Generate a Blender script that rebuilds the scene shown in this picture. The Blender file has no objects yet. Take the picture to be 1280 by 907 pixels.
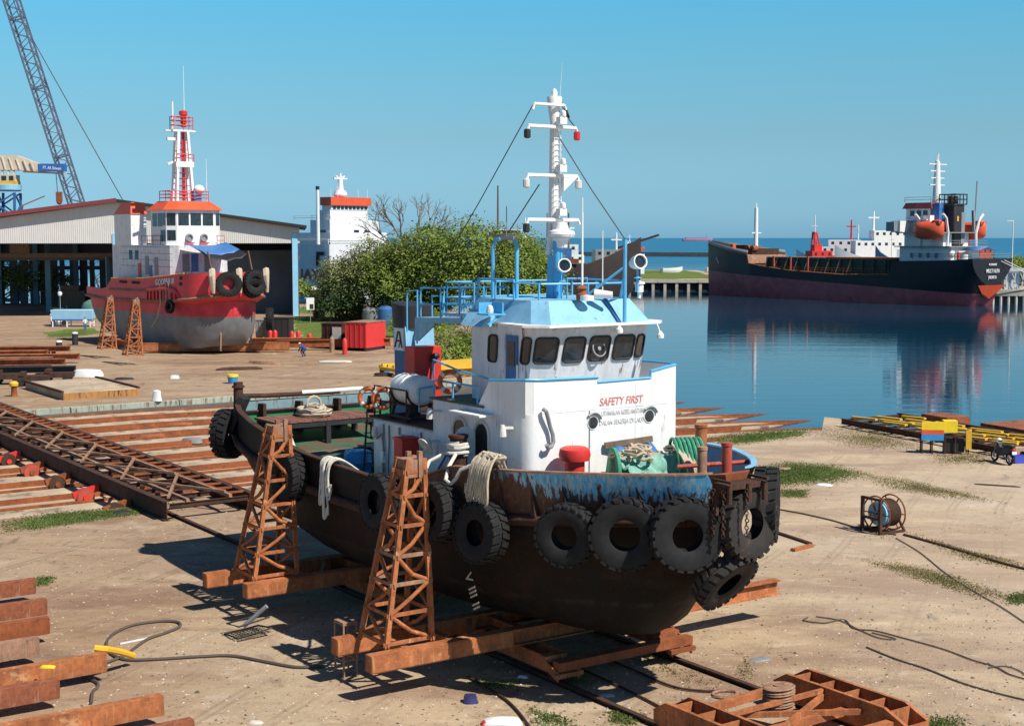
import bpy, bmesh, math, random
from mathutils import Vector, Matrix, Euler
random.seed(7)
R = math.radians
scene = bpy.context.scene
COL = scene.collection

# ------------------------------------------------------------------ camera model (used to read ground positions)
FPX, CAMH = 1778.0, 12.0
PITCH = math.atan((453.5 - 297) / FPX)
_c, _s = math.cos(PITCH), math.sin(PITCH)
def _ray(u, v):
    x = (u - 640) / FPX; y = (453.5 - v) / FPX
    return x, _c + y * _s, -_s + y * _c
def G(u, v, z=0.0):
    r = _ray(u, v); t = (z - CAMH) / r[2]
    return Vector((r[0] * t, r[1] * t, z))
def D(u, v, d):
    r = _ray(u, v); t = d / r[1]
    return Vector((r[0] * t, d, CAMH + r[2] * t))
TH = R(34.4)
FW = Vector((math.sin(TH), -math.cos(TH), 0)); LF = Vector((math.cos(TH), math.sin(TH), 0))
def AB(a, b, z=0.0):
    return -FW * a + LF * b + Vector((0, 0, z))
YARD = R(34.4)          # rotation putting local x along the slip rails (LF), local y away (-FW)

# ------------------------------------------------------------------ scene helpers
def tag(o, label=None, cat=None, group=None, kind=None):
    if label: o['label'] = label
    if cat: o['category'] = cat
    if group: o['group'] = group
    if kind: o['kind'] = kind
    return o
def empty(name, loc=(0, 0, 0), rz=0.0, label=None, cat=None, group=None):
    o = bpy.data.objects.new(name, None); COL.objects.link(o)
    o.location = loc; o.rotation_euler = (0, 0, rz); o.empty_display_size = .3
    return tag(o, label, cat, group)
def copy_tree(o, parent=None):
    c = o.copy(); COL.objects.link(c); c.parent = parent
    for ch in list(o.children):
        copy_tree(ch, c)
    return c

class MB:
    def __init__(s): s.v = []; s.f = []; s.m = []; s.mi = 0
    def add(s, vs, fs, M=None):
        n = len(s.v)
        for p in vs:
            p = Vector(p)
            s.v.append(M @ p if M else p)
        for f in fs: s.f.append(tuple(i + n for i in f)); s.m.append(s.mi)
        return s
    def box(s, x0, x1, y0, y1, z0, z1, M=None):
        return s.add([(x0, y0, z0), (x1, y0, z0), (x1, y1, z0), (x0, y1, z0), (x0, y0, z1), (x1, y0, z1), (x1, y1, z1), (x0, y1, z1)],
                     [(3, 2, 1, 0), (4, 5, 6, 7), (0, 1, 5, 4), (1, 2, 6, 5), (2, 3, 7, 6), (3, 0, 4, 7)], M)
    def cbox(s, c, d, rz=0, M=None):
        T = Matrix.Translation(c) @ Matrix.Rotation(rz, 4, 'Z')
        if M: T = M @ T
        return s.box(-d[0] / 2, d[0] / 2, -d[1] / 2, d[1] / 2, -d[2] / 2, d[2] / 2, T)
    def frame(s, p, q, up=(0, 0, 1)):
        p, q = Vector(p), Vector(q); x = (q - p).normalized(); u = Vector(up)
        if abs(x.dot(u)) > .98: u = Vector((1, 0, 0)) if abs(x.x) < .9 else Vector((0, 1, 0))
        y = u.cross(x).normalized(); z = x.cross(y)
        return x, y, z
    def bar(s, p, q, w, h=None, up=(0, 0, 1)):
        h = h or w; x, y, z = s.frame(p, q, up); p, q = Vector(p), Vector(q)
        vs = [e + y * a * w / 2 + z * b * h / 2 for e in (p, q) for a, b in ((-1, -1), (1, -1), (1, 1), (-1, 1))]
        return s.add(vs, [(3, 2, 1, 0), (4, 5, 6, 7), (0, 1, 5, 4), (1, 2, 6, 5), (2, 3, 7, 6), (3, 0, 4, 7)])
    def ibeam(s, p, q, w, h, t=.03, up=(0, 0, 1)):
        x, y, z = s.frame(p, q, up); p, q = Vector(p), Vector(q)
        pr = [(-w/2, -h/2), (w/2, -h/2), (w/2, -h/2+t), (t/2, -h/2+t), (t/2, h/2-t), (w/2, h/2-t), (w/2, h/2), (-w/2, h/2), (-w/2, h/2-t), (-t/2, h/2-t), (-t/2, -h/2+t), (-w/2, -h/2+t)]
        n = len(pr); vs = [e + y * a + z * b for e in (p, q) for a, b in pr]
        fs = [(i, (i + 1) % n, n + (i + 1) % n, n + i) for i in range(n)] + [tuple(range(n - 1, -1, -1)), tuple(range(n, 2 * n))]
        return s.add(vs, fs)
    def cyl(s, p, q, r0, r1=None, n=10, cap=True):
        r1 = r0 if r1 is None else r1
        x, y, z = s.frame(p, q); p, q = Vector(p), Vector(q); vs = []
        for e, r in ((p, r0), (q, r1)):
            for i in range(n):
                a = 2 * math.pi * i / n; vs.append(e + y * math.cos(a) * r + z * math.sin(a) * r)
        fs = [(i, (i + 1) % n, n + (i + 1) % n, n + i) for i in range(n)]
        if cap: fs += [tuple(range(n - 1, -1, -1)), tuple(range(n, 2 * n))]
        return s.add(vs, fs)
    def tube(s, pts, r, n=6, closed=False, radii=None):
        pts = [Vector(p) for p in pts]; m = len(pts); vs = []; prev = None
        for i, p in enumerate(pts):
            if closed: t = pts[(i + 1) % m] - pts[i - 1]
            else: t = pts[min(i + 1, m - 1)] - pts[max(i - 1, 0)]
            t = t.normalized() if t.length > 1e-9 else Vector((0, 0, 1))
            if prev is None:
                u = Vector((0, 0, 1)) if abs(t.z) < .9 else Vector((1, 0, 0))
                y = u.cross(t).normalized()
            else:
                y = prev - t * prev.dot(t)
                y = y.normalized() if y.length > 1e-6 else Vector((0, 0, 1)).cross(t).normalized()
            prev = y; z = t.cross(y); rr = radii[i] if radii else r
            for k in range(n):
                a = 2 * math.pi * k / n; vs.append(p + y * math.cos(a) * rr + z * math.sin(a) * rr)
        fs = []
        for i in range(m if closed else m - 1):
            j = (i + 1) % m
            for k in range(n): fs.append((i * n + k, i * n + (k + 1) % n, j * n + (k + 1) % n, j * n + k))
        if not closed: fs += [tuple(range(n - 1, -1, -1)), tuple(range((m - 1) * n, m * n))]
        return s.add(vs, fs)
    def lathe(s, prof, M=None, n=16, cap=True):
        vs = []; m = len(prof)
        for i in range(n):
            a = 2 * math.pi * i / n
            for r, z in prof: vs.append((r * math.cos(a), r * math.sin(a), z))
        fs = []
        for i in range(n):
            j = (i + 1) % n
            for k in range(m - 1): fs.append((i * m + k, j * m + k, j * m + k + 1, i * m + k + 1))
        if cap:
            if prof[0][0] > 1e-4: fs.append(tuple(i * m for i in range(n - 1, -1, -1)))
            if prof[-1][0] > 1e-4: fs.append(tuple(i * m + m - 1 for i in range(n)))
        return s.add(vs, fs, M)
    def ring(s, prof, M=None, n=28):          # closed profile round the z axis
        vs = []; m = len(prof)
        for i in range(n):
            a = 2 * math.pi * i / n
            for r, z in prof: vs.append((r * math.cos(a), r * math.sin(a), z))
        fs = [(i * m + k, ((i + 1) % n) * m + k, ((i + 1) % n) * m + (k + 1) % m, i * m + (k + 1) % m) for i in range(n) for k in range(m)]
        return s.add(vs, fs, M)
    def prism(s, poly, z0, z1, M=None):
        n = len(poly); vs = [(x, y, z0) for x, y in poly] + [(x, y, z1) for x, y in poly]
        fs = [(i, (i + 1) % n, n + (i + 1) % n, n + i) for i in range(n)] + [tuple(range(n - 1, -1, -1)), tuple(range(n, 2 * n))]
        return s.add(vs, fs, M)
    def loft(s, rings, closed=False, cap=False):
        n = len(rings[0]); vs = [p for r in rings for p in r]; fs = []
        for i in range(len(rings) - 1):
            for k in range(n if closed else n - 1):
                fs.append((i * n + k, i * n + (k + 1) % n, (i + 1) * n + (k + 1) % n, (i + 1) * n + k))
        if cap: fs += [tuple(range(n - 1, -1, -1)), tuple(range((len(rings) - 1) * n, len(rings) * n))]
        return s.add(vs, fs)
    def sphere(s, c, r, n=10, m=6, M=None):
        r = r if isinstance(r, (tuple, list)) else (r, r, r); c = Vector(c); vs = [c + Vector((0, 0, -r[2]))]; fs = []
        for j in range(1, m):
            b = -math.pi / 2 + math.pi * j / m
            for i in range(n):
                a = 2 * math.pi * i / n
                vs.append(c + Vector((r[0] * math.cos(a) * math.cos(b), r[1] * math.sin(a) * math.cos(b), r[2] * math.sin(b))))
        vs.append(c + Vector((0, 0, r[2]))); t = len(vs) - 1
        for i in range(n):
            fs.append((0, 1 + (i + 1) % n, 1 + i)); fs.append((t, t - n + i, t - n + (i + 1) % n))
            for j in range(m - 2):
                a = 1 + j * n; fs.append((a + i, a + (i + 1) % n, a + n + (i + 1) % n, a + n + i))
        return s.add(vs, fs, M)
    def build(s, name, mat, parent=None, smooth=35, bevel=0):
        me = bpy.data.meshes.new(name); me.from_pydata([tuple(v) for v in s.v], [], s.f)
        for mt in (mat if isinstance(mat, (list, tuple)) else [mat]): me.materials.append(mt)
        if any(s.m): me.polygons.foreach_set('material_index', s.m)
        bm = bmesh.new(); bm.from_mesh(me); bmesh.ops.recalc_face_normals(bm, faces=bm.faces); bm.to_mesh(me); bm.free()
        if smooth:
            me.polygons.foreach_set('use_smooth', [True] * len(me.polygons)); me.set_sharp_from_angle(angle=R(smooth))
        o = bpy.data.objects.new(name, me); COL.objects.link(o)
        if parent: o.parent = parent
        if bevel:
            b = o.modifiers.new('bevel', 'BEVEL'); b.width = bevel; b.segments = 2; b.limit_method = 'ANGLE'; b.angle_limit = R(40)
        return o
def raw(s, name, mat, parent=None):                 # no normal recalculation (leaves, blades)
    me = bpy.data.meshes.new(name); me.from_pydata([tuple(v) for v in s.v], [], s.f); me.materials.append(mat)
    o = bpy.data.objects.new(name, me); COL.objects.link(o)
    if parent: o.parent = parent
    return o

def text(name, s, size, mat, parent, origin, right, up, ext=.008, shear=0, align='LEFT', width=None):
    cu = bpy.data.curves.new(name, 'FONT'); cu.body = s; cu.size = size; cu.extrude = ext; cu.align_x = align; cu.shear = shear; cu.offset = size * .012
    ob = bpy.data.objects.new(name, cu); COL.objects.link(ob); bpy.context.view_layer.update()
    me = bpy.data.meshes.new_from_object(ob.evaluated_get(bpy.context.evaluated_depsgraph_get()))
    COL.objects.unlink(ob); bpy.data.objects.remove(ob)
    r = Vector(right).normalized(); u = Vector(up).normalized(); n = r.cross(u).normalized(); u = n.cross(r)
    if width:
        w = max(v.co.x for v in me.vertices) - min(v.co.x for v in me.vertices); k = width / w
    else: k = 1
    T = Matrix(((r.x, u.x, n.x, origin[0]), (r.y, u.y, n.y, origin[1]), (r.z, u.z, n.z, origin[2]), (0, 0, 0, 1)))
    me.transform(T @ Matrix.Diagonal((k, 1, 1, 1))); me.materials.clear(); me.materials.append(mat)
    o = bpy.data.objects.new(name, me); COL.objects.link(o); o.parent = parent
    return o

# ------------------------------------------------------------------ materials
def newmat(name):
    m = bpy.data.materials.new(name); m.use_nodes = True
    nt = m.node_tree; b = nt.nodes['Principled BSDF']
    return m, nt, b
def N(nt, t, **k):
    n = nt.nodes.new(t)
    for a, v in k.items():
        if a in n.inputs: n.inputs[a].default_value = v
        else: setattr(n, a, v)
    return n
def coord(nt, scale=(1, 1, 1), kind='Object'):
    tc = N(nt, 'ShaderNodeTexCoord'); mp = N(nt, 'ShaderNodeMapping'); mp.inputs['Scale'].default_value = scale
    nt.links.new(tc.outputs[kind], mp.inputs['Vector']); return mp.outputs['Vector']
def noise(nt, vec, scale, detail=5, rough=.6, dist=0):
    n = N(nt, 'ShaderNodeTexNoise'); n.inputs['Scale'].default_value = scale; n.inputs['Detail'].default_value = detail
    n.inputs['Roughness'].default_value = rough; n.inputs['Distortion'].default_value = dist
    nt.links.new(vec, n.inputs['Vector']); return n.outputs['Fac']
def ramp(nt, fac, stops):
    r = N(nt, 'ShaderNodeValToRGB'); e = r.color_ramp.elements
    while len(e) < len(stops): e.new(.5)
    for i, (p, c) in enumerate(stops):
        e[i].position = p; e[i].color = (c if hasattr(c, '__len__') else (c, c, c)) + ((1,) if not hasattr(c, '__len__') or len(c) == 3 else ())
    nt.links.new(fac, r.inputs['Fac']); return r.outputs['Color']
def mix(nt, fac, a, b, mode='MIX'):
    m = N(nt, 'ShaderNodeMix', data_type='RGBA', blend_type=mode)
    for i, x in ((0, fac), (6, a), (7, b)):
        if hasattr(x, 'is_output') or hasattr(x, 'links'): nt.links.new(x, m.inputs[i])
        elif i == 0: m.inputs[0].default_value = x
        else: m.inputs[i].default_value = tuple(x) + ((1,) if len(x) == 3 else ())
    return m.outputs[2]
def bump(nt, b, h, strength=.3, dist=.05):
    n = N(nt, 'ShaderNodeBump'); n.inputs['Strength'].default_value = strength; n.inputs['Distance'].default_value = dist
    nt.links.new(h, n.inputs['Height']); nt.links.new(n.outputs['Normal'], b.inputs['Normal'])
def sc(c, k): return tuple(min(1, x * k) for x in c)
RUST1, RUST2 = (.17, .060, .024), (.075, .030, .018)
def paint(name, c, rough=.5, var=.18, scale=2.0, rust=0.0, streak=True, dirt=.0, bmp=.12, metal=0, rustc=RUST1, spec=.5):
    m, nt, b = newmat(name); v = coord(nt)
    n1 = noise(nt, v, scale, 6); col = ramp(nt, n1, [(.28, sc(c, 1 - var)), (.72, sc(c, 1 + var))])
    n2 = noise(nt, v, scale * 9, 4)
    if dirt:
        vs = coord(nt, (2.2, 2.2, .22)); ns = noise(nt, vs, 1.6, 7, .68)
        f = ramp(nt, ns, [(.5 - dirt * .12, 0.0), (.78, dirt)]); col = mix(nt, f, col, sc(c, .33))
    if rust:
        vs = coord(nt, (2.6, 2.6, .38) if streak else (1, 1, 1)); ns = noise(nt, vs, 1.7 if streak else scale * 1.3, 8, .7)
        f = ramp(nt, ns, [(.66 - rust * .34, 0.0), (.72 - rust * .30, 1.0)])
        rc = mix(nt, n2, rustc, RUST2); col = mix(nt, f, col, rc)
    nt.links.new(col, b.inputs['Base Color'])
    rr = ramp(nt, n2, [(.2, max(.02, rough - .12)), (.8, min(1, rough + .14))]); nt.links.new(rr, b.inputs['Roughness'])
    b.inputs['Metallic'].default_value = metal; b.inputs['Specular IOR Level'].default_value = spec
    if bmp:
        nd = noise(nt, v, .9, 2, .5); md = N(nt, 'ShaderNodeMath', operation='MULTIPLY_ADD'); nt.links.new(nd, md.inputs[0]); md.inputs[1].default_value = 2.5; nt.links.new(n2, md.inputs[2]); bump(nt, b, md.outputs[0], bmp, .03)
    return m
def rusty(name, a=(.25, .075, .028), b_=(.11, .042, .022), c=(.33, .17, .09), scale=1.5, rough=.85, pale=.25):
    m, nt, b = newmat(name); v = coord(nt)
    n1 = noise(nt, v, scale, 8, .7); n2 = noise(nt, v, scale * 7, 6, .7); vs = coord(nt, (3, 3, .45)); n3 = noise(nt, vs, scale * 2.2, 7, .72); n4 = noise(nt, v, scale * 1.7, 7, .72, .5)
    col = ramp(nt, n1, [(.28, b_), (.48, a), (.62, sc(a, 1.35)), (.78, sc(a, 1.7))]); col = mix(nt, ramp(nt, n2, [(.45, 0.0), (.8, .6)]), col, b_)
    col = mix(nt, ramp(nt, n3, [(.56, 0.0), (.66, pale)]), col, c); col = mix(nt, ramp(nt, n3, [(.30, .75), (.42, 0.0)]), col, sc(b_, .6))
    col = mix(nt, ramp(nt, n4, [(.60, 0.0), (.68, pale * 1.2)]), col, sc(c, 1.25))
    nt.links.new(col, b.inputs['Base Color']); b.inputs['Roughness'].default_value = rough; b.inputs['Specular IOR Level'].default_value = .25
    bump(nt, b, n2, .35, .03); return m
def plain(name, c, rough=.6, metal=0, var=.1): return paint(name, c, rough, var, 3, bmp=.05, metal=metal)
def glass(name, c=(.012, .016, .02), rough=.08):
    m, nt, b = newmat(name); v = coord(nt); n = noise(nt, v, 2.5, 3)
    nt.links.new(ramp(nt, n, [(.35, c), (.7, sc(c, 3.0))]), b.inputs['Base Color']); b.inputs['Roughness'].default_value = rough
    b.inputs['Specular IOR Level'].default_value = .6; return m

M = {}
M['white'] = paint('white paint', (.80, .80, .79), .5, .05, 1.2, rust=.13, dirt=.26, rustc=(.36, .20, .11), bmp=.22)
M['white_old'] = paint('weathered white paint', (.72, .74, .77), .55, .09, 1.2, rust=.22, dirt=.42, rustc=(.28, .15, .085), bmp=.22)
M['white_clean'] = plain('clean white', (.80, .80, .78), .45, var=.04)
M['offwhite'] = plain('aged white', (.62, .60, .55), .6)
M['blue'] = paint('sky blue paint', (.235, .50, .69), .55, .14, 1.5, rust=.13, dirt=.35, rustc=(.22, .12, .075))
M['blue_rail'] = paint('blue rail paint', (.09, .40, .68), .45, .12, 3)
M['blue_dark'] = paint('deep blue paint', (.035, .13, .32), .5, .15, 2, rust=.08, dirt=.2)
M['red'] = paint('red paint', (.62, .035, .025), .5, .12, 2, rust=.04)
M['red_faded'] = plain('faded red lettering', (.62, .20, .18), .6)
M['red_old'] = paint('old red paint', (.42, .07, .045), .6, .2, 2, rust=.25)
M['black'] = paint('black paint', (.022, .022, .024), .55, .3, 2, rust=.12)
M['green_deck'] = paint('green deck paint', (.035, .11, .06), .7, .35, 1.2, rust=.62, streak=False, rustc=(.16, .11, .075))
M['green_in'] = paint('green bulwark paint', (.03, .19, .075), .55, .18, 1.5, rust=.12)
M['teal_in'] = paint('grey blue bulwark paint', (.18, .28, .31), .6, .15, 1.5, rust=.25)
M['rust'] = rusty('rusty steel')
M['rust_red'] = rusty('oxide red steel', (.26, .085, .042), (.10, .040, .026), (.46, .30, .18), 1.2, .85, .5)
M['rust_orange'] = rusty('orange rusted steel', (.36, .125, .048), (.15, .055, .028), (.55, .34, .18), 1.4, .85, .45)
M['rust_dark'] = rusty('dark rusted steel', (.065, .032, .022), (.028, .019, .016), (.15, .08, .05), 1.6, .85, .25)
M['rust_pale'] = rusty('pale weathered rust', (.30, .17, .11), (.16, .08, .05), (.5, .38, .28), 1.6, .9, .5)
M['rubber'] = paint('tyre rubber', (.0155, .0155, .0165), .8, .35, 5, dirt=0, bmp=.3, spec=.3)
M['rubber_brown'] = paint('muddy tyre rubber', (.024, .020, .018), .85, .35, 4, rust=.22, streak=False, rustc=(.12, .055, .03), bmp=.3)
M['rope'] = paint('pale hemp rope', (.50, .42, .31), .9, .22, 9, bmp=.5)
M['rope_white'] = paint('white nylon rope', (.66, .63, .56), .85, .12, 9, bmp=.5)
M['rope_green'] = paint('green nylon rope', (.05, .30, .17), .8, .3, 8, bmp=.5)
M['net_teal'] = paint('faded teal net', (.20, .42, .34), .9, .35, 6, bmp=.6)
M['cable'] = plain('dark dusty cable', (.085, .07, .055), .8)
M['wire'] = plain('wire', (.03, .03, .035), .5)
M['orange'] = paint('faded orange lifebuoy', (.52, .13, .045), .7, .25, 4, dirt=.5)
M['orange_red'] = paint('orange red paint', (.72, .10, .035), .5, .1, 1, dirt=.1)
M['glass'] = glass('dark glass')
M['gasket'] = plain('black gasket', (.02, .02, .02), .7)
M['opening_shade'] = plain('painted opening shade', (.015, .015, .017), .9)  # near-black stands for the shade inside doorway, ports and pier gaps
M['wood'] = paint('weathered planks', (.20, .085, .06), .8, .3, 3, bmp=.3)
M['wood_old'] = paint('old timber', (.17, .12, .085), .85, .35, 4, bmp=.4)
M['drum_blue'] = plain('blue plastic', (.03, .27, .60), .4)
M['yellow'] = paint('yellow paint', (.72, .42, .03), .55, .12, 2, rust=.12)
M['yellow_bright'] = plain('bright yellow', (.85, .62, .02), .5)
M['concrete'] = paint('old concrete', (.46, .40, .32), .9, .22, .8, rust=.18, streak=False, rustc=(.26, .15, .09), bmp=.3)
M['concrete_teal'] = paint('mossy teal concrete', (.34, .37, .30), .9, .25, .5, rust=.42, rustc=(.30, .24, .15), bmp=.3)
M['concrete_dark'] = paint('wet concrete', (.12, .11, .10), .8, .3, .4, bmp=.3)
M['steel_grey'] = paint('grey steel', (.23, .24, .25), .5, .15, 2, rust=.1)
M['beige'] = paint('beige crane paint', (.62, .52, .38), .6, .12, 1, rust=.08)
M['boom'] = plain('slate blue lattice', (.12, .14, .20), .55)
M['trunk'] = paint('bark', (.13, .10, .075), .9, .3, 3, bmp=.5)

def hull_paint(name, top, bottom, zsplit, rust=.3, rough=.55, soft=.05, slope=0):
    m, nt, b = newmat(name); v = coord(nt); sx = N(nt, 'ShaderNodeSeparateXYZ')
    nt.links.new(v, sx.inputs[0])
    nz = noise(nt, v, .8, 6, .65)
    add = N(nt, 'ShaderNodeMath', operation='MULTIPLY_ADD'); nt.links.new(nz, add.inputs[0]); add.inputs[1].default_value = soft * 4; sl_ = N(nt, 'ShaderNodeMath', operation='MULTIPLY_ADD'); nt.links.new(sx.outputs['X'], sl_.inputs[0]); sl_.inputs[1].default_value = -slope; nt.links.new(sx.outputs['Z'], sl_.inputs[2]); nt.links.new(sl_.outputs[0], add.inputs[2])
    mr = N(nt, 'ShaderNodeMapRange'); nt.links.new(add.outputs[0], mr.inputs['Value'])
    mr.inputs['From Min'].default_value = zsplit + soft * 2 - soft; mr.inputs['From Max'].default_value = zsplit + soft * 2 + soft
    n1 = noise(nt, v, .5, 7, .65); n2 = noise(nt, v, 5, 5)
    ct = ramp(nt, n1, [(.3, sc(top, .7)), (.7, sc(top, 1.3))]); cb = ramp(nt, n1, [(.3, sc(bottom, .7)), (.7, sc(bottom, 1.3))])
    col = mix(nt, mr.outputs[0], cb, ct)
    vs = coord(nt, (1.3, 1.3, .3)); ns = noise(nt, vs, 1.3, 9, .72)
    f = ramp(nt, ns, [(.68 - rust * .34, 0.0), (.76 - rust * .26, 1.0)]); rc = mix(nt, n2, (.060, .024, .014), (.028, .016, .013))
    col = mix(nt, f, col, rc); nt.links.new(col, b.inputs['Base Color']); b.inputs['Roughness'].default_value = rough; b.inputs['Specular IOR Level'].default_value = .35
    bump(nt, b, n2, .2, .03); return m
def tug_hull_mat():
    m, nt, b = newmat('black rusty tug hull'); v = coord(nt); sx = N(nt, 'ShaderNodeSeparateXYZ'); nt.links.new(v, sx.inputs[0])
    n0 = noise(nt, coord(nt, (.5, .5, 1)), .8, 4); ad = N(nt, 'ShaderNodeMath', operation='MULTIPLY_ADD'); nt.links.new(n0, ad.inputs[0]); ad.inputs[1].default_value = .5; nt.links.new(sx.outputs['Z'], ad.inputs[2])
    mr = N(nt, 'ShaderNodeMapRange'); nt.links.new(ad.outputs[0], mr.inputs['Value']); mr.inputs['From Min'].default_value = 1.4; mr.inputs['From Max'].default_value = 5.4
    zc = ramp(nt, mr.outputs[0], [(0, (.008, .0085, .008)), (.31, (.010, .0105, .0095)), (.35, (.026, .024, .018)), (.372, (.009, .008, .0075)), (.45, (.0095, .005, .004)), (.62, (.010, .0052, .0042)), (.75, (.007, .006, .0055)), (1, (.009, .007, .0065))])
    vs = coord(nt, (1.3, 1.3, .16)); n1 = noise(nt, vs, 1.6, 8, .72); n2 = noise(nt, v, 5, 6, .7); n3 = noise(nt, v, .55, 7, .7, .6); n5 = noise(nt, coord(nt, (.35, .35, 1.6)), 1.1, 6, .65)
    c = mix(nt, ramp(nt, n3, [(.50, 0.0), (.60, .9)]), zc, (.022, .0085, .006)); c = mix(nt, ramp(nt, n5, [(.56, 0.0), (.66, .55)]), c, (.024, .022, .019))
    c = mix(nt, ramp(nt, n1, [(.46, 0.0), (.58, .85)]), c, (.006, .0055, .0055)); c = mix(nt, ramp(nt, n1, [(.28, .8), (.38, 0.0)]), c, (.034, .016, .010))
    c = mix(nt, ramp(nt, n2, [(.60, 0.0), (.70, .7)]), c, (.030, .015, .011)); c = mix(nt, ramp(nt, n2, [(.26, .6), (.34, 0.0)]), c, (.035, .031, .027))
    nt.links.new(c, b.inputs['Base Color']); b.inputs['Roughness'].default_value = .66; b.inputs['Specular IOR Level'].default_value = .22; nd = noise(nt, v, .8, 2, .5); md = N(nt, 'ShaderNodeMath', operation='MULTIPLY_ADD'); nt.links.new(nd, md.inputs[0]); md.inputs[1].default_value = 3; nt.links.new(n2, md.inputs[2]); bump(nt, b, md.outputs[0], .35, .04); return m
M['tug_hull'] = tug_hull_mat()
M['red_hull'] = hull_paint('red tug hull paint', (.40, .032, .042), (.095, .095, .098), 5.1, .08, .5, .06)
M['ship_hull'] = hull_paint('black and red ship hull', (.013, .015, .020), (.42, .095, .105), 2.5, .10, .5, .02, .042)

def peel(name, blue, ztop, zbot):                     # blue bulwark paint with rust eating upwards in streaks
    m, nt, b = newmat(name); v = coord(nt); sx = N(nt, 'ShaderNodeSeparateXYZ'); nt.links.new(v, sx.inputs[0])
    mr = N(nt, 'ShaderNodeMapRange'); nt.links.new(sx.outputs['Z'], mr.inputs['Value'])
    mr.inputs['From Min'].default_value = zbot; mr.inputs['From Max'].default_value = ztop; mr.inputs['To Min'].default_value = .27; mr.inputs['To Max'].default_value = -.17
    vs = coord(nt, (4.6, 4.6, .55)); ns = noise(nt, vs, 1.7, 8, .68); n4 = noise(nt, v, .55, 4)
    a1 = N(nt, 'ShaderNodeMath', operation='ADD'); nt.links.new(ns, a1.inputs[0]); nt.links.new(mr.outputs[0], a1.inputs[1])
    mx = N(nt, 'ShaderNodeMapRange'); nt.links.new(sx.outputs['X'], mx.inputs['Value'])
    mx.inputs['From Min'].default_value = 1.6; mx.inputs['From Max'].default_value = -.2; mx.inputs['To Min'].default_value = 0; mx.inputs['To Max'].default_value = .28
    a2 = N(nt, 'ShaderNodeMath', operation='ADD'); nt.links.new(a1.outputs[0], a2.inputs[0]); nt.links.new(mx.outputs[0], a2.inputs[1])
    n2 = noise(nt, v, 7, 6, .7)
    vs2 = coord(nt, (9, 9, .5)); ns2 = noise(nt, vs2, 1.2, 6, .65)
    base = mix(nt, ramp(nt, n4, [(.47, 0.0), (.55, 1.0)]), blue, (.13, .34, .44)); base = mix(nt, ramp(nt, ns2, [(.47, 0.0), (.57, .8)]), base, (.42, .54, .54)); base = mix(nt, ramp(nt, ns2, [(.36, .8), (.42, 0.0)]), base, (.17, .15, .11))
    rc = ramp(nt, n2, [(.3, (.05, .028, .022)), (.55, (.13, .055, .032)), (.8, (.22, .10, .055))])
    col = mix(nt, ramp(nt, a2.outputs[0], [(.56, 0.0), (.60, 1.0)]), base, rc); nt.links.new(col, b.inputs['Base Color'])
    b.inputs['Roughness'].default_value = .65; bump(nt, b, n2, .25, .03); return m
M['peel'] = peel('peeling blue bulwark', (.085, .43, .74), 6.2, 5.0)

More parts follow.
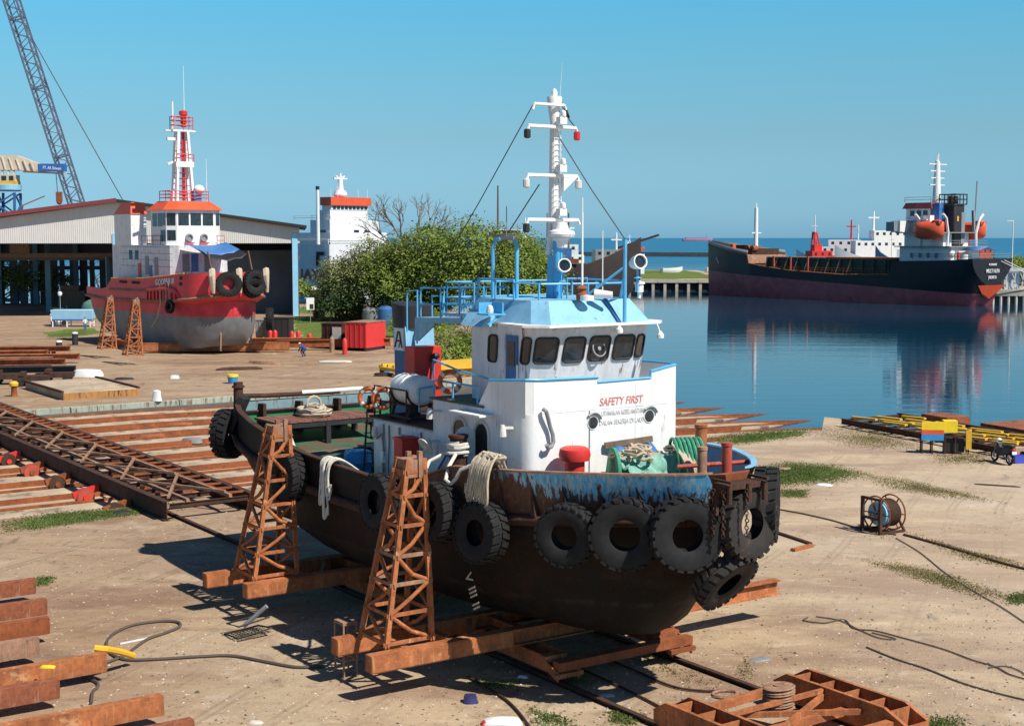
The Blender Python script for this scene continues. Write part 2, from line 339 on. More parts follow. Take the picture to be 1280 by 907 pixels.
def ground_mat():
    m, nt, b = newmat('packed sandy dirt'); v = coord(nt)
    va = coord(nt, (1, 1, 1)); 
    rot = N(nt, 'ShaderNodeMapping'); rot.inputs['Rotation'].default_value = (0, 0, -R(34)); rot.inputs['Scale'].default_value = (.45, 1.3, 1); nt.links.new(v, rot.inputs['Vector']); vr = rot.outputs[0]
    n1 = noise(nt, v, .05, 6, .6, .4); n2 = noise(nt, vr, .35, 8, .68, .6); n3 = noise(nt, v, 2.6, 7, .7); n4 = noise(nt, v, 14, 4, .6); n5 = noise(nt, vr, .14, 6, .62)
    n6 = noise(nt, v, .9, 8, .72, .8); n7 = noise(nt, vr, 1.1, 7, .7, .5)
    c = ramp(nt, n2, [(.30, (.235, .155, .10)), (.44, (.34, .235, .145)), (.58, (.44, .325, .20)), (.76, (.56, .44, .295))])
    c = mix(nt, ramp(nt, n1, [(.42, 0.0), (.62, .75)]), c, (.47, .375, .26))
    c = mix(nt, ramp(nt, n5, [(.50, 0.0), (.64, .75)]), c, (.255, .155, .105))
    c = mix(nt, ramp(nt, n6, [(.54, 0.0), (.66, .6)]), c, (.20, .135, .095))
    c = mix(nt, ramp(nt, n7, [(.56, 0.0), (.70, .55)]), c, (.60, .50, .37))
    c = mix(nt, ramp(nt, n6, [(.30, .5), (.42, 0.0)]), c, (.40, .24, .155))
    c = mix(nt, ramp(nt, n3, [(.52, 0.0), (.76, .55)]), c, (.17, .125, .09))
    c = mix(nt, ramp(nt, n4, [(.60, 0.0), (.72, .5)]), c, (.52, .44, .33))
    c = mix(nt, ramp(nt, n4, [(.26, .6), (.36, 0.0)]), c, (.11, .085, .06))
    n8 = noise(nt, v, .42, 5, .55, 1.2); c = mix(nt, ramp(nt, n8, [(.64, 0.0), (.70, .55)]), c, (.13, .10, .08)); n9 = noise(nt, v, .23, 6, .6, .6); c = mix(nt, ramp(nt, n9, [(.62, 0.0), (.70, .65)]), c, (.58, .50, .40))
    rt2 = N(nt, 'ShaderNodeMapping'); rt2.inputs['Rotation'].default_value = (0, 0, R(22)); nt.links.new(v, rt2.inputs['Vector'])
    wv = N(nt, 'ShaderNodeTexWave'); wv.inputs['Scale'].default_value = .16; wv.inputs['Distortion'].default_value = 5; wv.inputs['Detail'].default_value = 2; wv.inputs['Detail Scale'].default_value = .35; nt.links.new(rt2.outputs[0], wv.inputs['Vector'])
    tk = mix(nt, ramp(nt, n9, [(.40, 0.0), (.58, 1.0)]), (0, 0, 0), ramp(nt, wv.outputs['Fac'], [(.86, 0.0), (.94, .5), (.97, .5), (1, .1)])); c = mix(nt, tk, c, (.24, .165, .11))
    sxg = N(nt, 'ShaderNodeSeparateXYZ'); nt.links.new(v, sxg.inputs[0]); ml = N(nt, 'ShaderNodeMath', operation='MULTIPLY_ADD'); nt.links.new(n1, ml.inputs[0]); ml.inputs[1].default_value = 12; nt.links.new(sxg.outputs['X'], ml.inputs[2])
    ml2 = N(nt, 'ShaderNodeMapRange'); nt.links.new(ml.outputs[0], ml2.inputs['Value']); ml2.inputs['From Min'].default_value = 2; ml2.inputs['From Max'].default_value = -6; ml2.inputs['To Max'].default_value = .55
    c = mix(nt, ml2.outputs[0], c, (.74, .66, .66), 'MULTIPLY')
    ml3 = N(nt, 'ShaderNodeMapRange'); nt.links.new(ml.outputs[0], ml3.inputs['Value']); ml3.inputs['From Min'].default_value = 11; ml3.inputs['From Max'].default_value = 20; ml3.inputs['To Max'].default_value = .22
    c = mix(nt, ml3.outputs[0], c, (.60, .52, .42))
    nt.links.new(c, b.inputs['Base Color']); b.inputs['Roughness'].default_value = .95; b.inputs['Specular IOR Level'].default_value = .15
    ad = N(nt, 'ShaderNodeMath', operation='ADD'); nt.links.new(n3, ad.inputs[0]); nt.links.new(n4, ad.inputs[1]); bump(nt, b, ad.outputs[0], .45, .06)
    return m
M['ground'] = ground_mat()
M['slip_bed'] = paint('silted concrete bed', (.42, .335, .235), .95, .3, .5, rust=.35, streak=False, rustc=(.24, .15, .09), bmp=.4)
M['slip_floor'] = paint('silted slip floor', (.42, .33, .23), .95, .35, .35, rust=.2, streak=False, rustc=(.20, .12, .075), bmp=.4)

def water_mat():
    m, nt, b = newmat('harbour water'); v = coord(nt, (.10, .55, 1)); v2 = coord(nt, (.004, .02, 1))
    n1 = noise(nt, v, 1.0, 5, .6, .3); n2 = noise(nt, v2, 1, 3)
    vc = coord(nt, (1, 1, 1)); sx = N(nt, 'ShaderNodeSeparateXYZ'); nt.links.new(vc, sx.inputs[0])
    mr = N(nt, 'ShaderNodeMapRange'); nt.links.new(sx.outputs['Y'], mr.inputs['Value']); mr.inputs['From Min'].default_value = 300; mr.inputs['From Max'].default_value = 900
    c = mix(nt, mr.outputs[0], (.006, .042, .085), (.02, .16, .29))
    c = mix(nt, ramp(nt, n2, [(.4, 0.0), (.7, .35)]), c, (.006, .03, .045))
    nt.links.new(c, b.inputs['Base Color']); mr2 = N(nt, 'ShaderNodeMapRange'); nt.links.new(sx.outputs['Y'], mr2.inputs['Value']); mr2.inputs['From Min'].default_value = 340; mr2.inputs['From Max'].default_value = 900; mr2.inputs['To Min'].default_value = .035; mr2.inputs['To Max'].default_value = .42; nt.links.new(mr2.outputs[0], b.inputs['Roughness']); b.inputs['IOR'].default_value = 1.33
    n3 = noise(nt, coord(nt, (.02, .22, 1)), 1.0, 4, .6); ma = N(nt, 'ShaderNodeMath', operation='MULTIPLY_ADD'); nt.links.new(n3, ma.inputs[0]); ma.inputs[1].default_value = 1.2; nt.links.new(n1, ma.inputs[2])
    bump(nt, b, ma.outputs[0], .075, .25); return m
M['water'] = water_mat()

def leaf_mat(name, dark, light, trans=.25):
    m, nt, b = newmat(name); v = coord(nt); n1 = noise(nt, v, .55, 3); g = N(nt, 'ShaderNodeNewGeometry')
    f = N(nt, 'ShaderNodeMath', operation='MULTIPLY_ADD'); nt.links.new(g.outputs['Random Per Island'], f.inputs[0]); f.inputs[1].default_value = .30
    nt.links.new(n1, f.inputs[2])
    col = ramp(nt, f.outputs[0], [(.42, dark), (.86, light)]); nt.links.new(col, b.inputs['Base Color']); b.inputs['Roughness'].default_value = .6
    b.inputs['Specular IOR Level'].default_value = .3
    tr = N(nt, 'ShaderNodeBsdfTranslucent'); nt.links.new(col, tr.inputs['Color']); ms = N(nt, 'ShaderNodeMixShader'); ms.inputs[0].default_value = trans
    out = nt.nodes['Material Output']; nt.links.new(b.outputs[0], ms.inputs[1]); nt.links.new(tr.outputs[0], ms.inputs[2]); nt.links.new(ms.outputs[0], out.inputs['Surface'])
    return m
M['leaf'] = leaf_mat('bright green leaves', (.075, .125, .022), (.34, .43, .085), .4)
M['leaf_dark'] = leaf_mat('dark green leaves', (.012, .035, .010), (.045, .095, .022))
M['leaf_dry'] = leaf_mat('dry olive leaves', (.12, .14, .045), (.33, .35, .13), .35)
M['grass'] = leaf_mat('short grass', (.09, .13, .03), (.17, .22, .06), .3)
M['grass_dry'] = leaf_mat('dry grass', (.22, .19, .08), (.31, .27, .12), .3)
M['skin'] = plain('brown skin', (.20, .11, .07), .6)
M['shirt_blue'] = plain('navy cloth', (.03, .05, .22), .85)
M['trousers'] = plain('grey cloth', (.10, .09, .09), .9)
M['plastic_navy'] = plain('navy plastic', (.03, .03, .12), .5)
M['tarp_blue'] = paint('blue tarpaulin', (.05, .17, .42), .5, .2, 2)
M['tarp_black'] = plain('black tarpaulin', (.015, .015, .02), .6)
M['corrugated'] = paint('dirty corrugated sheet', (.60, .58, .55), .6, .06, .3, dirt=.22, rust=.03)
M['roof_red'] = paint('dull red roof sheet', (.19, .040, .042), .6, .15, .3)
M['column_blue'] = paint('light blue column', (.30, .62, .82), .5, .08, 1, rust=.05)
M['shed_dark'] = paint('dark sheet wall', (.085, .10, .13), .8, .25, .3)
M['shed_teal'] = paint('teal sheet wall', (.10, .22, .29), .7, .2, .3)
M['hull_grey'] = paint('pale grey ship paint', (.70, .70, .72), .5, .08, .3, dirt=.2)
M['brown_hull'] = paint('dark brown planking', (.040, .026, .022), .7, .3, .5, bmp=.2)
M['lamp_red'] = plain('red lens', (.6, .02, .03), .2)
M['lamp_green'] = plain('dark green lens', (.01, .05, .03), .2)
M['purple'] = plain('mauve with painted haze', (.38, .22, .32), .6)  # distance haze is put into this mauve

# ================================================================== SETTING
def setting():
    bm = bmesh.new()
    def w(a, b): p = AB(a, b); return (p.x, p.y)
    out = [(-400, -60), (260, -60), (260, 10), (60, 66)]
    p1 = G(1290, 560, 0); p2 = G(1050, 523, 0)
    out += [(p1.x, p1.y), (p2.x, p2.y), w(66.5, 71), w(62, 66), w(62, 5), w(99.6, 5), w(99.6, 71)]
    out += [(7, 150), (9, 205), (-8, 238), (-30, 262), (-400, 262)]
    vs = [bm.verts.new((x, y, 0)) for x, y in out]
    from mathutils.geometry import tessellate_polygon
    for t in tessellate_polygon([[Vector((x, y, 0)) for x, y in out]]):
        t = list(t)
        a, b, c = (Vector(out[i]) for i in t)
        if (b - a).cross(c - a) < 0: t.reverse()
        bm.faces.new([vs[i] for i in t])
    lo = [bm.verts.new((x, y, -4)) for x, y in out]; n = len(out)
    for i in range(n): bm.faces.new((vs[i], vs[(i + 1) % n], lo[(i + 1) % n], lo[i]))
    me = bpy.data.meshes.new('ground'); bm.to_mesh(me); bm.free(); me.materials.append(M['ground'])
    o = bpy.data.objects.new('ground', me); COL.objects.link(o); tag(o, kind='structure')
    # slip floor
    mb = MB(); rows = []
    for b, z in ((4.9, -.55), (20, -.55), (34, -.6), (50, -1.05), (66, -1.75), (90, -2.9)):
        rows.append([AB(a, b, z + .03 * random.uniform(-1, 1)) for a in [61.5 + i * 3.83 for i in range(11)]])
    mb.loft(rows); tag(mb.build('slip_floor', M['slip_floor'], smooth=60), kind='structure')
    # sea
    mb = MB(); rr = 45000; rings = []
    mb.add([(-rr, -300, -1.5), (rr, -300, -1.5), (rr, rr, -1.5), (-rr, rr, -1.5)], [(0, 1, 2, 3)])
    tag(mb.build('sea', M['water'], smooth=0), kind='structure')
    # far low island spit on the right behind the ship: bank with trees stands on it
    mb = MB(); pts = [(60, 330), (110, 300), (118, 286), (250, 250), (500, 330), (500, 520), (150, 470), (62, 420)]
    mb.prism(pts, -4, .8); tag(mb.build('bank', M['ground'], smooth=0), kind='structure')
    mb = MB(); pts = [(-10, 364), (60, 362), (61, 470), (-10, 480)]
    mb.prism(pts, -4, 1.3); tag(mb.build('spit', M['ground'], smooth=0), kind='structure')
setting()

# ================================================================== SLIPWAY TRACKS, WALLS
for k, a in enumerate([64.6, 69.3, 74.0, 78.7, 83.4, 88.1, 92.8, 97.2]):
    root = empty('slip_track', AB(a, 40, -.6), YARD, None, 'slip track', 'rusty slip tracks running down into the water')
    names = ['nearest', 'second nearest', 'third nearest', 'fourth nearest', 'fifth nearest', 'sixth nearest', 'seventh nearest', 'farthest']
    root['label'] = 'rusty twin beam slip track running into the water, %s of the eight' % names[k]
    def zf(b): return 0 if b < 34 else -(b - 34) * .018 if b < 60 else -.468 - (b - 60) * .041
    bs = [6, 20, 34, 42, 50, 58, 66, 72, 78.5 + random.uniform(-1, .5)]
    mc = MB(); rings = []
    for b in bs: rings.append([(b - 40, -1.15, zf(b) - .9), (b - 40, -1.1, zf(b) + .2), (b - 40, 1.1, zf(b) + .2), (b - 40, 1.15, zf(b) - .9)] if b < 74 else [(b - 40, -.2, zf(b) - .9), (b - 40, -.2, zf(b) + .0), (b - 40, .2, zf(b) + .0), (b - 40, .2, zf(b) - .9)])
    mc.loft(rings, True, True); mc.build('concrete_bed', M['slip_bed'], root)
    for s in (-1, 1):
        mr_ = MB(); rg = []
        for i, b in enumerate(bs):
            w = .10 if i < len(bs) - 1 else .03
            y = s * 1.29 if i < len(bs) - 2 else s * (.8 if i == len(bs) - 2 else .1)
            rg.append([(b - 40, y - w, zf(b) - .8), (b - 40, y - w, zf(b) + .3), (b - 40, y + w, zf(b) + .3), (b - 40, y + w, zf(b) - .8)])
        mr_.loft(rg, True, True); mr_.build('beam', M['rust'], root)
# far retaining kerb of the slip
root = empty('slip_wall', AB(99.9, 40, 0), YARD, 'low mossy turquoise concrete wall along the far edge of the slip', 'wall')
mb = MB()
for i in range(9):
    x0 = -33.5 + i * 8; mb.box(x0, x0 + 7.93, -.55, -.02, -1.2, .16 - (.02 if i % 2 else 0))
mb.build('wall_blocks', M['concrete_teal'], root, bevel=.03)
mb = MB(); mb.box(-34, 31, -.9, -.552, -1.2, -.25); mb.build('footing', M['concrete_dark'], root)
root = empty('loading_platform', G(86, 497, 0) + Vector((0, 3.2, 0)), YARD, 'flat concrete platform edged with orange rusted plate beside the slip', 'platform')
mb = MB(); mb.box(-2.6, 3.0, -4, 6, 0.004, .55); mb.build('slab', M['slip_floor'], root, bevel=.03)
mb = MB(); mb.box(-2.65, 3.05, -4.12, -4.003, -.5, .5); mb.build('edge_plate', paint('ochre rusted plate', (.40, .19, .055), .8, .2, 1.2, rust=.4), root)
mb = MB(); mb.bar((-2.7, -4.1, .62), (-2.7, 6, .62), .2, .14); mb.bar((3.1, -4.1, .62), (3.1, 6, .62), .2, .14); mb.build('edge_rail', M['rust_dark'], root)
root = empty('bollard', G(12, 497, 0) + Vector((0, 1, 0)), 0, 'small rusty yellow topped mooring bollard by the slip edge', 'bollard')
mb = MB(); mb.lathe([(.28, 0), (.24, .1), (.2, .7), (.22, .75)], n=12); mb.build('post', M['rust'], root)
mb = MB(); mb.lathe([(.18, .75), (.32, .8), (.34, 1.0), (.2, 1.15), (0, 1.18)], n=12); mb.build('head', M['yellow'], root)

# ================================================================== transfer carriage
root = empty('transfer_carriage', AB(57.5, 21.6, -.3), R(34.4) + R(90), 'long rusty lattice transfer carriage lying across the slip tracks', 'carriage')
# local x runs away (a), local y runs to -b
L = 42
mb = MB()
for y in (0, -3.9):
    mb.ibeam((0, y, .75), (L, y, .75), .3, .8)
mb.build('side_girder', M['rust_dark'], root)
mb = MB()
for y in (-.95, -2.9): mb.bar((0, y, 1.1), (L, y, 1.1), .14, .14)
mb.build('stringer', M['rust_pale'], root)
mb = MB()
for i in range(22):
    x = .1 + i * 1.97; mb.ibeam((x, -.16, .92), (x, -3.74, .92), .13, .2, .02)
mb.build('cross_beams', M['rust_dark'], root)
mb = MB()
for i in range(7):
    x = .6 + i * 5.9; mb.bar((x, -.3, 1.2), (x + 5.6, -2.9, 1.2), .12, .1); mb.bar((x + 5.6, -.3, 1.21), (x, -2.9, 1.21), .12, .1)
mb.build('cross_bracing', M['rust_pale'], root)
mb = MB()
mb.bar((.5, -3.04, 1.13), (L - .5, -3.04, 1.13), .07, .08)
for i in range(34):
    x = .6 + i * 1.24; mb.bar((x, -3.0, 1.135), (x, -3.75, 1.135), .1, .08)
mb.build('edge_ladder', M['rust'], root)
for i in range(9):
    x = 4.3 + i * 4.4
    mb = MB(); T = Matrix.Translation((x, .75, .1)) @ Matrix.Rotation(R(90), 4, 'Y') @ Matrix.Rotation(R(90), 4, 'X')
    mb.cyl((x - .22, .75, .1), (x + .22, .75, .1), .42, n=16); w = mb.build('wheel', M['red_old' if i % 2 else 'rust_dark'], root)
    mb = MB(); mb.bar((x, .1, .5), (x, 1.3, .2), .3, .3); mb.cyl((x - .3, .75, .1), (x + .3, .75, .1), .14, n=10); mb.build('axle_arm', M['red' if i % 3 == 1 else 'rust'], w)

# ================================================================== ground rails under the tug
TUG_A, TUG_B = 30.8, 24.2
for s, nm in ((-1, 'nearer rusty ground rail running under the black tug to the slip'), (1, 'farther rusty ground rail running under the black tug to the slip')):
    mb = MB(); p = AB(10, TUG_B + s * 2); q = AB(61.5, TUG_B + s * 2)
    mb.ibeam(p + Vector((0, 0, .05)), q + Vector((0, 0, .05)), .16, .16, .04)
    tag(mb.build('ground_rail', M['rust_dark']), nm, 'rail', 'ground rails under the black tug')

# ================================================================== TUG
tugloc = AB(TUG_A, TUG_B, 0); TROT = math.atan2(FW.y, FW.x)
TM = Matrix.Translation(tugloc) @ Matrix.Rotation(TROT, 4, 'Z')
def TW(x, y, z): return TM @ Vector((x, y, z))
tug = empty('tugboat', tugloc, TROT, 'black and white working tugboat with sky blue trim standing ashore on a rusty cradle', 'tugboat')
def lerp_table(t, x):
    for (x0, *a), (x1, *b) in zip(t, t[1:]):
        if x0 <= x <= x1:
            k = (x - x0) / (x1 - x0); k2 = k
            return [u + (v - u) * k2 for u, v in zip(a, b)]
    return list(t[0][1:]) if x < t[0][0] else list(t[-1][1:])
#        x      Bdeck zdeck  zkeel  full  Btop  ztop
HT = [(-17.7, 3.25, 4.85, 3.35, .72, 3.30, 6.0),
      (-16.6, 3.62, 4.68, 2.75, .80, 3.66, 5.78),
      (-15.0, 3.88, 4.48, 2.15, .86, 3.92, 5.55),
      (-13.0, 4.02, 4.28, 1.75, .90, 4.05, 5.30),
      (-10.5, 4.10, 4.10, 1.45, .93, 4.12, 5.06),
      (-8.0, 4.12, 4.00, 1.38, .95, 4.14, 4.98),
      (-5.0, 4.12, 4.00, 1.38, .95, 4.14, 4.92),
      (-3.2, 4.10, 4.25, 1.38, .94, 4.12, 5.30),
      (-1.5, 4.00, 4.55, 1.38, .90, 4.06, 5.82),
      (0.0, 3.72, 4.70, 1.38, .80, 3.88, 5.93),
      (1.2, 3.25, 4.80, 1.30, .70, 3.55, 6.00),
      (2.1, 2.75, 4.88, 1.36, .56, 3.1, 6.05),
      (3.2, 1.95, 4.95, 2.40, .42, 2.45, 6.10),
      (4.0, 1.25, 5.00, 3.30, .32, 1.85, 6.14),
      (4.7, .55, 5.06, 4.25, .25, 1.20, 6.18),
      (5.0, .06, 5.10, 4.55, .25, .70, 6.20)]
def sect(x):
    B, zd, zk, fu, bt, zt = lerp_table(HT, x)
    h = zd - zk; pts = []
    for t, u in ((0, 0), (.04, .45), (.10, .72), (.20, .86), (.36, .95), (.6, .985), (.8, .995), (1, 1)):
        full = fu * u + (1 - fu) * t          # bow sections go V shaped
        pts.append((B * full, zk + h * t))
    pts[-1] = (B, zd)
    return pts
mb = MB(); rings = []
xs = [-17.7, -17.2, -16.6, -15.8, -15, -14, -13, -11.8, -10.5, -9, -8, -6.5, -5, -3.2, -2.3, -1.5, -.7, 0, .6, 1.2, 1.7, 2.2, 2.7, 3.2, 3.6, 4, 4.35, 4.7, 5.0]
for x in xs:
    p = sect(x); rings.append([(x, -y, z) for y, z in reversed(p)] + [(x, y, z) for y, z in p[1:]])
mb.loft(rings); n = len(rings[0]); mb.add(rings[0], [tuple(range(n))])
hull = mb.build('hull', M['tug_hull'], tug, 50)
mb = MB(); mb.box(-13, 1.0, -.12, .12, 1.15, 1.44); mb.build('keel_bar', M['tug_hull'], tug)
# deck
mb = MB(); mb.loft([[(x, -lerp_table(HT, x)[0] + .02, lerp_table(HT, x)[1] - .06), (x, 0, lerp_table(HT, x)[1] - .02), (x, lerp_table(HT, x)[0] - .02, lerp_table(HT, x)[1] - .06)] for x in xs])
mb.build('deck', M['green_deck'], tug, 50)
def bulwark(x0, x1, s, name, mats, port_extra=0):
    X = [x for x in xs if x0 - .01 <= x <= x1 + .01]; mb = MB(); ro = []; ri = []; rc = []
    for x in X:
        B, zd, zk, fu, bt, zt = lerp_table(HT, x); zt = zt + port_extra
        ro.append([(x, s * B, zd + .005), (x, s * (B + bt) / 2, (zd + zt) / 2), (x, s * bt, zt)])
        ri.append([(x, s * max(.01, B - .09), zd - .05), (x, s * max(.02, (B + bt) / 2 - .09), (zd + zt) / 2), (x, s * max(.03, bt - .09), zt)])
        rc.append([(x, s * (bt + .05), zt + .004), (x, s * max(.0, bt - .16), zt + .004)])
    mb.mi = 0; mb.loft(ro)
    mb.mi = 1; mb.loft(ri)
    for e in (0, -1): mb.mi = 0; mb.add(list(ro[e]) + list(reversed(ri[e])), [(0, 1, 2, 3, 4, 5)])
    o = mb.build(name, mats[:2], tug, 40)
    mb = MB(); rr = []
    for r in rc: rr.append([r[0], (r[0][0], r[0][1], r[0][2] + .05), (r[1][0], r[1][1], r[1][2] + .05), r[1]])
    mb.loft(rr, True, True); mb.build('cap_rail', mats[2], o, 40)
    return o
bulwark(-17.7, -3.2, -1, 'bulwark', [M['tug_hull'], M['green_in'], M['rust_dark']])
bulwark(-17.7, -3.2, 1, 'bulwark', [M['tug_hull'], M['green_in'], M['rust_dark']])
bulwark(-3.2, 5.0, -1, 'bulwark', [M['peel'], M['blue_dark'], M['rust_pale']])
bulwark(-3.2, 5.0, 1, 'bulwark', [M['tug_hull'], M['blue_dark'], M['blue']], .04)
# bow plate closing the blunt bow
mb = MB(); mb.mi = 0
mb.add([(5.0, -.06, 5.1), (5.0, .06, 5.1), (5.0, .70, 6.2), (5.0, -.70, 6.2), (5.3, -.4, 6.22), (5.3, .4, 6.22), (5.12, -.02, 5.1), (5.12, .02, 5.1)], [(0, 3, 4, 6), (1, 7, 5, 2), (6, 4, 5, 7), (3, 2, 5, 4), (0, 6, 7, 1)])
mb.build('bow_plate', M['rust'], tug)
# transom bulwark: green inner face below a grey strip
mb = MB(); mb.box(-17.82, -17.7, -3.25, 3.25, 4.86, 6.0); mb.build('transom_bulwark', M['tug_hull'], tug)
mb = MB(); mb.box(-17.697, -17.66, -3.2, 3.2, 4.8, 5.52); mb.build('transom_lining', M['green_in'], tug)
mb = MB(); mb.box(-17.697, -17.67, -3.2, 3.2, 5.524, 5.98); mb.build('transom_band', M['teal_in'], tug)
mb = MB(); mb.tube([(-17.74, y, 6.12 + .10 * (abs(y) / 3.3) ** 2) for y in (-3.2, -2, 0, 1.0)], .09, 8); mb.tube([(-17.6, y, 5.62) for y in (-3.2, 3.2)], .05, 6)
mb.build('stern_rail', M['rust_dark'], tug)
mb = MB(); mb.tube([(-17.74, y, 6.17) for y in (-.6, 2.0)], .10, 8); mb.build('stern_rail_sleeve', M['offwhite'], tug)
for y in (-2.3, -.8, .8, 2.3): MB().prism([(-17.66, y - .1), (-17.3, y - .06), (-17.3, y + .06), (-17.66, y + .1)], 4.8, 5.9).build('stern_stanchion', M['rust_dark'], tug)
mb = MB(); mb.cyl((-17.5, -3.25, 5.7), (-17.5, -3.25, 6.75), .19, .17, 12); mb.cyl((-17.5, -3.25, 6.55), (-17.5, -3.25, 6.62), .23, .23, 12); mb.build('stern_bitt', M['rust_dark'], tug)
mb = MB(); mb.bar((-17.72, -3.5, 4.9), (-17.3, -3.1, 6.2), .5, .3); mb.build('stern_bracket', M['black'], tug)
# rubbing band
for s in (-1, 1):
    mb = MB(); mb.tube([(x, s * (lerp_table(HT, x)[0] + .06), lerp_table(HT, x)[1] - .06) for x in xs[:-1]], .15, 8)
    mb.build('rubbing_band', M['rust_dark'], tug, 60)
# gussets on the outer blue bulwark
for x in (-.6, .35, 1.3, 2.1, 2.9, 3.7, 4.3):
    B, zd, zk, fu, bt, zt = lerp_table(HT, x); x2 = x + .10; mb = MB()
    B2, bt2 = lerp_table(HT, x2)[0], lerp_table(HT, x2)[4]
    top = zd + .85; f = .85 / (zt - zd); yb = B + (bt - B) * f
    mb.add([(x, -B - .01, zd), (x2, -B2 - .01, zd), (x2, -B2 - .22, zd + .06), (x, -B - .22, zd + .06), (x, -yb - .01, top), (x + .05, -yb - .015, top)],
           [(0, 1, 2, 3), (0, 3, 4), (1, 5, 2), (3, 2, 5, 4)])
    mb.build('bulwark_gusset', M['rust_dark'], tug)
# bow fender carrier with chains
mb = MB()
mb.box(5.32, 5.78, -.85, .5, 5.92, 6.06); mb.box(5.31, 5.42, -.9, -.72, 5.0, 5.9); mb.bar((5.3, -.8, 6.14), (5.95, -.8, 6.14), .07, .06); mb.bar((5.3, .4, 6.14), (5.95, .4, 6.14), .07, .06)
for y in (-.75, -.1, .42): mb.cyl((5.82, y, 5.6), (5.82, y, 6.05), .07, n=8)
mb.build('fender_carrier', M['rust_dark'], tug)
for (x, y) in ((5.45, -.93), (5.75, -.88), (5.95, -.3), (5.35, -.98)):
    mb = MB()
    for k in range(13):
        z = 5.9 - k * .09; T = Matrix.Translation((x + .01 * (k % 3), y, z)) @ Matrix.Rotation(R(90 * (k % 2) + 30), 4, 'Z') @ Matrix.Rotation(R(90), 4, 'X')
        mb.ring([(.045 + .014 * math.cos(a), .014 * math.sin(a)) for a in [0, 1.57, 3.14, 4.71]], T, 10)
    mb.build('fender_chain', M['rust_dark'], tug)
# draft marks
text('draft_marks', 'V III II', .42, M['concrete'], tug, (-.9, -4.03, 3.0), (.45, 0, -.9), (.9, 0.1, .45), .004)

# ---- deckhouse
hx0, hx1, hy = -4.64, .1, 2.73
mb = MB()
fl = [(hx0, -hy), (hx1 - .45, -hy), (hx1 - .14, -hy + .08), (hx1 - .02, -hy + .26), (hx1, -hy + .5), (hx1, hy - .5), (hx1 - .12, hy - .14), (hx1 - .5, hy), (hx0, hy)]
mb.prism(fl, 3.9, 7.3); house = mb.build('deckhouse', M['white_old'], tug, 50)
mb = MB(); fr = [p for p in fl]
mb.prism([(-1.0, -hy - .004)] + [(x + (.004 if x > -.3 else 0), y - (.004 if y < 0 else -.004)) for x, y in fl[1:8]] + [(-1.0, hy + .004)], 4.6, 7.304)
mb.build('front_plating', M['white'], house, 50)
mb = MB(); mb.prism([(-8.66, -2.55), (hx0 + .002, -2.55), (hx0 + .002, 2.55), (-8.66, 2.55)], 3.9, 6.34); mb.build('engine_casing', M['white_old'], tug, bevel=.1)
mb = MB(); mb.box(-8.75, hx0 - .01, -2.62, 2.62, 6.344, 6.40); mb.build('casing_top', M['rust_dark'], tug)
# bridge deck edge and wing bulwarks
mb = MB(); mb.prism([(-4.75, -2.8), (-1.9, -2.8), (-1.9, 2.8), (-4.75, 2.8)], 7.304, 7.36); mb.build('bridge_deck', M['green_deck'], tug)
def wall(mb, pts, h0, tops, t=.06):
    # vertical wall along a plan polyline with varying top heights
    for (p, q, a, b) in zip(pts, pts[1:], tops, tops[1:]):
        p, q = Vector((*p, 0)), Vector((*q, 0)); d = (q - p).normalized(); nn = Vector((-d.y, d.x, 0)) * t
        vs = [(p.x, p.y, h0), (q.x, q.y, h0), (q.x, q.y, b), (p.x, p.y, a)]
        vs += [(v[0] + nn.x, v[1] + nn.y, v[2]) for v in vs]
        mb.add(vs, [(0, 1, 2, 3), (7, 6, 5, 4), (3, 2, 6, 7), (0, 3, 7, 4), (1, 5, 6, 2), (0, 4, 5, 1)])
mb = MB()
P = [(-2.25, -2.736), (-1.65, -2.736), (-.35, -2.736), (-.04, -2.656), (.085, -2.45), (.106, -2.2), (.106, -.35)]
wall(mb, P, 7.2, [7.31, 8.08, 8.19, 8.21, 8.21, 8.2, 8.17])
wall(mb, [(.106, -.348), (.106, 1.55)], 7.2, [8.03, 8.05]); wall(mb, [(.106, 1.552), (.106, 2.2), (-.02, 2.59), (-.4, 2.736), (-2.6, 2.736)], 7.2, [8.24, 8.34, 8.36, 8.36, 8.34])
mb.build('bridge_bulwark', M['white'], house, 50)
mb = MB(); mb.tube([(x, y + .02, z + .02) for (x, y), z in zip(P[1:], [8.08, 8.19, 8.21, 8.21, 8.2, 8.17])], .045, 6)
mb.tube([(.09, -.34, 8.05), (.09, 1.55, 8.07)], .045, 6); mb.tube([(.09, 1.55, 8.08), (.09, 1.56, 8.25), (.09, 2.2, 8.36), (-.03, 2.57, 8.38), (-.4, 2.72, 8.38), (-2.6, 2.72, 8.36)], .045, 6)
mb.build('bulwark_capping', M['blue_rail'], house)
text('slogan', 'SAFETY FIRST', .30, M['red_faded'], house, (.116, -.28, 7.40), (0, 1, 0), (0, 0, 1), .004, .2, width=1.55)
M['faint'] = plain('faded grey lettering', (.60, .60, .60), .6)
text('slogan_line', 'UTAMAKAN KESELAMATAN', .19, M['faint'], house, (.116, -.20, 7.12), (0, 1, 0), (0, 0, 1), .004, 0, width=1.5)
text('slogan_line', 'DALAM BEKERJA DI LAUT', .19, M['faint'], house, (.116, -.28, 6.86), (0, 1, 0), (0, 0, 1), .004, 0, width=1.6)
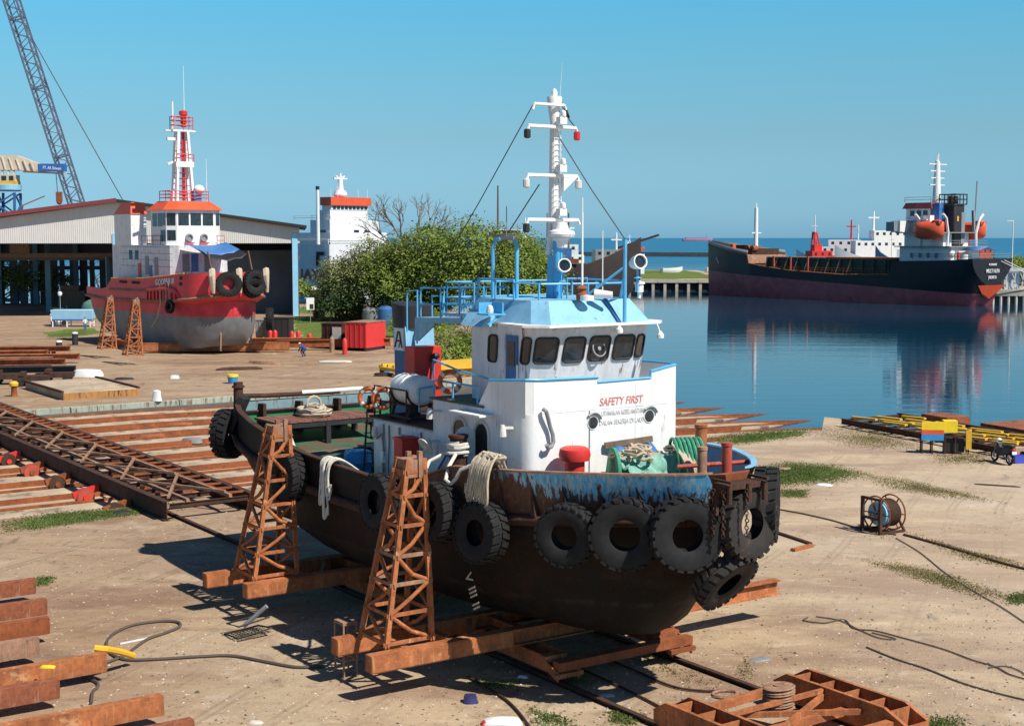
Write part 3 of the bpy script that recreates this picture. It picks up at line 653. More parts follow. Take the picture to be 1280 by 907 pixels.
# front portholes with rain brows
for y, z in ((-.50, 6.95), (1.5, 6.99)):
    T = Matrix.Translation((.10, y, z)) @ Matrix.Rotation(R(90), 4, 'Y')
    mb = MB(); mb.ring([(.17, .0), (.19, .0), (.19, .025), (.17, .025)], T, 20); ph = mb.build('porthole', M['white'], house)
    mb = MB(); mb.lathe([(0, .02), (.175, .02)], T, 20, False); mb.build('pane', M['glass'], ph)
    mb = MB(); mb.tube([(.16, y + .27 * math.cos(a), z + .27 * math.sin(a)) for a in [R(20 + 14 * k) for k in range(9)]], .035, 5); mb.build('rain_brow', M['steel_grey'], ph)
# vent pipe on front
mb = MB(); mb.tube([(.2, -2.25, 7.46), (.28, -2.2, 7.40), (.26, -2.12, 7.2), (.22, -2.02, 6.95), (.24, -1.95, 6.75), (.24, -1.93, 6.55), (.26, -2.02, 6.43), (.28, -2.15, 6.42), (.3, -2.2, 6.5)], .06, 8)
mb.build('vent_pipe', M['steel_grey'], house)
mb = MB(); mb.tube([(.125, -.62, 5.0), (.125, -.62, 7.3)], .012, 4); mb.build('vent_line', M['steel_grey'], house)
for pts_ in ([(.108, -2.2, 7.31), (.108, 2.2, 7.31)], [(.108, 1.0, 4.8), (.108, 1.0, 7.9)], [(-1.2, -2.737, 4.7), (-1.2, -2.737, 8.0)], [(-3.7, -2.733, 4.7), (-3.7, -2.733, 7.28)], [(-4.6, -2.733, 6.0), (-.5, -2.737, 6.05)]):
    MB().tube(pts_, .009, 4).build('weld_seam', M['white_old'], house)
# arched side doors
def arch(w, h, n=8):
    p = [(-w / 2, 0), (w / 2, 0)]
    for i in range(n + 1):
        a = math.pi * i / n; p.append((w / 2 * math.cos(a), h - w / 2 + w / 2 * math.sin(a)))
    return p
for (x, m_) in ((-3.15, 'glass'), (-2.02, 'opening_shade')):
    A = arch(.66, 1.75); T = Matrix.Translation((x, -hy - .004, 5.1)) @ Matrix(((1, 0, 0, 0), (0, 0, -1, 0), (0, 1, 0, 0), (0, 0, 0, 1)))
    mb = MB(); mb.prism(A, 0, .012, T); d = mb.build('doorway', M[m_], house)
    mb = MB(); mb.tube([T @ Vector((px, py, .02)) for px, py in arch(.74, 1.82)], .05, 6, True); mb.build('door_frame', M['offwhite'], d)
# open door leaf
mb = MB(); A = arch(.6, 1.65); T = Matrix.Translation((-2.28, -hy - .03, 5.12)) @ Matrix.Rotation(R(-100), 4, 'Z') @ Matrix(((1, 0, 0, .33), (0, 0, -1, 0), (0, 1, 0, 0), (0, 0, 0, 1)))
mb.prism(A, 0, .05, T); mb.build('door_leaf', M['white_old'], house)
mb = MB(); mb.box(-3.0, -1.4, -hy - .5, -hy - .004, 7.12, 7.17); mb.build('door_canopy', M['white'], house)
# side lamps
for i, (x, z) in enumerate(((-4.2, 7.0), (-.45, 6.92), (-4.35, 6.1))):
    mb = MB(); mb.bar((x, -hy, z), (x, -hy - .35, z + .02), .07); mb.lathe([(0, .16), (.06, .15), (.1, 0), (.11, -.16), (0, -.17)], Matrix.Translation((x, -hy - .38, z - .05)), 10)
    if i == 2: mb.lathe([(.02, 0), (.12, .1), (.3, .22), (.31, .24)], Matrix.Translation((x, -hy - .25, z)) @ Matrix.Rotation(R(125), 4, 'X'), 14)
    mb.build('deck_lamp', M['offwhite'], house)
mb = MB(); mb.tube([(-4.5, -hy - .05, 5.05), (-3.75, -hy - .12, 5.75), (-3.4, -hy - .12, 5.78)], .035, 6); mb.build('handrail', M['blue_dark'], house)
# fittings on casing
for (x, z, h) in ((-8.2, 5.95, .3), (-6.5, 5.9, .38)):
    mb = MB(); mb.lathe([(0, .15), (.08, .14), (.1, 0), (.1, -.15), (.04, -.2)], Matrix.Translation((x, -2.72, z)), 10); mb.build('casing_lamp', M['offwhite'], tug)
mb = MB()
for x in (-7.9, -7.55, -6.9, -5.6): mb.tube([(x, -2.58, 6.2), (x + .05, -2.6, 5.6), (x - .03, -2.6, 5.0), (x, -2.6, 4.3)], .03, 5)
mb.tube([(-8.3, -2.6, 5.7), (-7.9, -2.62, 5.9), (-7.8, -2.62, 5.3), (-7.85, -2.62, 4.6)], .035, 5); mb.build('conduit', M['steel_grey'], tug)
mb = MB(); mb.box(-7.92, -7.78, -2.68, -2.56, 5.0, 5.35); mb.build('tube_light', M['white_clean'], tug)
mb = MB(); mb.prism([(-6.25, -3.15), (-5.75, -3.15), (-5.75, -2.56), (-6.25, -2.56)], 5.15, 5.98); rb = mb.build('fire_box', M['red'], tug, bevel=.02)
mb = MB(); mb.box(-6.28, -5.72, -3.19, -2.56, 5.985, 6.03); mb.build('lid', M['red'], rb)

# ---- wheelhouse (front leaning forward)
zb, zt = 7.36, 9.6
def wh(z):
    k = (z - zb) / (zt - zb); lean = -.42 + .62 * k
    return [(-3.8, -1.92, z), (-.75 + lean * .8, -1.92, z), (-.42 + lean, -1.25, z), (-.42 + lean, 1.35, z), (-.75 + lean * .8, 2.0, z), (-3.8, 2.0, z)]
mb = MB(); mb.loft([wh(zb), wh(8.5), wh(zt)], True, True); whs = mb.build('wheelhouse', M['white_old'], tug, 20)
mb = MB()
def shift(r, d): return [(x + d, y + (0 if abs(y) < 1.5 else 0), z) for x, y, z in r]
lo = [wh(zb)[i] for i in (2, 3)]; hi = [wh(zt)[i] for i in (2, 3)]
def facept(i, j, s, z):           # point on the leaning wall between plan corners i and j
    a = Vector(wh(z)[i]); b = Vector(wh(z)[j]); return a + (b - a) * s
def wpane(i, j, s0, s1, z0, z1, off=.02, wiper=False):
    c = []
    nrm = (facept(i, j, 1, z0) - facept(i, j, 0, z0)).cross(facept(i, j, 0, z1) - facept(i, j, 0, z0)).normalized()
    W = (facept(i, j, 1, z0) - facept(i, j, 0, z0)).length; r = .11; rs = r / W; pts = []
    for cs_, cz_, a0 in ((s0 + rs, z0 + r, 180), (s1 - rs, z0 + r, 270), (s1 - rs, z1 - r, 0), (s0 + rs, z1 - r, 90)):
        for k in range(4):
            a = R(a0 + 30 * k); pts.append(facept(i, j, cs_ + rs * math.cos(a), cz_ + r * math.sin(a)))
    mb = MB(); mb.add([p + nrm * off for p in pts], [tuple(range(len(pts)))]); w = mb.build('window', M['glass'], whs, 0)
    mb = MB(); mb.tube([p + nrm * (off + .005) for p in pts], .032, 5, True); mb.build('gasket', M['gasket'], w)
    return w
wpane(1, 2, .06, .90, 8.58, 9.29)
for k in range(3): wpane(2, 3, .05 + k * .335, .315 + k * .335, 8.6, 9.28)
wpane(3, 4, .15, .85, 8.62, 9.25)
# clear view screen on the third front window
c = facept(2, 3, .5, 8.93) + Vector((.06, 0, 0))
mb = MB(); T = Matrix.Translation(c) @ Matrix.Rotation(R(72), 4, 'Y')
mb.ring([(.2, -.02), (.235, -.02), (.235, .03), (.2, .03)], T, 24); mb.lathe([(0, .05), (.06, .04), (.06, 0)], T, 10); mb.build('clear_view_screen', M['steel_grey'], whs)
wpane(0, 1, .30, .44, 8.5, 9.25); wpane(0, 1, .835, .97, 8.55, 9.27)
mb = MB(); xa, xb = -2.0, -1.42
mb.box(xa, xb, -1.96, -1.922, 7.45, 9.3); dr = mb.build('side_door', M['blue_dark'], whs)
mb = MB(); mb.box(xa + .12, xb - .12, -1.975, -1.962, 8.45, 9.12); mb.build('door_window', M['glass'], dr)
mb = MB(); mb.bar((xb + .05, -2.0, 7.6), (xb + .05, -2.0, 8.5), .04); mb.build('grab_bar', M['white_clean'], whs)
# roof brim, sloped fascia, top
mb = MB(); br = [(-4.0, -2.0), (-1.85, -2.0), (-1.78, -2.36), (-.55, -2.4), (.02, -1.9), (.08, 1.9), (-.35, 2.34), (-4.0, 2.34)]
mb.prism(br, 9.585, 9.65); roof = mb.build('roof_brim', M['white'], tug)
mb.__init__(); 
lowp = [(-3.9, -1.95, 9.652), (-.75, -1.98, 9.652), (-.2, -1.7, 9.652), (-.2, 1.75, 9.652), (-.7, 2.1, 9.652), (-3.9, 2.1, 9.652)]
topp = [(-3.9, -1.75, 10.27), (-1.25, -1.62, 10.27), (-.8, -1.35, 10.27), (-.8, 1.5, 10.27), (-1.2, 1.8, 10.27), (-3.9, 1.8, 10.27)]
mb.loft([lowp, topp], True, True); mb.build('roof_fascia', M['blue'], tug, 20)
mb = MB(); mb.bar((-.16, .62, 9.66), (-.74, .56, 10.30), .1, .06); mb.build('fascia_rib', M['blue_dark'], roof)
mb = MB(); mb.prism([(-5.2, -2.02), (-3.55, -2.02), (-3.3, -1.96), (-3.3, 1.9), (-5.2, 1.9)], 9.70, 9.78); mb.build('aft_roof', M['blue'], tug)
mb = MB(); mb.add([(-3.9, -2.25, 9.5), (-2.6, -2.4, 9.5), (-2.6, -1.9, 9.95), (-3.9, -1.9, 9.95), (-3.9, -1.9, 9.5), (-2.6, -1.9, 9.5)], [(0, 1, 2, 3), (1, 5, 2), (0, 3, 4), (0, 4, 5, 1)]); mb.build('side_cowl', M['blue'], roof)
# flying bridge rails
def rails(mb, pts, z0, hs, r=.032, posts=True):
    for h in hs: mb.tube([(x, y, z0 + h) for x, y in pts], r, 6)
    if posts:
        for x, y in pts: mb.cyl((x, y, z0), (x, y, z0 + max(hs)), r, n=6)
mb = MB()
rails(mb, [(-3.8, -1.7), (-2.9, -1.7), (-2.0, -1.68)], 10.27, [.55]); rails(mb, [(-3.8, 1.7), (-2.6, 1.7), (-1.3, 1.65), (-.9, 1.4)], 10.27, [.5])
mb.tube([(-2.0, -1.68, 10.75), (-1.2, -1.3, 10.72), (-.85, 0, 10.72), (-.85, 1.4, 10.72)], .032, 6)
mb.cyl((-1.25, -1.35, 10.27), (-1.25, -1.35, 10.74), .03, n=6); mb.cyl((-.85, .05, 10.27), (-.85, .05, 10.72), .03, n=6)
mb.tube([(-1.5, -.2, 10.27), (-1.5, -.2, 10.85), (-1.5, .5, 10.85), (-1.5, .5, 10.27)], .03, 6)
mb.build('top_railing', M['blue_rail'], roof)
# portal frame with lamp
mb = MB(); mb.tube([(-3.25, -1.55, 9.7), (-3.25, -1.55, 11.75), (-3.18, -1.5, 11.93), (-3.0, -1.45, 11.97)], .055, 8); mb.tube([(-2.55, -1.2, 9.7), (-2.55, -1.2, 11.75), (-2.62, -1.22, 11.93), (-2.8, -1.3, 11.97)], .055, 8)
mb.build('portal_frame', M['blue_rail'], roof)
mb = MB(); mb.bar((-3.2, -1.5, 11.99), (-2.6, -1.25, 11.99), .1); mb.cyl((-2.85, -1.35, 11.99), (-2.85, -1.35, 12.9), .015, n=5); mb.tube([(-3.6, -1.6, 12.35), (-3.3, -1.5, 12.05), (-2.5, -1.2, 12.1)], .02, 5); mb.build('antenna_bracket', M['steel_grey'], roof)
# front post with struts
mb = MB(); mb.cyl((-.05, .72, 9.6), (-.05, .72, 11.95), .055, n=8); mb.cyl((-.05, .72, 11.2), (-.9, -.1, 10.3), .04, n=6); mb.cyl((-.05, .72, 11.0), (-.9, 1.25, 10.3), .04, n=6); mb.build('fore_post', M['blue_rail'], roof)
# starboard light board
mb = MB(); mb.box(-2.5, -1.9, -2.6, -2.02, 9.86, 9.9); mb.box(-2.5, -2.46, -2.55, -2.05, 9.9, 10.2); mb.box(-2.455, -1.95, -2.1, -2.06, 9.9, 10.2); mb.bar((-2.0, -2.55, 9.6), (-2.0, -2.1, 9.85), .05); mb.build('light_board', M['blue_rail'], roof)
mb = MB(); mb.lathe([(.1, 0), (.11, .08), (.08, .2), (0, .24)], Matrix.Translation((-2.2, -2.35, 9.905)), 10); mb.build('side_light', M['offwhite'], roof)
# searchlights
def searchlight(x, y, z, yaw, k=1.0):
    T = Matrix.Translation((x, y, z)) @ Matrix.Rotation(yaw, 4, 'Z') @ Matrix.Rotation(R(80), 4, 'Y')
    mb = MB(); mb.lathe([(.0, -.28 * k), (.12 * k, -.26 * k), (.17 * k, -.12 * k), (.2 * k, .12 * k), (.2 * k, .16 * k), (.17 * k, .16 * k), (.16 * k, .1 * k)], T, 18, False); o = mb.build('searchlight', M['white_clean'], roof)
    mb = MB(); mb.lathe([(0, .1 * k), (.165 * k, .1 * k)], T, 18, False); mb.build('lens', M['glass'], o)
    mb = MB(); mb.cyl((x, y, z - .75 * k), (x, y, z - .2 * k), .035, n=8); mb.lathe([(.14, 0), (.03, .05)], Matrix.Translation((x, y, z - .45)), 12); mb.build('stand', M['blue_rail'], o)
searchlight(-1.75, -.15, 11.2, R(-20)); searchlight(-.75, 1.75, 11.3, R(-10), 1.1)
mb = MB(); mb.lathe([(.16, 0), (.17, .16), (.12, .2), (.11, .3), (.16, .32), (.1, .4), (0, .42)], Matrix.Translation((-.6, -.35, 10.28)), 14); mb.build('horn_base', M['rust_red'], roof)
mb = MB(); mb.lathe([(.2, 0), (.2, .14), (0, .16)], Matrix.Translation((-.45, -.3, 10.27)), 12); mb.cyl((-.55, .05, 10.45), (-.2, .4, 10.42), .13, .09, 12); mb.build('compass_cover', M['white_clean'], roof)
mb = MB(); mb.lathe([(.12, 0), (.12, .22), (.16, .23), (.16, .28), (0, .32)], Matrix.Translation((-.85, 1.9, 10.45)), 14); mb.cyl((-.85, 1.9, 10.27), (-.85, 1.9, 10.46), .05, n=8); mb.build('dome_light', M['white_clean'], roof)
mb = MB(); mb.cyl((-.6, -.35, 10.65), (-.6, -.35, 13.1), .03, .018, 6); mb.cyl((-1.3, .2, 10.3), (-1.3, .2, 12.7), .022, .012, 5); mb.cyl((-.9, .6, 10.3), (-.9, .6, 12.2), .02, .012, 5)
mb.build('whip_antenna', M['white_clean'], roof)
mb = MB(); mb.tube([(.05, 1.8, 9.58), (.1, 1.85, 9.4), (.1, 1.85, 9.3)], .03, 6); mb.lathe([(.02, .1), (.1, 0), (.1, -.1), (0, -.12)], Matrix.Translation((.1, 1.9, 9.28)), 10); mb.lathe([(.02, .1), (.1, 0), (.1, -.1), (0, -.12)], Matrix.Translation((.06, .45, 9.48)), 10); mb.build('brim_lamp', M['white_clean'], roof)
# mast
mast = None
mb = MB(); mb.loft([[(-2.58, -.16, 10.2), (-2.22, -.16, 10.2), (-2.22, .16, 10.2), (-2.58, .16, 10.2)], [(-2.52, -.13, 11.5), (-2.28, -.13, 11.5), (-2.28, .13, 11.5), (-2.52, .13, 11.5)]], True, True)
mb.cyl((-2.15, -.02, 10.2), (-2.2, -.02, 11.9), .14, n=12); mast = mb.build('mast', M['blue_rail'], tug)
mb = MB(); mb.bar((-2.5, -.1, 11.5), (-2.47, -.06, 12.45), .13); mb.cyl((-2.2, -.02, 11.9), (-2.25, 0, 12.5), .15, .15, 12)
mb.loft([[(-2.4 + k * math.cos(a), k * math.sin(a), z) for a in [R(22.5 * i) for i in range(16)]] for z, k in ((12.4, .17), (15.0, .135), (15.25, .125), (15.95, .22), (16.0, .20))], True, True); mb.build('mast_column', M['white_clean'], mast)
for z, y0, y1, th in ((12.5, -1.15, .72, .055), (13.75, -1.15, .68, .055), (15.12, -1.12, .62, .055), (15.74, -.93, .22, .045)):
    mb = MB(); mb.tube([(-2.15, y0, z - .16), (-2.15, y0 + .05, z), (-2.15, y1 - .05, z), (-2.15, y1, z - .12)], th, 6)
    if z == 13.75: mb.add([(-2.2, .1, 13.7), (-2.2, .6, 13.72), (-2.2, .1, 13.3), (-2.1, .1, 13.7), (-2.1, .6, 13.72), (-2.1, .1, 13.3)], [(0, 1, 2), (5, 4, 3), (0, 2, 5, 3), (1, 4, 5, 2), (0, 3, 4, 1)])
    mb.build('yard', M['white_clean'], mast)
for y, z, m_ in ((-1.15, 12.27, 'gasket'), (-1.15, 13.52, 'offwhite'), (.68, 13.52, 'offwhite'), (-1.12, 14.9, 'gasket'), (.62, 14.9, 'lamp_red')):
    mb = MB(); mb.lathe([(.06, .13), (.1, .1), (.1, -.1), (.05, -.13)], Matrix.Translation((-2.15, y, z)), 10); mb.build('navigation_light', M[m_], mast)
mb = MB(); mb.lathe([(.2, 0), (.36, .02), (.39, .1), (.36, .18), (.22, .24), (.16, .42), (0, .45)], Matrix.Translation((-2.1, .05, 12.0)), 18); mb.lathe([(.13, -.28), (.17, -.25), (.2, -.02), (.3, .02)], Matrix.Translation((-2.1, .05, 11.98)), 14); mb.build('radar_dome', M['white_clean'], mast)
mb = MB()
for z in (12.62, 13.86, 15.2): mb.box(-2.15, -1.95, -.12, .12, z, z + .2); mb.lathe([(.07, 0), (.09, .05), (.07, .16), (0, .2)], Matrix.Translation((-2.0, .02, z + .2)), 10)
mb.lathe([(.08, 0), (.09, .12), (.05, .2), (0, .24)], Matrix.Translation((-2.4, 0, 16.0)), 10); mb.cyl((-2.3, .12, 15.95), (-2.3, .2, 16.95), .008, .004, 4); mb.build('masthead_light', M['white_clean'], mast)
mb = MB(); mb.add([(-2.15, .12, 15.35), (-2.05, .3, 15.4), (-2.1, .24, 15.62), (-2.2, .1, 15.6), (-2.25, .2, 15.45), (-2.0, .18, 15.5)], [(0, 1, 5), (1, 2, 5), (2, 3, 5), (3, 0, 5), (0, 4, 1), (1, 4, 2), (2, 4, 3), (3, 4, 0)]); mb.build('day_shape', M['gasket'], mast)
mb = MB()
for p, q in (((-2.15, -.93, 15.7), (-5.9, -2.0, 10.6)), ((-2.15, -.7, 13.5), (-3.9, -1.8, 10.7)), ((-2.3, .05, 14.9), (-.05, .72, 11.95)), ((-2.15, .1, 15.7), (-2.15, .6, 15.1))):
    mb.tube([p, [(a + b) / 2 - (.06 if i == 2 else 0) for i, (a, b) in enumerate(zip(p, q))], q], .018, 4)
mb.build('stay_wire', M['wire'], mast)
mb = MB()
for k in range(14): mb.bar((-2.24, -.14, 12.9 + k * .16), (-2.24, .14, 12.9 + k * .16), .018)
for y in (-.13, .13): mb.bar((-2.235, y, 12.85), (-2.255, y * .8, 15.05), .016)
mb.build('mast_ladder', M['white_clean'], mast)
# catwalk to the funnel
mb = MB(); mb.bar((-7.9, -.95, 9.42), (-3.9, -.95, 9.55), .9, .16); cw = mb.build('catwalk', M['blue'], tug)
mb = MB(); mb.add([(-8.1, -1.3, 8.75), (-7.9, -1.3, 8.75), (-6.9, -1.3, 9.45), (-6.9, -1.3, 9.3), (-8.1, -1.25, 8.75), (-7.9, -1.25, 8.75), (-6.9, -1.25, 9.45), (-6.9, -1.25, 9.3), (-8.1, -1.3, 9.45), (-8.1, -1.25, 9.45)], [(0, 1, 3, 2, 8), (9, 6, 7, 5, 4), (8, 2, 6, 9), (0, 4, 5, 1), (1, 5, 7, 3), (0, 8, 9, 4)]); mb.build('bracket', M['blue'], cw)
mb = MB()
for y in (-1.38, -.52):
    pts = [(-7.6 + i * 1.2, y) for i in range(4)]
    for i, (x, yy) in enumerate(pts): z0 = 9.42 + (x + 7.9) * .0325; mb.cyl((x, yy, z0), (x, yy, z0 + 1.0), .03, n=6)
    for h in (.5, 1.0): mb.tube([(x, yy, 9.42 + (x + 7.9) * .0325 + h) for x, yy in pts], .03, 6)
mb.tube([(-8.5, -1.35, 9.0), (-8.5, -1.35, 10.3), (-7.85, -1.35, 10.35), (-7.85, -1.35, 9.4)], .03, 6); mb.tube([(-8.2, -.6, 9.4), (-8.2, -.6, 10.15), (-7.6, -.55, 10.15), (-7.6, -.55, 9.4)], .03, 6)
mb.build('railing', M['blue_rail'], cw)
mb = MB()
rails(mb, [(-5.2, -1.9), (-4.5, -1.9), (-3.7, -1.9)], 9.78, [.45, .9]); rails(mb, [(-5.2, -1.9), (-5.2, 0), (-5.2, 1.8)], 9.78, [.45, .9]); mb.build('aft_railing', M['blue_rail'], cw)
# funnel
mb = MB(); mb.loft([[(-9.55, -1.2, 6.3), (-8.62, -1.2, 6.3), (-8.62, -.15, 6.3), (-9.55, -.15, 6.3)], [(-9.6, -1.2, 9.15), (-8.9, -1.2, 9.15), (-8.9, -.15, 9.15), (-9.6, -.15, 9.15)]], True, True); fun = mb.build('funnel', M['blue_dark'], tug)
mb = MB(); mb.loft([[(-9.62, -1.21, 8.35), (-8.79, -1.21, 8.35), (-8.79, -.14, 8.35), (-9.62, -.14, 8.35)], [(-9.63, -1.21, 9.15), (-8.88, -1.21, 9.15), (-8.88, -.14, 9.15), (-9.63, -.14, 9.15)]], True, True); mb.build('blue_band', M['blue'], fun)
cap = [(-9.72 + (0 if i else 0), 0) for i in range(1)]
def oval(z, k): return [(-9.28 + .52 * k * math.copysign(abs(math.cos(a)) ** .6, math.cos(a)), -.68 + .60 * k * math.copysign(abs(math.sin(a)) ** .6, math.sin(a)), z) for a in [2 * math.pi * i / 20 for i in range(20)]]
mb = MB(); mb.loft([oval(9.1, 1), oval(9.78, 1.06), [(x - .0, y, z + .12 * ((-9.28 - x))) for x, y, z in oval(9.86, 1.06)]], True, True); mb.build('funnel_cap', M['black'], fun, 50)
mb = MB(); mb.box(-9.56, -8.96, -1.222, -1.214, 8.36, 9.08); lg = mb.build('emblem_panel', M['white_clean'], fun)
mb = MB(); y = -1.228
def bary(p, q, w): mb.bar((p[0], y, p[1]), (q[0], y, q[1]), .008, w, (1, 0, 0)) if False else mb.add([(p[0] - w / 2, y, p[1]), (p[0] + w / 2, y, p[1]), (q[0] + w / 2, y, q[1]), (q[0] - w / 2, y, q[1])], [(0, 1, 2, 3)])
bary((-9.5, 8.45), (-9.3, 8.98), .11); bary((-9.05, 8.45), (-9.22, 8.98), .11); bary((-9.26, 8.45), (-9.12, 8.72), .07); mb.add([(-9.4, y, 8.64), (-9.1, y, 8.64), (-9.14, y, 8.7), (-9.36, y, 8.7)], [(0, 1, 2, 3)]); mb.build('emblem', M['black'], lg, 0)
# red locker forward of the funnel
mb = MB(); mb.box(-8.55, -7.93, -1.42, -.42, 6.9, 8.55); lk = mb.build('red_locker', M['red'], tug, bevel=.02)
mb = MB(); mb.tube([(-7.9, -.85, 8.2), (-7.86, -.8, 7.9), (-7.9, -.85, 7.5)], .03, 5); mb.sphere((-7.83, -.7, 8.25), (.1, .16, .1)); mb.tube([(-7.9, -.8, 8.2), (-7.86, -.72, 8.25)], .03, 5); mb.build('hose_bracket', M['black'], lk)
mb = MB(); mb.box(-8.5, -7.98, -1.38, -.46, 6.402, 6.898); mb.build('locker_stand', M['rust_dark'], lk)
# bridge deck rails
mb = MB(); rails(mb, [(-4.65, -2.7), (-3.6, -2.7), (-2.3, -2.7)], 7.36, [.5]); mb.tube([(-4.65, -2.7, 8.45), (-3.3, -2.72, 8.25), (-1.6, -2.72, 8.12)], .03, 6); mb.cyl((-4.65, -2.7, 7.36), (-4.65, -2.7, 8.45), .03, n=6)
mb.tube([(-4.65, -2.7, 7.9), (-4.65, -2.7, 8.45)], .03, 6); mb.build('bridge_railing', M['blue_rail'], tug)
mb = MB(); rails(mb, [(-8.6, -2.5), (-7.6, -2.5), (-6.6, -2.5)], 6.4, [.5, .95], .025); mb.build('casing_railing', M['rust_dark'], tug)
mb = MB(); mb.bar((-8.95, -2.75, 4.2), (-8.75, -2.65, 6.9), .05); mb.bar((-8.95, -2.2, 4.2), (-8.75, -2.2, 6.9), .05)
for k in range(7): mb.bar((-8.93 + k * .025, -2.75, 4.5 + k * .33), (-8.93 + k * .025, -2.2, 4.5 + k * .33), .03)
mb.build('ladder', M['black'], tug)
# towing bench on the aft deck
mb = MB()
for k in range(14): y = -2.75 + k * .30; mb.box(-17.25, -15.5, y, y + .285, 5.36 + .006 * (k % 2), 5.44 + .006 * (k % 3))
bench = mb.build('towing_bench', M['wood'], tug)
mb = MB()
for x, y in ((-15.6, -2.6), (-15.6, -.6), (-15.6, 1.3), (-17.1, -2.6), (-17.1, 1.3)): mb.bar((x, y, 4.5), (x, y, 5.34), .18)
mb.bar((-15.6, -2.75, 5.26), (-15.6, 1.45, 5.26), .14, .18); mb.build('bench_frame', M['black'], bench)
# deck clutter fixed: hatch coaming
mb = MB(); mb.box(-13.6, -11.0, -1.3, 1.5, 4.1, 4.55); mb.build('hatch_coaming', M['green_deck'], tug, bevel=.05)
# bow fittings
def bitt(x, y, z0, h, r, m_, name='bitt', cap=1.12):
    mb = MB(); mb.lathe([(r * 1.3, 0), (r * 1.3, .05), (r, .06), (r, h - .1), (r * cap, h - .08), (r * cap, h), (0, h + .01)], Matrix.Translation((x, y, z0)), 16); return mb.build(name, M[m_], tug)
mb = MB(); mb.lathe([(.27, -.4), (.27, .95), (.40, .98), (.43, 1.12), (.40, 1.28), (.3, 1.33), (0, 1.35)], Matrix.Translation((.75, -1.6, 5.12)), 20); mb.build('mushroom_vent', M['red'], tug)
bitt(.9, 2.75, 4.8, 1.95, .17, 'rust_orange'); bitt(2.9, 1.0, 4.9, 1.6, .13, 'rust_pale'); bitt(3.2, 1.6, 4.9, 1.7, .14, 'red_old')
mb = MB(); mb.cyl((2.6, .4, 5.98), (3.5, 2.2, 6.08), .06, n=8); mb.build('bitt_crossbar', M['red_old'], tug)
mb = MB(); mb.cyl((-2.2, -3.4, 4.6), (-2.2, -3.4, 6.5), .24, n=14); mb.cyl((-2.2, -3.4, 6.5), (-2.2, -3.4, 6.58), .28, n=14); mb.build('mooring_bitt', M['rust_dark'], tug)
# windlass drum
mb = MB(); mb.cyl((1.0, -.5, 5.75), (1.9, 1.55, 5.8), .38, n=18); mb.build('windlass_drum', M['net_teal'], tug)
mb = MB()
for k, r in ((0, .62), (.42, .2), (.82, .66)):
    p = Vector((1.0, -.5, 5.75)) + (Vector((1.9, 1.55, 5.8)) - Vector((1.0, -.5, 5.75))) * k; d = Vector((.9, 2.05, .05)).normalized()
    mb.cyl(p, p + d * .09, r, n=22)
mb.bar((.9, -.7, 5.2), (2.0, 1.8, 5.2), .8, .9); mb.build('windlass_flange', M['rope_green'], tug)
mb = MB(); mb.bar((.2, -.15, 6.3), (.55, 1.25, 6.42), .09, .16); mb.build('awning_batten', M['wood_old'], tug)
for (y0, y1) in ((.05, .7), (.75, 1.3)):
    mb = MB(); rr = []
    for i in range(5):
        t = i / 4; rr.append([(.30 + .5 * t, y0 + .05 + (y1 - y0) * k / 4, 6.3 + .1 * y0 - .38 * t - .05 * math.sin(math.pi * k / 4) * t) for k in range(5)])
    mb.loft(rr); o = mb.build('awning_cloth', M['tarp_blue'], tug); sm = o.modifiers.new('solid', 'SOLIDIFY'); sm.thickness = .02

# ================================================================== LOOSE THINGS ON AND AROUND THE TUG
def tugthing(mb, name, mat, org, label, cat, group=None, parent=None):
    o_ = Vector(org); mb.v = [p - o_ for p in mb.v]
    o = mb.build(name, mat, None); o.location = TW(*org); o.rotation_euler = (0, 0, TROT)
    return tag(o, label, cat, group)
def tyre_mesh(mat, R0=.93, r0=.40, w=.56):
    mb = MB(); h = w / 2
    prof = [(r0, -h * .72), (r0 + .07, -h * .86), (R0 * .78, -h), (R0 * .93, -h * .9), (R0 * .97, -h * .62), (R0 * .98, 0), (R0 * .97, h * .62), (R0 * .93, h * .9), (R0 * .78, h), (r0 + .07, h * .86), (r0, h * .72), (r0 + .05, h * .6), (R0 * .88, h * .5), (R0 * .9, 0), (R0 * .88, -h * .5), (r0 + .05, -h * .6)]
    mb.ring(prof, None, 44)
    n = 22
    for i in range(n):
        for s in (-1, 1):
            a0 = 2 * math.pi * (i + (.5 if s > 0 else 0)) / n; d = .62 * 2 * math.pi / n
            pts = []
            for rr in (R0 * .955, R0 * 1.03):
                for z, sk in ((.03 * s, .5 * d), (h * .97 * s, 0)):
                    for e in (-d / 2, d / 2): pts.append(((rr - (.02 if abs(z) > .1 else 0)) * math.cos(a0 + e + sk), (rr - (.02 if abs(z) > .1 else 0)) * math.sin(a0 + e + sk), z))
            mb.add(pts, [(0, 1, 3, 2), (4, 6, 7, 5), (0, 4, 5, 1), (2, 3, 7, 6), (0, 2, 6, 4), (1, 5, 7, 3)])
    return mb
TY = tyre_mesh(None).build('tyre', M['rubber'], None, 35)
TYB = TY.copy(); TYB.data = TY.data.copy(); TYB.data.materials[0] = M['rubber_brown']; COL.objects.link(TYB)
used = {}
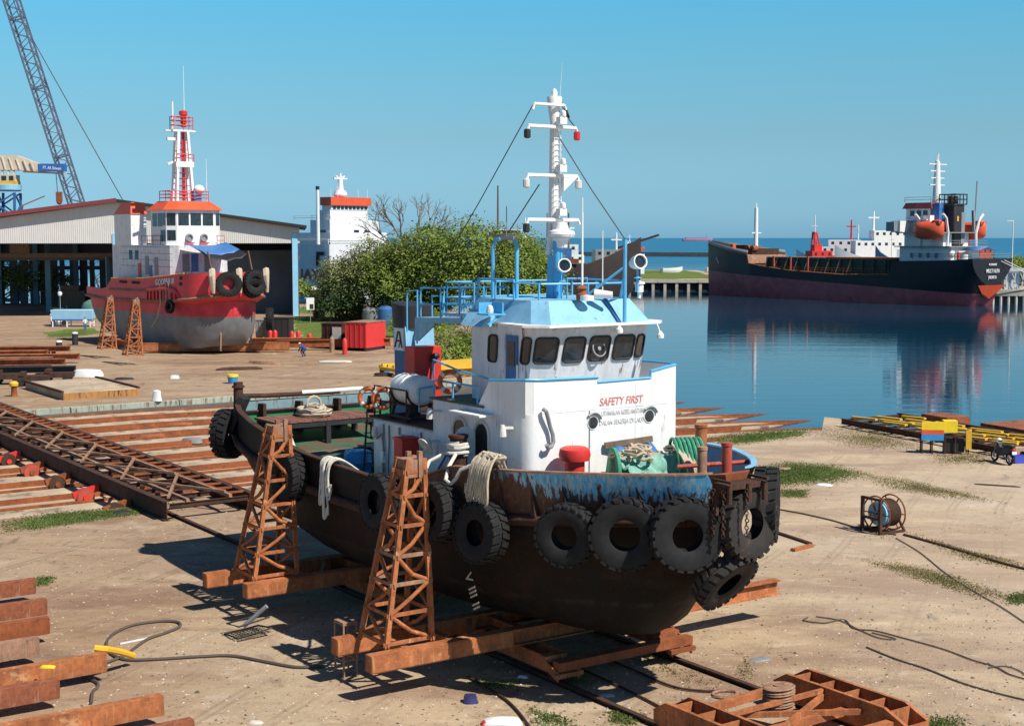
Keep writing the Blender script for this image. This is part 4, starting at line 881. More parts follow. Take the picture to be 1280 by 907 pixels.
def put_tyre(p, axis, label, brown=False, k=1.0, world=False, group='tyre fenders hung round the black tug', spin=0):
    src = TYB if brown else TY
    o = src if src.name not in used else src.copy()
    if src.name in used: COL.objects.link(o)
    used[src.name] = 1
    loc = Vector(p) if world else TW(*p); ax = Vector(axis) if world else (TM.to_3x3() @ Vector(axis))
    q = ax.normalized().to_track_quat('Z', 'Y'); o.rotation_euler = (q @ Euler((0, 0, spin)).to_quaternion()).to_euler(); o.location = loc; rt_ = random.Random(len(label) * 7 + label.count('e')); o.scale = (k * rt_.uniform(.96, 1.03), k * rt_.uniform(.95, 1.02), k * rt_.uniform(.86, 1.14))
    return tag(o, label, 'tyre', group)
put_tyre((.18, -4.22, 4.35), (.12, -1, .1), 'tyre fender on the dark hull beside the white bow rope coil', k=.90)
put_tyre((2.58, -3.22, 4.58), (.55, -.83, -.05), 'tyre fender under the blue bulwark, below the red mushroom vent', k=.88, spin=.2)
put_tyre((3.85, -2.35, 4.72), (.70, -.70, 0), 'tyre fender with black hole under the blue bulwark, below the green nets', k=.95, spin=.5)
put_tyre((4.98, -1.4, 4.8), (.93, -.36, 0), 'big tyre fender beside the rusty bow plate, with its face square to the bow corner', k=1.0, spin=.9)
put_tyre((5.45, .2, 4.98), (1, .08, .03), 'big ribbed tyre chained at the very tip of the bow', k=.99, brown=True, spin=.3)
put_tyre((4.95, -.05, 3.5), (.76, .14, -.60), 'tilted mud brown tyre hanging lowest under the bow', True, k=.96)
put_tyre((5.0, 1.3, 5.25), (.75, .65, 0), 'tyre behind the bow tip, its edge facing the sandy ground', k=1.0)
put_tyre((-1.55, -4.55, 4.62), (0, -1, .08), 'worn tyre fender right of the front rusty tower', k=.90, spin=.4)
put_tyre((-4.65, -4.55, 4.45), (0, -1, .05), 'dark tyre fender half hidden left of the front rusty tower', k=.88)
put_tyre((-10.7, -4.5, 4.30), (0, -1, .05), 'tyre fender showing right of the rear rusty tower', k=.88, spin=.1)
put_tyre((-17.75, -3.55, 4.85), (-.80, -.60, 0), 'tyre fender with red smear on the stern corner', k=.97, spin=.3)

def smooth(pts, n=6):
    out = []; P = [pts[0]] + pts + [pts[-1]]
    for i in range(1, len(P) - 2):
        for k in range(n):
            t = k / n; a, b, c, d = P[i - 1], P[i], P[i + 1], P[i + 2]
            out.append(.5 * ((2 * b) + (c - a) * t + (2 * a - 5 * b + 4 * c - d) * t * t + (3 * b - a - 3 * c + d) * t ** 3))
    out.append(pts[-1]); return out
def coil_pts(c, r, loops, pitch, jitter=.03, ax=(1, .8), n=18):
    pts = []
    for i in range(int(loops * n)):
        a = 2 * math.pi * i / n; rr = r * (1 + random.uniform(-.06, .06)) + .05 * math.sin(a * .37)
        pts.append(Vector((c[0] + rr * ax[0] * math.cos(a), c[1] + rr * ax[1] * math.sin(a), c[2] + pitch * i / n + random.uniform(-jitter, jitter))))
    return pts
# rope coil on the bench
mb = MB(); mb.tube(coil_pts((-16.4, -.75, 5.52), .68, 4, .05), .05, 6); mb.tube(coil_pts((-16.4, -.7, 5.68), .42, 3, .06), .05, 6)
mb.tube([(-16.3 + .0 * k, -.8 + .28 * math.cos(R(-30 + 24 * k)), 5.9 + .28 * math.sin(R(-30 + 24 * k))) for k in range(11)], .05, 6)
tugthing(mb, 'rope_coil', M['rope'], (-16.4, -.75, 5.45), 'coiled hemp rope lying on the red planked bench at the stern', 'rope')
# white rope over the aft bulwark
mb = MB()
for k in range(9):
    x = -8.82 + k * .085 + random.uniform(-.02, .02); d = random.uniform(.75, 1.3) if k not in (3, 4, 5) else random.uniform(1.5, 1.8); yo = random.uniform(-.05, .05)
    mb.tube(smooth([Vector(p) for p in ((x + .3, -3.4, 4.75), (x + .2, -3.85 + yo, 5.05 + .03 * (k % 3)), (x + .06, -4.12, 5.18 + .03 * (k % 2)), (x, -4.30 + yo, 5.02), (x + random.uniform(-.07, .07), -4.36 + yo, 4.6), (x + random.uniform(-.08, .10), -4.36 + yo, 5.1 - d), (x + .07, -4.35, 5.0 - d), (x + .10, -4.34, 5.3 - d))], 3), .034, 6)
tugthing(mb, 'rope_bundle', M['rope_white'], (-8.4, -4.2, 5.05), 'white rope bundle hanging over the aft bulwark beside the blue drum', 'rope')
mb = MB(); mb.tube([(-12.1, -3.9, 4.35), (-12.1, -3.85, 5.2), (-12.4, -3.7, 5.6), (-12.75, -3.5, 5.4), (-12.6, -3.4, 5.0), (-13.1, -3.5, 4.7), (-13.6, -3.6, 4.9)], .06, 7)
mb.tube([(-12.9, -3.6, 5.25), (-12.6, -3.5, 5.1), (-12.4, -3.5, 4.9), (-12.8, -3.5, 4.75)], .06, 7)
tugthing(mb, 'mooring_rope', M['rope_white'], (-12.5, -3.7, 4.35), 'short white rope loop tied at the aft bulwark right of the rear tower', 'rope')
# rope coil over fore bulwark, and rope to the tower
mb = MB()
for k in range(15):
    x = -.40 + k * .062 + random.uniform(-.03, .03); d = .65 + .2 * math.sin(k * 1.3) + .03 * k + random.uniform(-.1, .1); h = random.uniform(-.05, .12)
    mb.tube(smooth([Vector(p) for p in ((x - .2, -3.35, 5.6), (x - .1, -3.62, 6.05 + h), (x, -3.86, 6.28 + h), (x + .06, -4.12, 6.14), (x + .1, -4.26, 5.75), (x + .05 + .09 * math.sin(k), -4.30, 6.1 - d), (x - .06, -4.28, 5.97 - d), (x - .12, -4.22, 6.2 - d))], 3), .036, 6)
for k in range(4): mb.tube(coil_pts((-.15 + .18 * k, -3.8, 6.3), .2, 2, .03, .03, (1, .7), 12), .036, 6)
tugthing(mb, 'rope_coil', M['rope'], (.1, -3.9, 5.95), 'thick pale rope coil slung over the forward bulwark beside the arched doors', 'rope')
mb = MB(); mb.tube(coil_pts((-2.2, -3.4, 6.05), .27, 5, .07, .01, (1, 1), 14), .045, 6)
mb.tube([(-2.0, -3.6, 6.1), (-1.75, -4.0, 5.8), (-1.5, -4.25, 5.5), (-1.25, -4.25, 5.42), (-1.05, -4.2, 5.6), (-.9, -4.15, 5.85), (-.6, -3.95, 6.0), (-.3, -3.8, 6.05)], .055, 7)
mb.tube([(-2.4, -3.5, 6.15), (-2.6, -4.1, 5.85), (-2.25, -4.55, 5.45), (-1.95, -4.72, 5.5)], .05, 7)
tugthing(mb, 'mooring_rope', M['rope_white'], (-2.2, -3.5, 5.9), 'white mooring rope wound round the rusty bitt by the arched doors', 'rope')
mb = MB()
for k in range(9):
    c = (1.15 + .4 * math.sin(k), -.35 + k * .2, 6.1 + .12 * math.sin(k * 1.7)); mb.tube(coil_pts(c, .32, 2, .06, .05, (1, .7), 10), .045, 5)
tugthing(mb, 'rope_heap', M['rope'], (1.2, .5, 6.0), 'heap of tan ropes lying over the windlass on the foredeck', 'rope')
mb = MB()
for k in range(7):
    T = Matrix.Translation((1.75 + .05 * k, 1.05 + k * .11, 6.0)) @ Matrix.Rotation(R(62), 4, 'Z') @ Matrix.Rotation(R(84), 4, 'Y')
    mb.ring([(.58 + .045 * math.cos(a), .045 * math.sin(a)) for a in [R(60 * i) for i in range(6)]], T, 24)
tugthing(mb, 'rope_coil', M['rope_green'], (1.9, 1.4, 5.4), 'green nylon rope hanging in loops on the foredeck windlass', 'rope')
mb = MB()
for k in range(6): mb.tube([(1.95, .78 + k * .06, 6.45), (2.3, .8 + k * .06, 6.2), (2.5, .85 + k * .07, 5.9), (2.55, .9 + k * .07, 5.6)], .045, 5)
tugthing(mb, 'rope_loops', M['rope'], (2.3, .9, 5.9), 'tan rope loops hanging before the green rope coil', 'rope')
mb = MB(); rr = []
for i in range(9):
    row = []
    for j in range(11):
        row.append((1.3 + i * .12, -.6 + j * .16, 6.05 - .10 * i * .6 + .10 * math.sin(i * 1.9 + j * 1.3) + .06 * random.uniform(-1, 1) - .01 * (i - 3) ** 2))
    rr.append(row)
mb.loft(rr); o = tugthing(mb, 'fishing_net', M['net_teal'], (1.8, .2, 5.9), 'faded turquoise net draped over the foredeck windlass', 'net'); o.modifiers.new('solid', 'SOLIDIFY').thickness = .03
# green net heap on aft deck
mb = MB(); rr = []
for i in range(14):
    rr.append([(-13.2 + i * .26, -2.9 + j * .34, 4.45 + .42 * math.exp(-((i - 6) / 5) ** 2 - ((j - 6) / 5) ** 2) + .10 * random.uniform(-1, 1)) for j in range(13)])
mb.loft(rr); o = tugthing(mb, 'net_heap', paint('dark green net', (.05, .10, .065), .9, .5, 2.5, rust=.15, streak=False, bmp=.6), (-11.8, -.8, 4.3), 'heap of dark green netting spread on the aft deck', 'net')
mb = MB(); rr = []
for i in range(6): rr.append([(-12.2 + i * .22, -1.2 + j * .25, 4.98 + .06 * random.uniform(-1, 1) - .03 * abs(i - 3)) for j in range(7)])
mb.loft(rr); tugthing(mb, 'sacking', M['rope'], (-11.6, -.5, 4.7), 'tan sacking cloth thrown over the green netting', 'cloth').modifiers.new('s', 'SOLIDIFY').thickness = .04
for i, (x, y, l, lb) in enumerate(((-14.4, -2.8, 2.4, 'weathered plank lying on the aft deck nearest the bench'), (-13.9, -2.0, 2.8, 'longer weathered plank lying across the aft deck by the net heap'))):
    mb = MB(); mb.bar((x, y, 4.42), (x + .5, y + l, 4.5), .28, .06); tugthing(mb, 'plank', M['wood_old'], (x, y, 4.4), lb, 'plank')
# blue drum
dr = empty('plastic_drum', TW(-10.05, -2.35, 4.06), TROT, 'bright blue plastic drum standing on the aft deck by the grey casing', 'drum')
mb = MB(); mb.lathe([(.40, 0), (.44, .05), (.44, .3), (.46, .33), (.44, .36), (.45, .62), (.47, .65), (.45, .68), (.44, .95), (.40, 1.02), (.36, 1.0), (.35, 1.03), (0, 1.03)], None, 22); mb.build('shell', M['drum_blue'], dr)
mb = MB(); mb.cyl((.15, .1, 1.03), (.15, .1, 1.07), .06, n=10); mb.cyl((-.15, -.1, 1.03), (-.15, -.1, 1.07), .06, n=10); mb.build('bung', M['white_clean'], dr)
mb = MB(); mb.lathe([(.455, .25), (.455, .55)], None, 22, False); 
# lifebuoys
def buoy(p, axis, label):
    o = empty('lifebuoy', TW(*p), TROT, label, 'lifebuoy', 'lifebuoys on the black tug'); q = Vector(axis).to_track_quat('Z', 'Y').to_matrix().to_4x4()
    mb = MB(); mb.ring([(.29 + .075 * math.cos(a), .075 * math.sin(a)) for a in [R(45 * i) for i in range(8)]], q, 28); mb.build('ring', M['orange'], o)
    for k in range(4):
        mb = MB(); T = q @ Matrix.Rotation(R(90 * k + 45), 4, 'Z') @ Matrix.Translation((.29, 0, 0)) @ Matrix.Rotation(R(90), 4, 'X')
        mb.ring([(.082, -.05), (.082, .05), (.076, .05), (.076, -.05)], T, 12); mb.build('band', M['offwhite'], o)
buoy((-8.75, -2.62, 6.95), (.75, -.6, .1), 'orange lifebuoy on the casing rail, nearest the ladder')
buoy((-7.9, -2.6, 7.0), (.75, -.6, .05), 'orange lifebuoy on the casing rail next to the white liferaft')
buoy((-4.0, -2.55, 7.85), (.85, -.5, 0), 'orange lifebuoy on the bridge deck rail behind the red locker')
# liferaft
lr = empty('liferaft', TW(-7.15, -1.95, 6.405), TROT, 'white liferaft canister lying on a dark cradle in front of the red locker', 'liferaft')
lr.scale = (1.08, 1.08, 1.08)
T = Matrix.Translation((0, 0, .85)) @ Matrix.Rotation(R(90), 4, 'Y') @ Matrix.Rotation(0, 4, 'Z')
mb = MB(); mb.lathe([(0, -.72), (.3, -.70), (.40, -.62), (.43, -.5), (.43, -.06), (.45, -.05), (.45, .05), (.43, .06), (.43, .5), (.40, .62), (.3, .70), (0, .72)], T, 24); mb.build('canister', M['white_clean'], lr)
mb = MB()
for x in (-.45, .45): mb.bar((x, -.45, .02), (x, -.25, .6), .06); mb.bar((x, .45, .02), (x, .25, .6), .06); mb.bar((x, -.5, .05), (x, .5, .05), .08); mb.tube([(x, .46 * math.cos(a), .85 + .46 * math.sin(a)) for a in [R(180 + 22.5 * i) for i in range(9)]], .03, 5)
mb.bar((-.7, -.48, .1), (.7, -.48, .1), .05); mb.build('cradle', M['gasket'], lr)
mb = MB(); mb.tube([(.78, -.25, .3), (.8, -.25, .95), (.8, .3, 1.0)], .03, 6); mb.tube([(.78, -.25, .3), (.75, .25, .28)], .03, 6); mb.build('release_bracket', M['blue_rail'], lr)

# ================================================================== CRADLE UNDER THE TUG
def cradle(x1, x2, label, yl=(-7.0, -7.0), yr=(7.6, 7.6)):
    c = empty('slip_cradle', TW((x1 + x2) / 2, 0, 0), TROT, label, 'cradle'); xm = (x1 + x2) / 2
    for x, a, b in ((x1, yl[0], yr[0]), (x2, yl[1], yr[1])):
        mb = MB(); mb.ibeam((x - xm, a, 1.06), (x - xm, b, 1.06), .34, .46, .04); mb.box(x - xm - .17, x - xm + .17, a - .012, a + .012, .84, 1.28); mb.box(x - xm + .168, x - xm + .19, a, a + 4.4, .86, 1.26); mb.build('cross_beam', M['rust_orange'], c)
    for y in (-5.6, -4.2, -2, 0, 2, 4.5): MB().ibeam((x1 - xm - .01, y, 1.02), (x2 - xm + .01, y, 1.02), .2, .3, .03).build('tie_beam', M['rust_orange'], c)
    MB().bar((x1 - xm, -3.9, 1.2), (x2 - xm, -2.7, 1.2), .14, .1).build('diagonal_tie', M['rust_orange'], c)
    for s in (-2, 2):
        mb = MB()
        for y in (s - .35, s + .35): mb.prism([(x2 - xm - .9, .42), (x1 - xm + 1.5, .42), (x1 - xm + 1.9, .25), (x1 - xm + 1.9, .48), (x1 - xm + 1.1, .82), (x2 - xm - .9, .82)], -.03, .03, Matrix.Translation((0, y, 0)) @ Matrix(((1, 0, 0, 0), (0, 0, -1, 0), (0, 1, 0, 0), (0, 0, 0, 1))))
        mb.bar((x1 - xm + 1.2, s - .36, .7), (x1 - xm + 1.2, s + .36, .7), .3, .2); mb.bar((x1 - xm + 1.9, s - .45, .4), (x1 - xm + 1.9, s + .45, .4), .14, .12)
        b = mb.build('bogie', M['rust_orange' if s < 0 else 'rust'], c)
        for xx in (x1 - xm + 1.3, x2 - xm - .3):
            mb = MB(); mb.cyl((xx, s - .14, .36), (xx, s + .14, .36), .24, n=18); mb.cyl((xx, s + .14, .36), (xx, s + .2, .36), .29, n=18); mb.build('wheel', M['rust_dark'], b)
    mb = MB(); mb.bar((x1 - xm + 1.75, -2.3, .62), (x1 - xm + 1.75, 2.4, .62), .3, .24); mb.build('end_beam', M['rust'], c)
    mb = MB(); mb.cbox((x1 - xm, 0, 1.3), (.5, 1.0, .1)); mb.cbox((x2 - xm, 0, 1.3), (.5, 1.0, .1)); mb.build('keel_block', M['wood_old'], c)
    return c
def tower(x, y, z0, hb, top, ht, label, wx=.95, wy=.95, tx=.34, ty=.30, dx=.0, dy=.55):
    t = empty('support_tower', TW(x, y, z0), TROT, label, 'tower')
    def cn(k, sx, sy): return Vector((dx * k + sx * (wx + (tx - wx) * k), dy * k + sy * (wy + (ty - wy) * k), ht * k))
    for sx, sy in ((-1, -1), (1, -1), (1, 1), (-1, 1)):
        mb = MB(); mb.bar(cn(0, sx, sy), cn(1, sx, sy), .13, .11, (1, 0, 0)); mb.build('leg', M['rust_orange'], t)
    lv = [0.02, .17, .33, .48, .64, .80, .93]
    for k in lv:
        mb = MB()
        for a, b in (((-1, -1), (1, -1)), ((1, -1), (1, 1)), ((1, 1), (-1, 1)), ((-1, 1), (-1, -1))):
            p, q = cn(k, *a), cn(k, *b); d = (q - p).normalized() * .1; mb.bar(p - d, q + d, .05, .10)
        mb.build('horizontal_brace', M['rust_pale' if hb and k in (.48, .33) else 'rust_orange'], t)
    mb = MB()
    for i, (k, k2) in enumerate(zip(lv, lv[1:])):
        f = i % 2
        for a, b in (((-1, -1), (1, -1)), ((1, -1), (1, 1)), ((1, 1), (-1, 1)), ((-1, 1), (-1, -1))):
            p, q = (cn(k, *a), cn(k2, *b)) if f else (cn(k, *b), cn(k2, *a))
            if random.random() < .75: mb.tube([p, (p + q) / 2 + Vector((0, 0, random.uniform(-.12, .02))), q], .055, 8)
            else: mb.tube([p, (p + q) / 2 + Vector((random.uniform(-.05, .05), 0, -.16)), q], .06, 8)
    mb.build('diagonal_braces', M['rust_orange'], t)
    mb = MB(); c1 = cn(1, 0, 0); mb.box(c1.x - .31, c1.x + .31, c1.y - .29, c1.y + .29, ht - .5, ht - .02)
    mb.bar((c1.x - .3, c1.y + .1, ht - .5), (c1.x - .3, c1.y + .1, ht + .12), .12); mb.bar((c1.x + .3, c1.y + .1, ht - .5), (c1.x + .3, c1.y + .1, ht + .2), .12); mb.build('head_block', M['rust_pale'], t)
    return t
cradle(-.85, -2.75, 'rusty slip cradle under the forward hull of the black tug')
cradle(-9.75, -11.75, 'rusty slip cradle under the stern half of the black tug', (-6.5, -7.0), (6.6, 6.6))
tower(-1.85, -5.62, 1.28, 1, 0, 4.85, 'tall rusty lattice tower propping the tug beside the arched doors', .70, .70, .26, .25, -.1, .55)
tower(-10.7, -5.35, 1.28, 0, 0, 4.75, 'tall rusty lattice tower propping the stern half of the tug', .74, .74, .26, .25, -.1, .55)
# small steel stool by the towers and wire basket
o = empty('step_stand', TW(-3.35, -6.35, 0), TROT, 'small mauve steel step stand behind the front tower beam end', 'stand'); mb = MB()
for x, y in ((-.25, -.2), (.25, -.2), (.25, .2), (-.25, .2)): mb.bar((x, y, 0), (x, y, 1.55), .045)
for z in (.5, 1.0, 1.5):
    mb.bar((-.25, -.2, z), (.25, -.2, z), .04); mb.bar((-.25, .2, z), (.25, .2, z), .04); mb.bar((-.25, -.2, z), (-.25, .2, z), .04); mb.bar((.25, -.2, z), (.25, .2, z), .04)
mb.build('frame', M['rust_pale'], o)
mb = MB(); mb.box(-.27, .27, -.22, .22, 1.53, 1.56); mb.build('top_step', M['rust_pale'], o)
o = empty('wire_basket', TW(-8.55, -6.9, 0), TROT, 'bent wire mesh basket lying beneath the rear cradle beam end', 'basket'); mb = MB()
for z, k in ((.02, 1), (.35, .9)): mb.tube([(-.5 * k, -.6 * k, z), (.5 * k, -.6 * k, z + .1), (.5 * k, .5 * k, z + .25), (-.5 * k, .5 * k, z + .1)], .03, 5, True)
for i in range(9): mb.bar((-.5 + i * .125, -.6, .04), (-.45 + i * .11, .5, .14), .015)
for i in range(9): mb.bar((-.5, -.6 + i * .13, .04), (.5, -.6 + i * .13, .14), .015)
mb.build('mesh', M['gasket'], o)
mb = MB(); mb.cyl((0, 0, .12), (.5, .7, .75), .06, n=8); o = tugthing(MB().cyl((-9.1, -6.85, .15), (-8.6, -6.3, .8), .07, n=8), 'steel_pipe', M['steel_grey'], (-9, -6.8, .1), 'pale blue grey pipe leaning on the rear cradle beam end', 'pipe')

# ================================================================== FOREGROUND LEFT BEAMS
FB = [(43, 722, 738, 'rust_red', 'farthest back of the rusty beams laid out at the left edge'), (57, 747, 766, 'rust_red', 'second from the back of the rusty beams at the left edge'), (60, 770, 790, 'rust', 'third from the back of the rusty beams at the left edge, darker red'),
      (47, 795, 818, 'rust_pale', 'short rusty beam with flaking white paint at the left edge'), (131, 815, 836, 'rust_orange', 'long rusty beam whose end touches the yellow hose collar'), (72, 847, 872, 'rust_red', 'short rusty beam just below the one with the yellow hose collar'),
      (202, 867, 892, 'rust_orange', 'long rusty beam in the lower left corner with a pale yellow patch'), (240, 897, 925, 'rust_red', 'rusty beam end lowest at the bottom left edge')]
for u, v, v2, mt, lb in FB:
    h = .50; z1 = .78; p = G(u, v, z1); d = -LF
    o = empty('steel_beam', (p.x, p.y, 0), YARD, lb, 'beam', 'rusty beams laid out at the left edge'); mb = MB()
    LN = 11; mb.ibeam((-LN, 0, z1 - h / 2), (0, 0, z1 - h / 2), .26, h, .035); mb.box(-LN, -.03, -.128, -.1, z1 - h + .036, z1 - .036); mb.box(-.05, .012, -.13, .13, z1 - h + .04, z1 - .05); mb.build('girder', M[mt], o)
    mb = MB()
    for x in (-1.9, -6.5, -10.4): mb.bar((x, -.4, (z1 - h) / 2), (x, .4, (z1 - h) / 2), .25, z1 - h)
    mb.build('packing', M['wood_old'], o)
# hose with yellow collar
def gpath(px, z=.05): return [G(u, v, z) for u, v in px]
mb = MB(); mb.tube(smooth(gpath([(405, 832), (370, 833), (330, 826), (290, 819), (250, 820), (200, 823), (160, 824), (140, 817), (133, 805), (140, 793), (165, 781), (200, 776), (222, 777), (224, 783), (205, 791), (185, 798), (170, 808), (158, 817), (140, 825), (118, 832), (104, 840), (106, 846), (121, 852), (122, 858), (116, 864), (114, 878)])), .045, 6)
tag(mb.build('air_hose', M['cable']), 'dark hose looping on the dirt from the yellow collar to the front cradle', 'hose')
p = G(143, 815, .1); mb = MB(); mb.tube([G(119, 810, .86), G(133, 811, .84), G(150, 814, .6), G(166, 819, .3)], .1, 8)
tag(mb.build('hose_collar', M['yellow']), 'bright yellow hose collar resting on the end of the long rusty beam', 'hose collar')
mb = MB(); mb.bar(G(150, 804, .03), G(185, 797, .03), .04); tag(mb.build('white_rod', M['white_clean']), 'thin white rod lying inside the hose loop', 'rod')

# ================================================================== FOREGROUND CRADLE, lower right
c = empty('slip_cradle', AB(23.5, 24.1, 0), TROT, 'open rusty channel cradle in the foreground with a cable pulley in its middle', 'cradle'); c.scale = (.74, .98, .95)
def chan(y0, name):
    mb = MB()
    for y in (y0 - .38, y0 + .38):
        mb.prism([(-2.9, .42), (-2.9, .72), (-2.3, 1.0), (2.0, 1.0), (2.9, .72), (2.9, .42), (2.3, .3), (-2.4, .3)], -.025, .025, Matrix.Translation((0, y, 0)) @ Matrix(((1, 0, 0, 0), (0, 0, -1, 0), (0, 1, 0, 0), (0, 0, 0, 1))))
        mb.bar((-2.3, y, 1.012), (2.02, y, 1.012), .1, .025); mb.bar((2.0, y, 1.01), (2.92, y, .725), .1, .025); mb.bar((-2.9, y, .725), (-2.3, y, 1.01), .1, .025)
    for x in (-2.1, -1.0, .1, 1.2, 2.2): mb.bar((x, y0 - .36, .66), (x, y0 + .36, .66), .05, .62)
    mb.box(2.885, 2.93, y0 - .38, y0 + .38, .45, .74); mb.box(-2.93, -2.885, y0 - .38, y0 + .38, .45, .74); return mb.build(name, M['rust_orange'], c)
for y0 in (2.05, -2.05):
    g = chan(y0, 'side_channel')
    for x in (-1.6, 1.7):
        mb = MB(); mb.cyl((x, y0 - .14, .36), (x, y0 + .14, .36), .24, n=16); mb.build('wheel', M['rust_dark'], g)
mb = MB()
mb.bar((-1.9, -1.7, .72), (-2.3, 2.4, .72), .24, .2); mb.bar((-1.3, -1.65, .74), (1.1, 1.6, .74), .11, .14); mb.bar((1.3, -1.65, .76), (-.6, 1.65, .78), .13, .15); mb.bar((.4, -1.65, .6), (.4, 1.65, .6), .2, .2); mb.bar((-.6, -1.65, .9), (-.6, 1.62, .92), .12, .12); mb.bar((2.3, -1.65, .62), (2.3, 1.65, .62), .3, .3)
mb.build('cross_members', M['rust_orange'], c)
mb = MB(); T = Matrix.Translation((-.95, .35, .62))
for k in range(4): mb.lathe([(.2, k * .15), (.42, k * .15), (.46, k * .15 + .03), (.36, k * .15 + .075), (.46, k * .15 + .12), (.42, k * .15 + .15)], T, 22, False)
mb.lathe([(.0, .62), (.15, .63), (.15, .6), (.42, .6)], T, 22, False); mb.build('pulley', M['rust_pale'], c)
mb = MB(); mb.ring([(.34 + .05 * math.cos(a), .05 * math.sin(a)) for a in [R(60 * i) for i in range(6)]], Matrix.Translation((-2.75, -.2, .72)), 18); mb.build('towing_eye', M['rust_pale'], c)
for path, nm, lb in (([(746, 818), (790, 836), (840, 857), (880, 863), (905, 862)], 'wire_rope', 'rusty wire rope from under the bow to the foreground cradle pulley'), ([(728, 836), (780, 860), (820, 880), (842, 893)], 'wire_rope', 'thin wire rope running along the ground rails to the near channel of the foreground cradle'),
                     ([(585, 845), (615, 862), (640, 880), (662, 907), (670, 925)], 'wire_rope', 'loose rusty wire rope on the dirt left of the ground rails')):
    mb = MB(); mb.tube(smooth(gpath(path, .05)), .035, 5); tag(mb.build(nm, M['rust_dark']), lb, 'wire rope')

# ================================================================== RIGHT SIDE YARD
p = G(1100, 664, 0)
rl = empty('cable_reel', p, R(30), 'hose reel with blue hub and rusty square frame standing on the sandy ground', 'cable reel'); rl.scale = (1.2, 1.2, 1.12)
mb = MB(); 
def rim(x, r, t=.03): 
    T = Matrix.Translation((x, 0, .68)) @ Matrix.Rotation(R(90), 4, 'Y'); mb.ring([(r + t * math.cos(a), t * math.sin(a)) for a in [R(60 * i) for i in range(6)]], T, 28)
rim(-.18, .64); rim(.52, .64)
for x in (-.18, .52):
    for k in range(6): a = R(60 * k); mb.bar((x, .1 * math.cos(a), .68 + .1 * math.sin(a)), (x, .64 * math.cos(a), .68 + .64 * math.sin(a)), .035)
mb.build('rims', M['rust'], rl)
mb = MB()
for x, r in ((-.12, .44), (-.02, .46)): T = Matrix.Translation((x, 0, .68)) @ Matrix.Rotation(R(90), 4, 'Y'); mb.lathe([(0, -.03), (r * .3, -.05), (r * .6, -.02), (r, -.03), (r, .03), (0, .03)], T, 26)
mb.build('hub', M['blue'], rl)
mb = MB(); T = Matrix.Translation((0, 0, .68)) @ Matrix.Rotation(R(90), 4, 'Y')
for k in range(7): mb.ring([(.47 + .045 * math.cos(a), .06 + k * .065 + .045 * math.sin(a)) for a in [R(60 * i) for i in range(6)]], T, 26)
mb.build('wound_hose', M['rust_dark'], rl)
mb = MB()
mb.bar((-.42, -.42, 0), (-.42, -.42, 1.3), .1); mb.bar((-.42, .42, 0), (-.42, .42, 1.3), .1)
for z in (.55, 1.26): mb.bar((-.42, -.42, z), (-.42, .42, z), .09)
mb.bar((-.42, -.45, .05), (.7, -.45, .05), .08); mb.bar((-.42, .45, .05), (.7, .45, .05), .08); mb.cyl((-.45, 0, .68), (.7, 0, .68), .04, n=8); mb.bar((.68, -.45, .05), (.68, 0, .68), .07); mb.bar((.68, .45, .05), (.68, 0, .68), .07)
mb.build('frame', M['rust_dark'], rl)
for path, r, lb, mt in (([(960, 634), (1000, 641), (1040, 650), (1075, 660), (1120, 668)], .035, 'thick dark cable lying from the bow to the hose reel', 'cable'), ([(965, 664), (990, 672), (1014, 680)], .09, 'dark pipe lying on the ground behind the bow tyres', 'rust_dark'),
        ([(1120, 672), (1150, 690), (1185, 718), (1220, 740), (1250, 757), (1282, 778)], .02, 'thin wire running from the hose reel to the right edge', 'cable'), ([(1130, 668), (1180, 682), (1220, 694), (1262, 706), (1290, 713)], .06, 'half buried dark rail running right from the hose reel', 'rust_dark'),
        ([(1010, 771), (1005, 775), (1030, 778), (1055, 774), (1068, 785), (1095, 788), (1130, 797), (1180, 811), (1215, 824), (1245, 833), (1262, 842), (1285, 849)], .022, 'tangled dark wire wriggling over the sand to the right edge', 'cable'), ([(1020, 770), (1050, 775), (1075, 787), (1100, 797), (1120, 798), (1090, 790)], .02, 'short loop of dark wire lying beside the tangled wire', 'cable'),
        ([(1083, 808), (1120, 823), (1160, 836), (1200, 852), (1240, 864), (1285, 875)], .024, 'straight dark cable lowest on the right side sand', 'cable'), ([(1235, 834), (1255, 832), (1275, 838), (1290, 850)], .018, 'small upper strand of wire at the right edge', 'cable')):
    mb = MB(); mb.tube(smooth(gpath(path, .03)), r, 5); tag(mb.build('ground_cable', M[mt]), lb, 'cable')
mb = MB(); mb.bar(G(991, 687, .06), G(1015, 681, .06), .22, .1); tag(mb.build('scrap_iron', M['rust_orange']), 'short scrap of orange rusted iron by the pipe end', 'scrap')
# yellow barred platform along the shore
q0, q1 = G(1052, 527, .3), G(1300, 573, .3); d = (q1 - q0); Lp = d.length; rz = math.atan2(d.y, d.x)
o = empty('shore_platform', (q0.x, q0.y, 0), rz, 'long low rusty platform with yellow bars lying along the water edge', 'platform'); mb = MB()
mb.ibeam((0, 0, .35), (Lp, 0, .35), .2, .35); mb.ibeam((0, 4.5, .45), (Lp, 4.5, .45), .25, .4)
for i in range(13): x = .3 + i * (Lp - .6) / 12; mb.bar((x, 0, .42), (x, 4.5, .5), .2, .15)
mb.build('frame', M['rust_dark'], o)
mb = MB()
for i in range(24):
    x = .4 + i * (Lp - 2) / 24; y = .5 + (i * 7 % 5) * .75; mb.bar((x, y, .62 + .02 * (i % 3)), (x + random.uniform(1.4, 2.6), y + random.uniform(.1, .6), .64 + .02 * (i % 3)), .26, .12)
mb.build('yellow_bars', M['yellow'], o)
